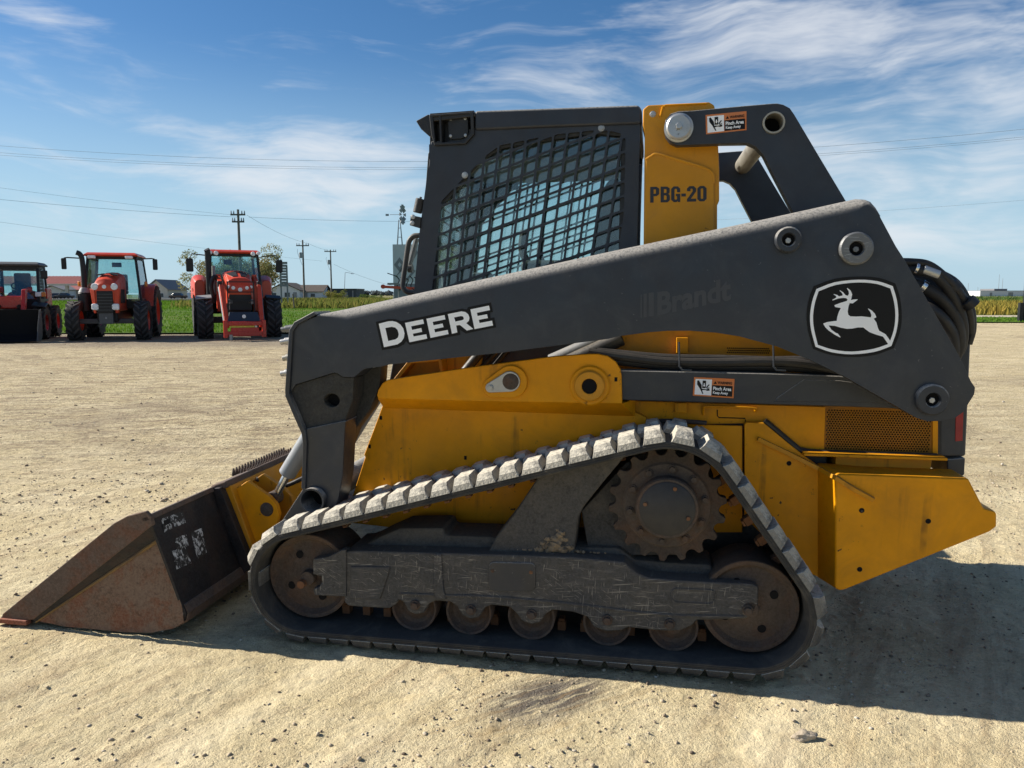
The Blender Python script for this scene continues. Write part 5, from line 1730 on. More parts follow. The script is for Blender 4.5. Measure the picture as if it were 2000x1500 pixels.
topc = pb1 + tb * 0.004
bm = box(-0.028, 0.010, -BW - 0.018, BW + 0.018, -0.012, 0.012, mat=Matrix.Translation(topc) @ Matrix(((nb.x, 0, tb.x), (0, 1, 0), (nb.z, 0, tb.z))).to_4x4())
mk('top_lip', bm, 'bucket_brown', bucket, bevel=0.004)
heel = mk('heel_plate', prism([outer[5], outer[6], outer[7], (outer[8][0], outer[8][1]), (outer[8][0] + 0.006, outer[8][1] - 0.002), (outer[7][0] + 0.008, outer[7][1]), (outer[6][0] + 0.006, outer[6][1] - 0.006), (outer[5][0] + 0.002, outer[5][1] - 0.006)], -BW + 0.01, BW - 0.01), 'bucket_brown', bucket, bevel=0.001)


def back_poly(name, pxs, mat, lift, parent):
    bm = bmesh.new()
    bm.faces.new([bm.verts.new(on_back(p[0], p[1], lift)) for p in pxs])
    return mk(name, bm, mat, parent, False)


lab = back_poly('worn_label', [(315, 1013), (347, 1002), (358, 998.5), (359, 1006), (336, 1022), (336, 1032), (321, 1040)], 'decal_old', 0.0025, bucket)
back_poly('label_print', [(319, 1017), (333, 1012), (334, 1021), (321, 1027)], 'decal_black', 0.0035, lab)
for pxs in ([(341, 1053), (364, 1042), (369, 1066), (346, 1074)], [(373, 1040), (394, 1031), (400, 1062), (404, 1080), (386, 1092), (380, 1070)], [(336, 1076), (362, 1066), (374, 1100), (345, 1112)], [(338, 1020), (360, 1010), (363, 1022), (342, 1030)]):
    back_poly('worn_label', pxs, 'decal_old', 0.0022, bucket)
for y_ in (-0.545, 0.50):
    rib = prism([(q_.x, q_.z) for q_ in (pb0 + tb * -0.04, pb1 + tb * 0.01, pb1 + nb * 0.045, pb0 + nb * 0.06 + tb * -0.02)], y_, y_ + 0.045)
    mk('mount_rib', rib, 'bucket_black', bucket, bevel=0.004)
# serrated step on the top rail
for xo in (-0.045, 0.0, 0.040):
    saw = [(-0.28, topc.z + 0.004)]
    for k in range(20):
        saw += [(-0.28 + k * 0.030, topc.z + 0.020), (-0.28 + k * 0.030 + 0.010, topc.z + 0.044), (-0.28 + k * 0.030 + 0.018, topc.z + 0.044), (-0.28 + k * 0.030 + 0.024, topc.z + 0.020)]
    saw += [(0.32, topc.z + 0.020), (0.32, topc.z + 0.004)]
    mk('serrated_step', prism(saw, topc.x + xo, topc.x + xo + 0.006, xf=lambda x, y, z: (y, x, z)), 'bucket_brown', bucket, False)
mk('step_riser', box(topc.x + 0.045, topc.x + 0.058, -0.30, 0.32, topc.z - 0.05, topc.z + 0.012), 'bucket_black', bucket, bevel=0.003)

# coupler: plate across, ribbed side plates
qd = 0.03
cp = mk('coupler_plate', box(qd, qd + 0.045, -0.50, 0.50, -0.02, 0.40, mat=Matrix.Translation(pb0) @ Matrix(((nb.x, 0, tb.x), (0, 1, 0), (nb.z, 0, tb.z))).to_4x4()), 'yellow_worn', ldr, bevel=0.006)
mk('top_hook', box(-0.02, 0.07, -0.52, 0.52, 0.395, 0.43, mat=Matrix.Translation(pb0) @ Matrix(((nb.x, 0, tb.x), (0, 1, 0), (nb.z, 0, tb.z))).to_4x4()), 'bucket_brown', cp, bevel=0.008)
CPD = -0.46
gx_px = [(476, 944), (482, 940), (526, 970), (540, 986), (545, 1005), (536, 1040), (517, 1094), (505, 1101), (495, 1080)]
gp = pl(gx_px, CPD)
gp = gp[:-3] + [gp[-3], ((pb0 + nb * 0.06).x, (pb0 + tb * -0.02).z), ((pb0 + nb * 0.06 + tb * 0.1).x, (pb0 + tb * 0.1).z), ((pb1 + nb * 0.06).x, (pb0 + tb * 0.38).z)]
cpl = mk('coupler_ear', prism(hull2(gp), CPD, CPD + 0.03), 'yellow', cp, bevel=0.004)
c = at(521, 995, CPD)
mk('coupler_pin', lathe([(0, 0), (0.012, 0), (0.020, 0.004), (0.033, 0.006), (0.036, 0.012), (0.036, 0.02), (0, 0.02)], (c[0], CPD - 0.012, c[1]), 28), 'rust_dark', cp)
ear2 = mk('coupler_ear', prism([(p[0], p[1]) for p in hull2(gp)], -0.30, -0.27), 'yellow_worn', cp, bevel=0.004)
TDc = -0.385
b0, b1 = v3(560, 927, TDc), v3(648, 782, TDc)
tcyl = mk('tilt_cylinder', cyl(b0, b1, 0.044, seg=24), 'cylinder', ldr, bevel=0.008, seg=3)
mk('cylinder_rod', cyl(v3(541, 965, TDc), b0 + (b1 - b0) * 0.05, 0.020, seg=18), 'chrome', tcyl)
mk('rod_eye', cyl(v3(536, 972, TDc) + Vector((0, -0.035, 0)), v3(536, 972, TDc) + Vector((0, 0.035, 0)), 0.036, seg=20), 'rust', tcyl, bevel=0.004)
mk('coupler_hose', tube(smooth_path([v3(500, 935, -0.3), v3(530, 950, -0.25), v3(560, 948, -0.22), v3(600, 930, -0.2)], 5), 0.012, 8), 'hose', ldr)
# far-side twins
for o in (arm, leg):
    pass
for nm in ('lift_arm', 'upper_link', 'rear_tower', 'lower_link', 'side_guard', 'side_window', 'window_frame', 'chassis_panel', 'fender_panel', 'counterweight_box', 'track_belt', 'idler_wheel', 'drive_sprocket', 'final_drive_hub',
           'drive_case', 'track_frame', 'track_roller', 'tilt_cylinder', 'grab_rail', 'guard_bar', 'lower_engine_panel'):
    for o in [c for c in list(ldr.children) if c.name.split('.')[0] == nm]:
        mirror(o, ldr)
for o in [c for c in list(cp.children) if c.name.split('.')[0] == 'coupler_ear']:
    mirror(o, cp)

# ================================================================== BACKGROUND
def gpos(px, Y):
    """world x of a picture column at depth Y"""
    return (px - 1000) / 1500 * Y / math.cos(PITCH) * math.cos(PITCH)


def wheel(name, c, R, W, rim_r, rim_mat, parent, lugs=18, axis='x', chev=1):
    """tractor wheel: tyre with angled lugs, rim; axle along x"""
    h = W / 2
    prof = [(rim_r, -h * 0.82), (rim_r + (R - rim_r) * 0.45, -h), (R * 0.93, -h * 0.95), (R * 0.965, -h * 0.7), (R * 0.97, 0), (R * 0.965, h * 0.7), (R * 0.93, h * 0.95), (rim_r + (R - rim_r) * 0.45, h), (rim_r, h * 0.82)]
    bm = bmesh.new()
    rings = []
    seg = 40
    for r, o in prof:
        rings.append([bm.verts.new((c[0] + o, c[1] + r * math.cos(2 * math.pi * i / seg), c[2] + r * math.sin(2 * math.pi * i / seg))) for i in range(seg)])
    for A, B in zip(rings, rings[1:]):
        for i in range(seg):
            bm.faces.new((A[i], A[(i + 1) % seg], B[(i + 1) % seg], B[i]))
    nb_ = len(bm.faces)
    for k in range(lugs):
        for s in (-1, 1):
            a = 2 * math.pi * (k + (0.25 if s > 0 else -0.25)) / lugs
            da = 2 * math.pi / lugs * 0.55 * chev
            th = 2 * math.pi / lugs * 0.17
            row = []
            for rr in (R * 0.93, R * 1.05):
                for (o, aa) in ((0.02 * s, a + da), (h * 0.98 * s, a - da * 0.6)):
                    for t in (-th, th):
                        row.append(bm.verts.new((c[0] + o, c[1] + rr * math.cos(aa + t), c[2] + rr * math.sin(aa + t))))
            b0, b1, b2, b3, t0, t1, t2, t3 = row
            for f in ((t0, t1, t3, t2), (b0, b1, t1, t0), (b2, t2, t3, b3), (b0, t0, t2, b2), (b1, b3, t3, t1)):
                bm.faces.new(f).material_index = 1
    wh = mk('wheel', bm, 'tyre', parent, ang=40)
    wh.data.materials.append(M['lit_tyre_lug'])
    bm = lathe([(0, -h * 0.30), (rim_r * 0.35, -h * 0.34), (rim_r * 0.5, -h * 0.1), (rim_r * 0.85, -h * 0.25), (rim_r, -h * 0.80), (rim_r, h * 0.80), (rim_r * 0.85, h * 0.25), (rim_r * 0.5, h * 0.1), (rim_r * 0.35, h * 0.34), (0, h * 0.30)], c, 28, axis='x')
    mk('rim', bm, rim_mat, wh)
    return wh


def bar(p0, p1, w, d, bm=None):
    """square bar between two points"""
    return cyl(p0, p1, max(w, d) * 0.7071, seg=4, bm=bm)


def loft(secs, bm=None):
    """skin between rectangular-ish sections; each a list of (x, y, z)"""
    bm = bm or bmesh.new()
    rows = [[bm.verts.new(p) for p in s] for s in secs]
    n = len(rows[0])
    for A, B in zip(rows, rows[1:]):
        for i in range(n):
            bm.faces.new((A[i], A[(i + 1) % n], B[(i + 1) % n], B[i]))
    bm.faces.new(rows[0])
    bm.faces.new(list(reversed(rows[-1])))
    return bm


def hood_sec(y, w, z0, z1, crown):
    return [(-w, y, z0), (-w, y, z1 - crown * 1.6), (-w * 0.86, y, z1 - crown * 0.7), (-w * 0.45, y, z1 - crown * 0.12), (0, y, z1), (w * 0.45, y, z1 - crown * 0.12), (w * 0.86, y, z1 - crown * 0.7), (w, y, z1 - crown * 1.6), (w, y, z0)]


def tractor_cab(t, x, yf, yb, z0, z1, top_in, roof_mat):
    """four-post cab with panes, x half width, yf front, yb back"""
    xi = x * top_in
    for s in (-1, 1):
        for (y, yt) in ((yf, yf + 0.22), (yb, yb - 0.05)):
            mk('cab_pillar', bar((s * x, y, z0), (s * xi, yt, z1), 0.085, 0.085), 'tdark', t, bevel=0.01)
        mk('side_glass', loft([[(s * x, yf + 0.05, z0 + 0.1), (s * x + 0.012 * s, yf + 0.05, z0 + 0.1), (s * x + 0.012 * s, yb, z0 + 0.1), (s * x, yb, z0 + 0.1)], [(s * xi, yf + 0.25, z1), (s * xi + 0.012 * s, yf + 0.25, z1), (s * xi + 0.012 * s, yb, z1), (s * xi, yb, z1)]]), 'tglass', t, False)
        mk('cab_sill', bar((s * x, yf, z0 + 0.05), (s * x, yb, z0 + 0.05), 0.09, 0.09), 'tdark', t)
        mk('roof_rail', bar((s * xi, yf + 0.22, z1 - 0.02), (s * xi, yb - 0.05, z1 - 0.02), 0.09, 0.09), 'tdark', t)
    mk('windscreen', loft([[(-x + .04, yf, z0 + 0.1), (x - .04, yf, z0 + 0.1), (x - .04, yf + 0.012, z0 + 0.1), (-x + .04, yf + 0.012, z0 + 0.1)], [(-xi + .04, yf + 0.22, z1), (xi - .04, yf + 0.22, z1), (xi - .04, yf + 0.232, z1), (-xi + .04, yf + 0.232, z1)]]), 'tglass', t, False)
    mk('rear_glass', loft([[(-x + .04, yb, z0 + 0.3), (x - .04, yb, z0 + 0.3), (x - .04, yb + 0.012, z0 + 0.3), (-x + .04, yb + 0.012, z0 + 0.3)], [(-xi + .04, yb - 0.05, z1), (xi - .04, yb - 0.05, z1), (xi - .04, yb - 0.04, z1), (-xi + .04, yb - 0.04, z1)]]), 'tglass', t, False)
    mk('header', bar((-xi, yf + 0.20, z1 - 0.02), (xi, yf + 0.20, z1 - 0.02), 0.10, 0.10), 'tdark', t)
    rw = xi + 0.10
    rf_ = mk('roof', loft([[(-rw, yf + 0.02, z1 + 0.03), (rw, yf + 0.02, z1 + 0.03), (rw, yb + 0.1, z1 + 0.03), (-rw, yb + 0.1, z1 + 0.03)],
                           [(-rw, yf - 0.02, z1 + 0.08), (rw, yf - 0.02, z1 + 0.08), (rw, yb + 0.12, z1 + 0.08), (-rw, yb + 0.12, z1 + 0.08)],
                           [(-rw * 0.88, yf + 0.12, z1 + 0.16), (rw * 0.88, yf + 0.12, z1 + 0.16), (rw * 0.88, yb, z1 + 0.16), (-rw * 0.88, yb, z1 + 0.16)]]), roof_mat, t, bevel=0.02)
    st = mk('seat', box(-0.26, 0.26, yb - 0.62, yb - 0.18, z0 + 0.25, z0 + 0.40), 'tdark', t, bevel=0.05)
    mk('seat_back', box(-0.25, 0.25, yb - 0.25, yb - 0.12, z0 + 0.38, z0 + 0.98), 'tdark', st, bevel=0.05)
    sw = Vector((0, yf + 0.45, z0 + 0.55))
    ring = [sw + Vector((0.22 * math.cos(a), 0.15 * math.sin(a), 0.15 * math.sin(a) * 0.8)) for a in [2 * math.pi * k / 20 for k in range(21)]]
    swm = mk('steering_wheel', tube(ring, 0.02, 6), 'tdark', t)
    mk('steering_column', cyl(sw, sw + Vector((0, -0.25, -0.45)), 0.04, 0.07, 8), 'tdark', swm)
    mk('cab_floor', box(-x + .03, x - .03, yf + 0.1, yb, z0 - 0.25, z0 + 0.08), 'tdark', t, bevel=0.02)
    return rf_


def make_tractor_a():
    t = empty('tractor', (0, 0, 0))
    # origin: centre of the front axle on the ground; forward is -y
    for s in (-1, 1):
        wheel('wheel', (s * 1.06, 0, 0.66), 0.64, 0.44, 0.34, 'tred', t, 16)
        wheel('wheel', (s * 1.00, 2.55, 0.92), 0.90, 0.52, 0.52, 'tred', t, 20)
        # rear fender: curved strip over the rear wheel
        pts = [(s * 0.98, 2.55 - 1.02 * math.cos(a), 0.92 + 1.02 * math.sin(a)) for a in [0.25 + k * 0.24 for k in range(10)]]
        bm = bmesh.new()
        rows = [[bm.verts.new((p[0] - s * 0.30, p[1], p[2])), bm.verts.new((p[0] + s * 0.22, p[1], p[2])), bm.verts.new((p[0] + s * 0.22, p[1], p[2] - 0.05)), bm.verts.new((p[0] - s * 0.30, p[1], p[2] - 0.03))] for p in pts]
        for A, B in zip(rows, rows[1:]):
            for i in range(4):
                bm.faces.new((A[i], A[(i + 1) % 4], B[(i + 1) % 4], B[i]))
        bm.faces.new(rows[0])
        bm.faces.new(rows[-1])
        mk('rear_fender', bm, 'tred', t)
        mk('mirror_arm', tube([(s * 0.86, 0.75, 2.78), (s * 1.35, 0.62, 2.80), (s * 1.45, 0.62, 2.78)], 0.022, 6), 'tdark', t)
        mk('mirror', box(s * 1.46 - 0.08, s * 1.46 + 0.08, 0.57, 0.66, 2.40, 2.78), 'tdark', t, bevel=0.03)
        mk('headlight', lathe([(0, -0.03), (0.10, -0.02), (0.115, 0.02), (0.10, 0.06), (0, 0.06)], (s * 0.30, -0.62, 1.80), 18), 'lamp', t)
        mk('work_light', box(s * 0.30 - 0.13, s * 0.30 + 0.13, -0.66, -0.55, 1.02, 1.24), 'lamp', t, bevel=0.05)
        mk('roof_light', box(s * 0.60 - 0.13, s * 0.60 + 0.13, 0.66, 0.78, 2.78, 2.88), 'lamp', t, bevel=0.03)
        mk('turn_light', cyl((s * 1.08, 0.9, 1.82), (s * 1.08, 0.9, 2.00), 0.055, seg=10), 'amber', t, bevel=0.02)
    mk('hood', loft([hood_sec(-0.62, 0.29, 1.40, 1.90, 0.15), hood_sec(-0.48, 0.37, 1.0, 2.06, 0.18), hood_sec(0.1, 0.40, 0.98, 2.22, 0.18), hood_sec(0.95, 0.42, 1.0, 2.32, 0.13)]), 'tred', t, bevel=0.02)
    for s in (-1, 1):
        mk('hood_vent', loft([[(s * 0.13, -0.12, 2.235), (s * 0.33, -0.12, 2.205), (s * 0.33, 0.12, 2.235), (s * 0.10, 0.12, 2.265)], [(s * 0.13, -0.12, 2.20), (s * 0.33, -0.12, 2.17), (s * 0.33, 0.12, 2.20), (s * 0.10, 0.12, 2.23)]]), 'tdark', t, False)
        mk('hood_cheek', loft([[(s * 0.30, -0.66, 1.68), (s * 0.46, -0.56, 1.74), (s * 0.47, -0.40, 1.74), (s * 0.30, -0.50, 1.68)], [(s * 0.30, -0.60, 0.92), (s * 0.38, -0.52, 0.92), (s * 0.40, -0.36, 0.92), (s * 0.30, -0.46, 0.92)]]), 'tred', t, bevel=0.02)
    mk('grille', box(-0.25, 0.25, -0.655, -0.50, 0.92, 1.66), 'tdark', t, bevel=0.03)
    for s in (-1, 1):
        for k in range(5):
            mk('side_louvre', box(s * 0.425 - 0.01, s * 0.425 + 0.01, -0.25 + k * 0.16, -0.14 + k * 0.16, 1.25, 1.72), 'tdark', t, bevel=0.004)
    for k in range(6):
        mk('grille_bar', box(-0.24, 0.24, -0.672, -0.655, 1.02 + k * 0.105, 1.035 + k * 0.105), 'tgrey', t, False)
    mk('bumper_bolt', lathe([(0, -0.01), (0.03, -0.01), (0.03, 0.02), (0, 0.02)], (0.0, -0.63, 0.76), 10), 'tlight', t)
    mk('badge', lathe([(0, -0.02), (0.065, -0.01), (0.065, 0.03), (0, 0.03)], (0, -0.655, 1.80), 16), 'lamp', t)
    mk('front_axle', box(-0.95, 0.95, -0.10, 0.12, 0.55, 0.72), 'tgrey', t, bevel=0.03)
    mk('weight_bracket', box(-0.22, 0.22, -0.62, -0.45, 0.56, 0.96), 'tgrey', t, bevel=0.02)
    mk('chassis', box(-0.32, 0.32, -0.4, 2.6, 0.62, 1.15), 'tdark', t, bevel=0.04)
    mk('rear_axle', box(-0.9, 0.9, 2.35, 2.75, 0.72, 1.12), 'tdark', t, bevel=0.05)
    tractor_cab(t, 0.92, 0.75, 2.55, 1.30, 2.84, 0.84, 'tred')
    mk('exhaust_pipe', tube(smooth_path([(-0.84, 0.50, 1.55), (-0.84, 0.50, 2.2), (-0.86, 0.50, 2.75), (-0.92, 0.48, 2.92), (-1.02, 0.46, 2.97)], 5), 0.085, 12), 'tdark', t)
    mk('muffler', cyl((-0.84, 0.48, 0.95), (-0.84, 0.48, 1.60), 0.24, 0.22, 18), 'tdark', t, bevel=0.04)
    mk('muffler_cap', cyl((-0.84, 0.48, 1.60), (-0.84, 0.48, 1.78), 0.21, 0.12, 18), 'tlight', t, bevel=0.02)
    mk('interior_mirror', box(-0.02, 0.30, 0.98, 1.02, 2.50, 2.66), 'tdark', t, bevel=0.03)
    mk('number_panel', box(0.50, 0.88, 0.70, 0.74, 1.30, 1.55), 'tglass', t, False)
    return t


tA = make_tractor_a()
tA.scale = (0.95, 0.95, 0.97)
tA.location = (gpos(213, 26.0) + 0.28, 25.6, 0.0)
tA.rotation_euler = (0, 0, D2R(17))
tag(tA, 'orange-red tractor without loader, tall black exhaust pipe, parked on the lawn edge', 'tractor')


def make_tractor_b():
    t = empty('tractor', (0, 0, 0))
    for s in (-1, 1):
        wheel('wheel', (s * 1.12, 0, 0.68), 0.66, 0.50, 0.36, 'tgrey', t, 16)
        wheel('wheel', (s * 1.12, 2.75, 0.98), 0.96, 0.56, 0.55, 'tgrey', t, 20)
        mk('front_fender', loft([[(s * 0.88, -0.30, 1.36), (s * 1.40, -0.30, 1.32), (s * 1.40, -0.30, 1.36), (s * 0.88, -0.30, 1.40)], [(s * 0.88, 0.0, 1.42), (s * 1.40, 0.0, 1.40), (s * 1.40, 0.0, 1.46), (s * 0.88, 0.0, 1.50)], [(s * 0.88, 0.45, 1.26), (s * 1.40, 0.45, 1.22), (s * 1.40, 0.45, 1.28), (s * 0.88, 0.45, 1.32)]]), 'tlight' if s < 0 else 'tdark', t, bevel=0.02)  # pale left, dark right: sunny and shaded side put into the colour
        mk('rear_fender', loft([hood_sec(1.75, 0.17, 1.35, 2.02, 0.10), hood_sec(2.3, 0.26, 1.35, 2.22, 0.12), hood_sec(3.1, 0.26, 1.35, 2.15, 0.12)]), 'tred', t, bevel=0.03).location = (s * 1.16, 0, 0)
        mk('mirror_arm', tube([(s * 0.92, 0.9, 2.86), (s * 1.42, 0.72, 2.90), (s * 1.50, 0.70, 2.72)], 0.020, 6), 'tdark', t)
        mk('mirror', box(s * 1.50 - 0.12, s * 1.50 + 0.12, 0.66, 0.74, 2.28, 2.74), 'tdark', t, bevel=0.04)
        mk('roof_light', lathe([(0, -0.03), (0.07, -0.02), (0.08, 0.03), (0, 0.03)], (s * 0.62, 0.74, 2.94), 14), 'lamp', t)
        mk('roof_light', lathe([(0, -0.03), (0.055, -0.02), (0.065, 0.03), (0, 0.03)], (s * 0.80, 0.76, 2.96), 14), 'lamp', t)
        mk('headlight', lathe([(0, -0.02), (0.06, -0.02), (0.07, 0.03), (0, 0.03)], (s * 0.22, -0.71, 1.72), 14), 'lamp', t)
        mk('headlight', lathe([(0, -0.02), (0.05, -0.02), (0.06, 0.03), (0, 0.03)], (s * 0.36, -0.68, 1.75), 14), 'lamp', t)
        mk('work_light', box(s * 0.32 - 0.09, s * 0.32 + 0.09, -0.70, -0.60, 1.16, 1.34), 'tlight', t, bevel=0.03)
        # loader boom: upper arm from the tower, lower arm to the carrier, cylinder beside
        mk('loader_tower', box(s * 0.60 - 0.08, s * 0.60 + 0.08, 0.45, 0.72, 0.9, 2.20), 'tred', t, bevel=0.02)
        bm = bar((s * 0.60, 0.55, 2.10), (s * 0.60, -0.75, 1.75), 0.13, 0.13)
        mk('loader_boom', bar((s * 0.60, -0.75, 1.78), (s * 0.54, -1.75, 0.45), 0.14, 0.14, bm), 'tred', t, bevel=0.01)
        mk('boom_cylinder', cyl((s * 0.66, -0.55, 1.86), (s * 0.60, -1.60, 0.62), 0.055, seg=12), 'tblue', t, bevel=0.01)
        mk('boom_link', cyl((s * 0.64, -0.62, 1.60), (s * 0.64, -0.62, 1.95), 0.09, seg=10), 'tdark', t, bevel=0.02)
    mk('hood', loft([hood_sec(-0.72, 0.34, 1.55, 1.86, 0.10), hood_sec(-0.60, 0.42, 1.20, 2.06, 0.13), hood_sec(0.1, 0.44, 1.15, 2.30, 0.12), hood_sec(1.05, 0.46, 1.1, 2.36, 0.10)]), 'tred', t, bevel=0.02)
    for s in (-1, 1):
        mk('hood_vent', loft([[(s * 0.06, -0.45, 2.135), (s * 0.20, -0.45, 2.115), (s * 0.36, 0.05, 2.23), (s * 0.06, 0.05, 2.31)], [(s * 0.06, -0.45, 2.09), (s * 0.20, -0.45, 2.07), (s * 0.36, 0.05, 2.19), (s * 0.06, 0.05, 2.27)]]), 'tdark', t, False)
    mk('grille', box(-0.36, 0.36, -0.70, -0.50, 0.95, 1.68), 'tdark', t, bevel=0.03)
    mk('badge', lathe([(0, -0.02), (0.07, -0.01), (0.07, 0.02), (0, 0.02)], (0, -0.72, 1.66), 14), 'lamp', t)
    gf = []
    for z in (1.28, 1.58, 1.92):
        mk('guard_bar', bar((-0.42, -0.88, z), (0.42, -0.88, z), 0.035, 0.035), 'tdark', t)
    for x in (-0.42, 0.42):
        mk('guard_bar', bar((x, -0.88, 0.9), (x, -0.88, 1.94), 0.04, 0.04), 'tdark', t)
    mk('chassis', box(-0.34, 0.34, -0.5, 2.8, 0.55, 1.15), 'tdark', t, bevel=0.05)
    mk('front_axle', box(-1.0, 1.0, -0.12, 0.12, 0.52, 0.74), 'tdark', t, bevel=0.04)
    mk('rear_axle', box(-0.95, 0.95, 2.55, 2.95, 0.78, 1.18), 'tdark', t, bevel=0.05)
    tractor_cab(t, 0.88, 0.88, 2.75, 1.42, 2.92, 0.90, 'tred')
    mk('exhaust_pipe', tube(smooth_path([(-0.90, 0.75, 1.5), (-0.90, 0.75, 2.3), (-0.90, 0.75, 2.95), (-0.93, 0.73, 3.06)], 5), 0.10, 12), 'tdark', t)
    mk('intake_pipe', cyl((-0.74, 0.80, 1.5), (-0.72, 0.86, 2.5), 0.06, seg=10), 'tlight', t)
    mk('hose_bundle', tube(smooth_path([(-0.80, 0.3, 1.4), (-0.86, 0.25, 1.8), (-0.74, 0.25, 2.12), (-0.62, 0.3, 1.95), (-0.60, 0.3, 1.6)], 5), 0.07, 8), 'tdark', t)
    mk('interior_mirror', box(-0.36, -0.08, 1.10, 1.14, 2.56, 2.74), 'tdark', t, bevel=0.03)
    # carrier at the boom ends
    cr = mk('tool_carrier', box(-0.62, 0.62, -1.86, -1.74, 0.14, 0.30), 'tred2', t, bevel=0.02)
    mk('carrier_rail', box(-0.66, 0.66, -1.86, -1.74, 0.48, 0.62), 'tred2', t, bevel=0.02)
    for s in (-1, 1):
        mk('carrier_post', box(s * 0.60 - 0.06, s * 0.60 + 0.06, -1.90, -1.70, 0.10, 0.66), 'tred2', t, bevel=0.01)
    mk('carrier_plate', box(-0.44, 0.44, -1.85, -1.80, 0.16, 0.42), 'tred2', t, bevel=0.02)
    mk('yellow_strip', box(-0.46, 0.30, -1.80, -1.77, 0.42, 0.49), 'yellow_dec', t, False)
    mk('torque_plate', loft([[(-0.52, -1.70, 0.62), (0.52, -1.70, 0.62), (0.52, -1.62, 0.62), (-0.52, -1.62, 0.62)], [(-0.44, -1.55, 0.92), (0.44, -1.55, 0.92), (0.44, -1.48, 0.92), (-0.44, -1.48, 0.92)]]), 'tblue', t, bevel=0.01)
    mk('plate_badge', lathe([(0, -0.02), (0.06, -0.02), (0.06, 0.02), (0, 0.02)], (0, -1.655, 0.78), 14), 'lamp', t)
    mk('parking_leg', cyl((-0.45, -1.95, 0.02), (-0.45, -1.95, 0.20), 0.05, seg=8), 'tlight', t)
    return t


tB = make_tractor_b()
tB.location = (gpos(463, 27.2) + 0.22, 26.9, 0.0)
tB.rotation_euler = (0, 0, D2R(24.5))
tag(tB, 'orange-red tractor with front loader frame and rounded lights, parked before the tree', 'tractor')


def make_wheel_loader():
    t = empty('wheel_loader', (0, 0, 0))
    for s in (-1, 1):
        wheel('wheel', (s * 0.72, 1.15, 0.56), 0.54, 0.36, 0.27, 'tred2', t, 16)
        wheel('wheel', (s * 0.74, 2.85, 0.56), 0.54, 0.36, 0.27, 'tred2', t, 16)
        mk('fender', loft([[(s * 0.52, 0.70, 1.10), (s * 0.94, 0.70, 1.06), (s * 0.94, 0.70, 1.10), (s * 0.52, 0.70, 1.14)], [(s * 0.52, 1.15, 1.20), (s * 0.94, 1.15, 1.18), (s * 0.94, 1.15, 1.22), (s * 0.52, 1.15, 1.26)], [(s * 0.52, 1.6, 1.10), (s * 0.94, 1.6, 1.06), (s * 0.94, 1.6, 1.10), (s * 0.52, 1.6, 1.14)]]), 'tdark', t, bevel=0.02)
        mk('lift_arm', loft([[(s * 0.36, -0.05, 0.70), (s * 0.48, -0.05, 0.70), (s * 0.48, 0.15, 0.70), (s * 0.36, 0.15, 0.70)], [(s * 0.36, 0.35, 1.65), (s * 0.48, 0.35, 1.65), (s * 0.48, 0.62, 1.65), (s * 0.36, 0.62, 1.65)], [(s * 0.36, 1.30, 1.75), (s * 0.48, 1.30, 1.75), (s * 0.48, 1.30, 1.55), (s * 0.36, 1.30, 1.55)]]), 'tred2', t, bevel=0.02)
        mk('mirror', box(s * 0.86 - 0.10, s * 0.86 + 0.10, 1.20, 1.28, 2.02, 2.30), 'tdark', t, bevel=0.03)
        mk('mirror_arm', tube([(s * 0.66, 1.35, 2.42), (s * 0.84, 1.26, 2.42), (s * 0.88, 1.24, 2.28)], 0.016, 6), 'tdark', t)
        mk('headlight', box(s * 0.68 - 0.10, s * 0.68 + 0.08, 1.10, 1.22, 1.42, 1.58), 'lamp', t, bevel=0.03)
        mk('turn_light', box(s * 0.82 - 0.06, s * 0.82 + 0.06, 1.12, 1.22, 1.42, 1.58), 'amber', t, bevel=0.02)
        mk('lift_cylinder', cyl((s * 0.28, 0.2, 1.1), (s * 0.28, 1.2, 1.3), 0.06, seg=10), 'tdark', t, bevel=0.01)
    mk('cross_member', box(-0.40, 0.40, 0.30, 0.46, 1.05, 1.45), 'tred2', t, bevel=0.04)
    tractor_cab(t, 0.66, 1.25, 2.45, 1.25, 2.42, 0.96, 'tgrey')
    mk('header_board', box(-0.70, 0.70, 1.42, 1.46, 2.28, 2.48), 'tgrey', t, bevel=0.02)
    c4 = [Vector((-0.55, 1.405, 2.46)), Vector((0.55, 1.405, 2.46)), Vector((0.55, 1.405, 2.31)), Vector((-0.55, 1.405, 2.31))]
    text_on('header_lettering', 'Kubota', c4, 'tdark', t, 0.04)
    mk('rear_hood', loft([hood_sec(2.4, 0.55, 0.8, 1.65, 0.12), hood_sec(3.6, 0.50, 0.8, 1.5, 0.12)]), 'tred2', t, bevel=0.03)
    mk('side_panel', box(0.56, 0.70, 2.30, 3.1, 1.05, 1.72), 'tred2', t, bevel=0.04)
    mk('chassis', box(-0.42, 0.42, 0.6, 3.5, 0.42, 1.0), 'tdark', t, bevel=0.04)
    # bucket: open towards -y
    pr = [(-0.92, 0.02), (-0.35, 0.02), (-0.12, 0.20), (-0.05, 0.60), (-0.12, 1.02), (-0.16, 1.02), (-0.09, 0.60), (-0.15, 0.23), (-0.36, 0.06), (-0.92, 0.05)]
    xf = lambda x, y, z: (y, x, z)
    bk = mk('bucket', prism(pr, -0.95, 0.95, xf=xf), 'black', t, bevel=0.01)  # shade inside the bucket is put into its black
    ends = [(-0.92, 0.02), (-0.35, 0.02), (-0.12, 0.20), (-0.05, 0.60), (-0.12, 1.02), (-0.30, 1.0), (-0.62, 0.55)]
    for s in (-1, 1):
        mk('bucket_end', prism(ends, s * 0.952, s * 0.972, xf=xf), 'tgrey', bk, bevel=0.004)
    return t


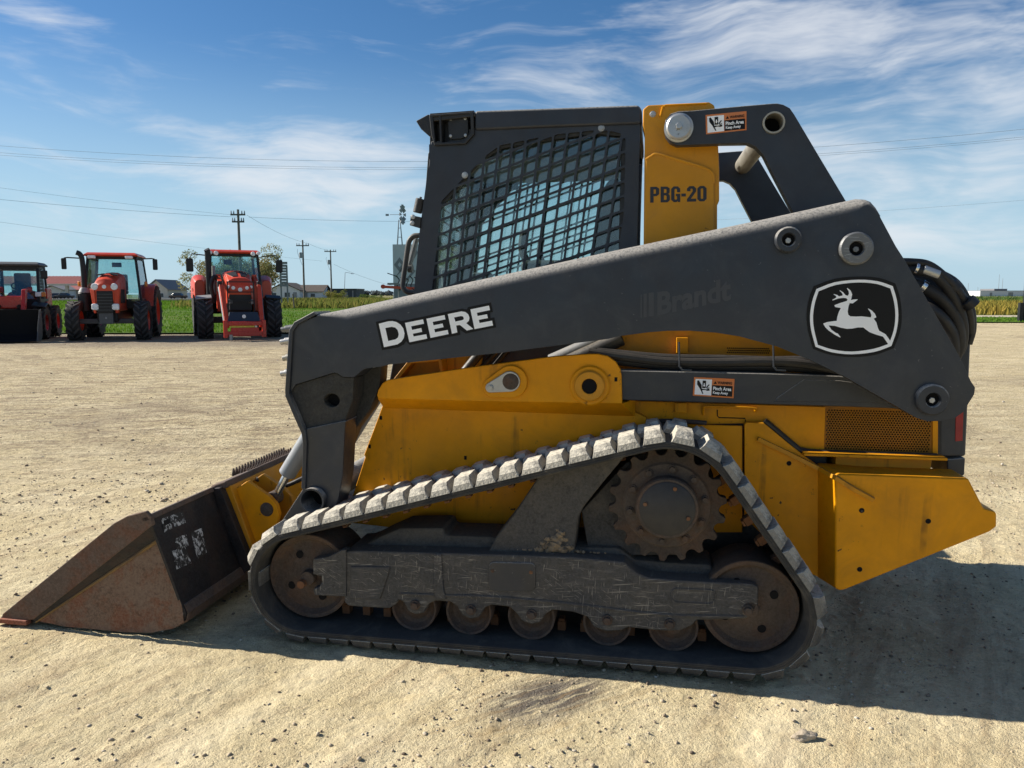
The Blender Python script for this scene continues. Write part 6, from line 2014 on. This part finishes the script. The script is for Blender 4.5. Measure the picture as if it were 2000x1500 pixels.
tC = make_wheel_loader()
tC.location = (gpos(14, 24.2) - 0.2, 24.6, 0.0)
tC.rotation_euler = (0, 0, D2R(20))
tag(tC, 'small red wheel loader with shaded black bucket, cut off by the left edge', 'wheel loader')


# ---------------- poles and wires
def pole(px, Y, top, arms, label, transformer=False):
    X = gpos(px, Y)
    t = empty('utility_pole', (X, Y, 0))
    tag(t, label, 'utility pole', 'wooden utility poles across the road')
    mk('post', cyl((0, 0, -0.2), (0.0, 0, top), 0.20, 0.13, 10), 'wood', t)
    for (z, w_) in arms:
        mk('cross_arm', box(-w_, w_, -0.16, -0.04, z - 0.09, z + 0.09), 'wood', t, bevel=0.01)
        for xx in (-w_ * 0.9, -w_ * 0.55, w_ * 0.55, w_ * 0.9):
            mk('insulator', cyl((xx, -0.10, z + 0.09), (xx, -0.10, z + 0.45), 0.09, 0.05, 8), 'steel', t)
    if transformer:
        mk('transformer', cyl((-0.42, -0.1, top - 3.2), (-0.42, -0.1, top - 2.2), 0.26, seg=12), 'steel', t, bevel=0.04)
        mk('drop_cable', tube(smooth_path([(-0.9, -0.1, top - 1.6), (-0.95, -0.1, top - 2.2), (-0.5, -0.1, top - 3.6), (-0.2, -0.1, top - 4.4)], 5), 0.03, 5), 'wire', t)
    return X


pole(475, 90, 11.2, ((10.6, 0.85), (9.8, 0.70)), 'nearest wooden power pole with two cross arms, behind the loader tractor')
pole(597, 140, 11.2, ((10.2, 1.15),), 'middle wooden power pole with transformer standing before the white house', True)
pole(650, 170, 11.2, ((10.8, 1.3),), 'farthest wooden power pole with transformer over the dark building', True)


def wire(name, p0, p1, sag, r, label, n=28):
    p0, p1 = Vector(p0), Vector(p1)
    pts = []
    for k in range(n + 1):
        t = k / n
        p = p0.lerp(p1, t)
        p.z -= sag * 4 * t * (1 - t)
        pts.append(p)
    o = mk(name, tube(pts, r, 5), 'wire', None)
    return tag(o, label, 'wire', 'overhead power lines')


def wpt(px, py, Y):
    v = (py - 750) / 1500
    dy, dz_ = math.cos(PITCH) - v * math.sin(PITCH), -(math.sin(PITCH) + v * math.cos(PITCH))
    return Vector(((px - 1000) / 1500 / dy * Y, Y, CAM_H + dz_ / dy * Y))


wire('power_line', wpt(-150, 272, 84), wpt(2150, 236, 76), 3.0, 0.0140, 'uppermost of three high wires crossing the whole sky')
wire('power_line', wpt(-150, 286, 85), wpt(2150, 252, 77), 2.9, 0.0130, 'middle of three high wires crossing the whole sky')
wire('power_line', wpt(-150, 291, 86), wpt(2150, 256, 78), 2.9, 0.0119, 'lowest of three high wires crossing the whole sky')
wire('power_line', wpt(-250, 330, 68), wpt(470, 421, 90), 0.3, 0.0097, 'upper wire running left from the nearest pole')
wire('power_line', wpt(-250, 363, 70), wpt(463, 424, 90), 0.3, 0.0140, 'lower wire running left from the nearest pole')
wire('power_line', wpt(486, 424, 90), wpt(900, 432, 99), 0.2, 0.0140, 'wire running right from the nearest pole towards the windmill')
wire('power_line', wpt(-100, 420, 100), wpt(630, 510, 168), 0.3, 0.0140, 'thin service wire low in the sky on the left')
wire('power_line', wpt(482, 420, 90), wpt(596, 474, 140), 0.4, 0.0162, 'wire between the nearest and the middle pole')
wire('power_line', wpt(598, 474, 140), wpt(650, 491, 170), 0.2, 0.0184, 'wire between the middle and the farthest pole')
wire('power_line', wpt(652, 516, 170), wpt(775, 560, 180), 0.5, 0.0216, 'wire dropping right from the farthest pole')
wire('power_line', wpt(1380, 430, 110), wpt(2150, 378, 90), 0.3, 0.0119, 'single low wire in the sky at the right')


# ---------------- trees
def leaf_cloud(name, centres, n, size, mat, parent, seed):
    r = np.random.default_rng(seed)
    cs = np.array([c[:3] for c in centres])
    rs = np.array([c[3] for c in centres])
    wts = rs ** 2
    k = r.choice(len(cs), n, p=wts / wts.sum())
    d = r.normal(size=(n, 3))
    d /= np.linalg.norm(d, axis=1)[:, None]
    p = cs[k] + d * (rs[k] * r.uniform(0.35, 1.05, n) ** 0.5)[:, None] * np.array([1, 1, 0.8])
    a = r.normal(size=(n, 3))
    a /= np.linalg.norm(a, axis=1)[:, None]
    b = np.cross(a, r.normal(size=(n, 3)))
    b /= np.linalg.norm(b, axis=1)[:, None]
    s = size * r.uniform(0.5, 1.3, n)[:, None]
    v = np.stack([p - a * s, p - b * s * 0.55, p + a * s, p + b * s * 0.55], 1).reshape(-1, 3)
    me = bpy.data.meshes.new(name)
    me.vertices.add(n * 4)
    me.vertices.foreach_set('co', v.astype(np.float32).ravel())
    me.loops.add(n * 4)
    me.loops.foreach_set('vertex_index', np.arange(n * 4, dtype=np.int32))
    me.polygons.add(n)
    me.polygons.foreach_set('loop_start', np.arange(0, n * 4, 4, dtype=np.int32))
    me.update(calc_edges=True)
    me.materials.append(M[mat])
    return link(bpy.data.objects.new(name, me), parent)


def tree(px, Y, h, w, nleaf, lsize, mat, label, seed, cat='tree'):
    r = random.Random(seed)
    t = empty('broadleaf_tree', (gpos(px, Y), Y, 0))
    tag(t, label, cat)
    bm = bmesh.new()
    cs = []
    forks = []
    tube([(0, 0, -0.2), (0.1, 0, h * 0.16), (0.05, 0, h * 0.30)], h * 0.035, 8, bm, h * 0.026)
    for k in range(15):
        a = k * 2.4 + r.uniform(-.3, .3)
        e = r.uniform(0.35, 0.75)
        l = w * r.uniform(0.30, 0.50)
        p0 = Vector((0.05, 0, h * r.uniform(0.18, 0.32)))
        p2 = Vector((math.cos(a) * l, math.sin(a) * l, h * r.uniform(0.38, 0.90)))
        p1 = p0.lerp(p2, 0.5) + Vector((math.cos(a) * l * .12, math.sin(a) * l * .12, -h * 0.04))
        pts = smooth_path([p0, p1, p2], 5)
        tube(pts, h * 0.016, 6, bm, h * 0.004)
        for q_ in (0.45, 0.65, 0.85, 1.0):
            b0 = pts[int(q_ * (len(pts) - 1))]
            for z in range(2):
                d = Vector((r.gauss(0, 1), r.gauss(0, 1), r.gauss(0.4, 0.7))).normalized() * w * r.uniform(0.07, 0.16)
                tube([b0, b0 + d * 0.5 + Vector((0, 0, 0.1)), b0 + d], h * 0.005, 4, bm, h * 0.0015)
                c = b0 + d
                cs.append((c.x, c.y, c.z, w * r.uniform(0.06, 0.13)))
    mk('trunk', bm, 'bark', t)
    leaf_cloud('crown', cs, nleaf, lsize, mat, t, seed)
    return t


tree(466, 112, 7.6, 12.6, 34000, 0.13, 'leaf_autumn', 'sparse autumn tree with olive leaves behind the loader tractor', 5)
tree(660, 165, 2.2, 4.2, 2200, 0.13, 'weeds', 'yellow-green bush below the farthest pole', 8, 'bush')
tree(712, 190, 1.6, 2.6, 900, 0.13, 'weeds_g', 'small dark shrub right of the dark building', 9, 'bush')
tree(735, 195, 1.2, 3.4, 900, 0.12, 'weeds_g', 'low dark shrub nearest the red implement', 10, 'bush')


def far_wood(name, x0, x1, Y, h, label, seed, n=9000):
    r = np.random.default_rng(seed)
    cs = []
    for k in range(260):
        x = r.uniform(x0, x1)
        hh = h * (0.55 + 0.45 * float(vnoise(np.array([x * 0.02]), np.array([1.3]), seed)[0])) * r.uniform(.7, 1.1)
        cs.append((x, Y + r.uniform(-20, 20), hh * 0.5, hh * 0.55))
    o = leaf_cloud(name, cs, n, 1.6, 'far_trees', None, seed)
    o['kind'] = 'stuff'
    tag(o, label, 'wood')


far_wood('far_wood', -420, 40, 900, 6.5, 'bluish line of far trees on the left horizon', 51)
far_wood('far_wood', 420, 1000, 1100, 4.5, 'bluish line of far trees on the right horizon', 52)


# ---------------- buildings
def house(name, px0, px1, Y, depth, eave, ridge, wall, roof, label, windows=(), doors=(), ridge_along='x', cat='house'):
    x0, x1 = gpos(px0, Y), gpos(px1, Y)
    t = empty(name, ((x0 + x1) / 2, Y, 0))
    tag(t, label, cat)
    hw = (x1 - x0) / 2
    if ridge_along == 'x':
        mk('wall', prism([(0, 0), (depth, 0), (depth, eave), (depth / 2, ridge - 0.15), (0, eave)], -hw, hw, xf=lambda x, y, z: (y, x, z)), wall, t, False)
        rp = [(-0.5, eave - 0.15), (depth / 2, ridge), (depth + 0.5, eave - 0.15), (depth + 0.5, eave), (depth / 2, ridge + 0.2), (-0.5, eave)]
        rf_ = mk('roof', prism(rp, -hw - 0.5, hw + 0.5, xf=lambda x, y, z: (y, x, z)), roof, t, False)
    else:
        mk('wall', prism([(-hw, 0), (hw, 0), (hw, eave), (0, ridge - 0.15), (-hw, eave)], 0, depth), wall, t, False)
        rp = [(-hw - 0.5, eave - 0.2), (0, ridge), (hw + 0.5, eave - 0.2), (hw + 0.5, eave), (0, ridge + 0.2), (-hw - 0.5, eave)]
        rf_ = mk('roof', prism(rp, -0.5, depth + 0.5), roof, t, False)
    for (f, z0, z1, wd) in windows:
        xc = -hw + 2 * hw * f
        wn = mk('window', box(xc - wd / 2 - 0.08, xc + wd / 2 + 0.08, -0.05, 0.05, z0 - 0.08, z1 + 0.08), 'white_wall', t, False)
        mk('pane', box(xc - wd / 2, xc + wd / 2, -0.07, 0.0, z0, z1), 'pane', wn, False)
    for (f, wd, h) in doors:
        xc = -hw + 2 * hw * f
        mk('door', box(xc - wd / 2, xc + wd / 2, -0.06, 0.04, 0, h), 'tlight', t, False)
    return t


house('bungalow', 528, 588, 212, 12, 2.6, 4.6, 'white_wall', 'roof_brown', 'white bungalow gable with brown roof behind the sign posts', ((0.15, 0.8, 1.9, 1.6), (0.6, 0.8, 2.0, 1.4)), ((0.85, 1.0, 2.1),), 'y')
house('bungalow', 586, 632, 216, 10, 2.3, 4.0, 'white_wall', 'roof_brown', 'low white bungalow wing under a brown roof beside the middle pole', ((0.6, 0.8, 1.7, 1.2),), ((0.12, 1.0, 2.0), (0.30, 1.0, 2.0)), 'x')


def flat_block(px0, px1, Y, depth, h, wall, label, panes=(), cat='building'):
    x0, x1 = gpos(px0, Y), gpos(px1, Y)
    t = empty('flat_roofed_building', ((x0 + x1) / 2, Y, 0))
    tag(t, label, cat)
    hw = (x1 - x0) / 2
    mk('wall', box(-hw, hw, 0, depth, -0.1, h), wall, t, False)
    mk('roof_edge', box(-hw - 0.15, hw + 0.15, -0.15, depth + 0.15, h, h + 0.25), 'roof_grey' if wall != 'dark_wall' else 'tdark', t, False)
    for (f, z0, z1, wd, mt) in panes:
        xc = -hw + 2 * hw * f
        mk('window', box(xc - wd / 2, xc + wd / 2, -0.06, 0.02, z0, z1), mt, t, False)
    return t


flat_block(631, 698, 222, 12, 2.9, 'dark_wall', 'dark grey flat-roofed building behind the farthest pole', ((0.68, 0.2, 2.1, 1.4, 'tlight'), (0.9, 0.0, 2.6, 0.3, 'tlight')))
flat_block(1908, 2120, 640, 40, 4.4, 'white_wall', 'long white warehouse far off on the right horizon', ((0.28, 0.0, 3.2, 4.0, 'tlight'), (0.1, 0.0, 3.0, 2.0, 'tlight'), (0.5, 0.0, 3.2, 4.0, 'tlight')))
flat_block(1935, 1960, 660, 20, 6.0, 'roof_grey', 'grey rooftop unit block above the far white warehouse')
house('house', 88, 128, 225, 10, 2.9, 4.0, 'white_wall', 'roof_grey', 'small pale blue-white gabled house left of the orange tractor', ((0.4, 0.6, 1.6, 1.8),), (), 'y')
house('house', 118, 160, 232, 10, 2.9, 5.2, 'cream_wall', 'roof_red', 'cream house with red tiled roof under the shelter', ((0.3, 0.6, 1.8, 1.4), (0.7, 0.6, 1.8, 1.4)), (), 'x')
house('house', 290, 332, 200, 12, 2.8, 5.2, 'cream_wall', 'roof_grey', 'cream gabled house right of the orange tractor', ((0.7, 0.8, 1.8, 1.2),), (), 'y')
# red-roofed fuel shelter on columns
xs0, xs1 = gpos(-30, 205), gpos(178, 205)
sh = empty('roofed_shelter', ((xs0 + xs1) / 2, 205, 0))
tag(sh, 'open shelter on cream columns under a wide red tiled roof', 'shelter')
hw = (xs1 - xs0) / 2
mk('roof', prism([(-0.5, 4.3), (5, 6.4), (10.5, 4.3), (10.5, 4.1), (-0.5, 4.1)], -hw, hw, xf=lambda x, y, z: (y, x, z)), 'roof_red', sh, False)
for k in range(30):      # raised ribs of the roof sheeting
    xx = -hw + (k + 0.5) * 2 * hw / 30
    mk('roof_rib', loft([[(xx - 0.08, -0.52, 4.34), (xx + 0.08, -0.52, 4.34), (xx + 0.08, -0.40, 4.42), (xx - 0.08, -0.40, 4.42)], [(xx - 0.08, 4.95, 6.40), (xx + 0.08, 4.95, 6.40), (xx + 0.08, 5.0, 6.50), (xx - 0.08, 5.0, 6.50)]]), 'roof_red', sh, False)
mk('fascia', box(-hw, hw, -0.62, -0.5, 3.8, 4.3), 'cream_wall', sh, False)
for f in (0.05, 0.30, 0.535, 0.80, 0.97):
    xx = -hw + 2 * hw * f
    mk('column', box(xx - 0.35, xx + 0.35, 0, 0.7, 0, 4.1), 'cream_wall', sh, False)
# polytunnel / tanks
for k, px in enumerate((327, 345, 362)):
    bm = bmesh.new()
    pr_ = [(1.25 * math.cos(a), 2.1 * math.sin(a)) for a in [math.pi * i / 12 for i in range(13)]]
    prism(pr_, 0, 8, bm=bm)
    o = mk('polytunnel', bm, 'white_wall', None)
    o.location = (gpos(px, 215), 215, 0)
    tag(o, ('leftmost', 'middle', 'rightmost')[k] + ' of three white polytunnels between the two orange tractors', 'polytunnel', 'polytunnels between the tractors')


def car(px, Y, mat, label):
    t = empty('parked_car', (gpos(px, Y), Y, 0.4))
    tag(t, label, 'car', 'cars parked along the far road')
    mk('body', loft([[(-2.1, -0.85, 0.3), (2.1, -0.85, 0.3), (2.1, 0.85, 0.3), (-2.1, 0.85, 0.3)], [(-2.1, -0.85, 0.85), (2.1, -0.85, 0.85), (2.1, 0.85, 0.85), (-2.1, 0.85, 0.85)]]), mat, t, bevel=0.12)
    mk('cabin', loft([[(-1.3, -0.8, 0.85), (1.2, -0.8, 0.85), (1.2, 0.8, 0.85), (-1.3, 0.8, 0.85)], [(-0.8, -0.65, 1.42), (0.7, -0.65, 1.42), (0.7, 0.65, 1.42), (-0.8, 0.65, 1.42)]]), 'pane', t, bevel=0.05)
    mk('roof', box(-0.8, 0.7, -0.65, 0.65, 1.42, 1.47), mat, t, bevel=0.02)
    for x in (-1.35, 1.35):
        for y in (-0.86, 0.86):
            mk('wheel', lathe([(0, -0.1), (0.30, -0.1), (0.32, 0), (0.30, 0.1), (0, 0.1)], (x, y, 0.32), 16), 'tyre', t)


car(99, 194, 'carb', 'dark blue car leftmost by the road under the red shelter roof')
car(117, 195, 'carw', 'white car between the two dark cars by the road')
car(132, 194, 'tdark', 'black car by the road just left of the exhaust canister')
car(352, 194, 'roof_brown', 'brown van-like car in front of the white polytunnels')

# ---------------- road sign seen from behind, marker posts, windmill, banner, red implement
sg = empty('road_sign', (gpos(558, 84), 84, 0))
tag(sg, 'grey slatted road sign back on two tall posts beside the tree', 'road sign')
for x in (-0.30, 0.38):
    mk('post', box(x - 0.07, x + 0.07, -0.07, 0.07, 0, 4.9 if x < 0 else 4.5), 'sign_grey', sg, False)
for k in range(9):
    z = 2.35 + k * 0.30
    mk('slat', loft([[(-0.40, -0.12, z), (0.46, -0.05, z), (0.46, 0.0, z), (-0.40, -0.07, z)], [(-0.40, -0.12, z + 0.25), (0.46, -0.05, z + 0.25), (0.46, 0.0, z + 0.25), (-0.40, -0.07, z + 0.25)]]), 'sign_grey', sg, False)
mp = mk('marker_post', cyl((0, 0, 0), (-0.12, 0, 1.55), 0.07, seg=8), 'wood', None)
mp.location = (gpos(577, 80), 80, 0)
tag(mp, 'short leaning dark post right of the road sign', 'post')
mp = mk('marker_post', cyl((0, 0, 0), (0, 0, 1.9), 0.03, seg=6), 'wood', None)
mp.location = (gpos(672, 120), 120, 0)
tag(mp, 'thin stick standing in the weeds below the dark building', 'post')
lp = empty('street_light', (gpos(674, 230), 230, 0))
tag(lp, 'thin street light with a single arm right of the farthest pole', 'street light')
mk('mast', cyl((0, 0, 0), (0.5, 0, 7.9), 0.10, 0.07, 8), 'steel', lp)
mk('arm', tube([(0.5, 0, 7.9), (1.0, 0, 7.95), (2.9, 0, 7.6)], 0.06, 6), 'steel', lp)
mk('lamp_head', box(2.3, 3.1, -0.15, 0.15, 7.5, 7.65), 'steel', lp, bevel=0.03)

wm = empty('windmill', (gpos(784, 96), 96, 0))
tag(wm, 'steel lattice windmill tower with vane behind the cab handrail', 'windmill')
legs = [(-1.0, -1.0), (1.0, -1.0), (1.0, 1.0), (-1.0, 1.0)]
for (x, y) in legs:
    mk('leg', cyl((x * 0.85, y * 0.85, 0), (x * 0.08, y * 0.08, 10.6), 0.06, 0.04, 6), 'steel', wm)
for k in range(9):
    z = 0.8 + k * 1.1
    f = 0.85 - (0.77) * z / 10.6
    for i in range(4):
        a, b = legs[i], legs[(i + 1) % 4]
        mk('brace', cyl((a[0] * f, a[1] * f, z), (b[0] * f, b[1] * f, z), 0.025, seg=4), 'steel', wm)
vane_c = Vector((0.4, -0.3, 11.2))
for k in range(12):
    a = 2 * math.pi * k / 12
    d = Vector((0.25 * math.cos(a), 0.4 * math.cos(a), math.sin(a)))
    n_v = Vector((0.9, -0.4, 0))
    u = d.cross(n_v).normalized()
    p0, p1 = vane_c + d * 0.35, vane_c + d * 1.2
    mk('blade', loft([[p0 - u * .06, p0 + u * .06, p0 + u * .06 + n_v * .02, p0 - u * .06 + n_v * .02], [p1 - u * .20, p1 + u * .20, p1 + u * .20 + n_v * .10, p1 - u * .20 + n_v * .10]]), 'steel', wm, False)
mk('tail_boom', cyl(vane_c, vane_c + Vector((-1.6, 0.6, 0.05)), 0.03, seg=5), 'steel', wm)
mk('tail_vane', box(-1.75, -1.35, 0.38, 0.42, 11.10, 11.35), 'steel', wm, False)

bn = empty('banner_board', (gpos(792, 58), 58, 0))
tag(bn, 'tall pale banner board with grey diamond shapes behind the handrail', 'banner')
mk('board', box(-0.85, 2.2, 0, 0.08, 2.35, 5.2), 'banner', bn, False)
mk('skirt', box(-0.80, 2.2, 0.02, 0.07, 0.1, 2.33), 'banner_grey', bn, False)
for (cx, cz, a, b) in ((-0.35, 3.7, 0.42, 0.55), (0.35, 3.6, 0.18, 0.25), (0.75, 4.6, 0.30, 0.45), (1.3, 3.6, 0.4, 0.5)):
    dd = [(cx - a, cz), (cx, cz - b), (cx + a, cz), (cx, cz + b)]
    hh_ = [(cx - a * .35, cz), (cx, cz - b * .35), (cx + a * .35, cz), (cx, cz + b * .35)]
    mk('diamond', prism(dd, -0.012, -0.004, [hh_]), 'banner_grey', bn, False)
mk('stripe', prism([(-0.72, 2.75), (-0.50, 2.95), (-0.05, 3.35), (-0.20, 3.45)], -0.012, -0.004), 'banner_grey', bn, False)
mk('stripe', prism([(-0.05, 2.45), (0.15, 2.45), (0.85, 3.25), (0.70, 3.35)], -0.012, -0.004), 'banner_grey', bn, False)

im = empty('farm_implement', (gpos(790, 46), 46, 0))
tag(im, 'red farm implement with dark linkage seen past the cab handrail', 'farm implement')
mk('main_beam', bar((-1.15, 0, 1.95), (1.4, 0.2, 1.80), 0.16, 0.16), 'tred', im, bevel=0.02)
mk('beam_end', cyl((-1.22, -0.1, 1.96), (-1.22, 0.12, 1.96), 0.13, seg=10), 'tred', im)
mk('top_shelf', box(-0.95, -0.30, -0.1, 0.2, 2.06, 2.18), 'sign_grey', im, False)
mk('boom_arm', bar((-0.95, 0, 2.75), (-0.35, 0, 2.55), 0.05, 0.05), 'tdark', im)
for k in range(7):
    x = -0.45 + k * 0.27
    mk('tine', tube(smooth_path([(x, 0, 2.6 - 0.08 * (k % 3)), (x + 0.18, 0.1, 2.35), (x + 0.05, 0.1, 2.0), (x + 0.25, 0.05, 1.75)], 4), 0.035, 6), 'tdark', im)
for x in (-0.30, 0.5, 1.2):
    mk('support_leg', cyl((x, 0.1, 0), (x, 0.1, 1.9), 0.05, seg=6), 'sign_grey', im)

# black post at the right edge
gp_ = empty('gate_post', (gpos(1995, 42) + 0.05, 42, 0))
tag(gp_, 'black steel post with small box at the right edge of the lot', 'post')
mk('post', cyl((0, 0, 0), (0, 0, 2.6), 0.11, seg=12), 'tdark', gp_)
mk('box', box(-0.32, -0.10, -0.1, 0.1, 0.0, 1.05), 'tdark', gp_, bevel=0.02)
mk('post_cap', cyl((0, 0, 2.6), (0, 0, 2.68), 0.13, 0.08, 12), 'tdark', gp_)
for k, (px, h) in enumerate(((1884, 13), (1943, 22), (1950, 18), (1903, 9))):
    o = mk('far_mast', cyl((0, 0, 0), (0, 0, h * 1.0), 0.25, 0.15, 6), 'steel', None)
    o.location = (gpos(px, 800), 800, 0)
    tag(o, ('leftmost far mast above the hoses', 'tallest of the far masts over the white warehouse', 'shorter mast just right of the tallest far mast', 'shortest far mast at the warehouse end')[k], 'mast', 'far masts on the right horizon')
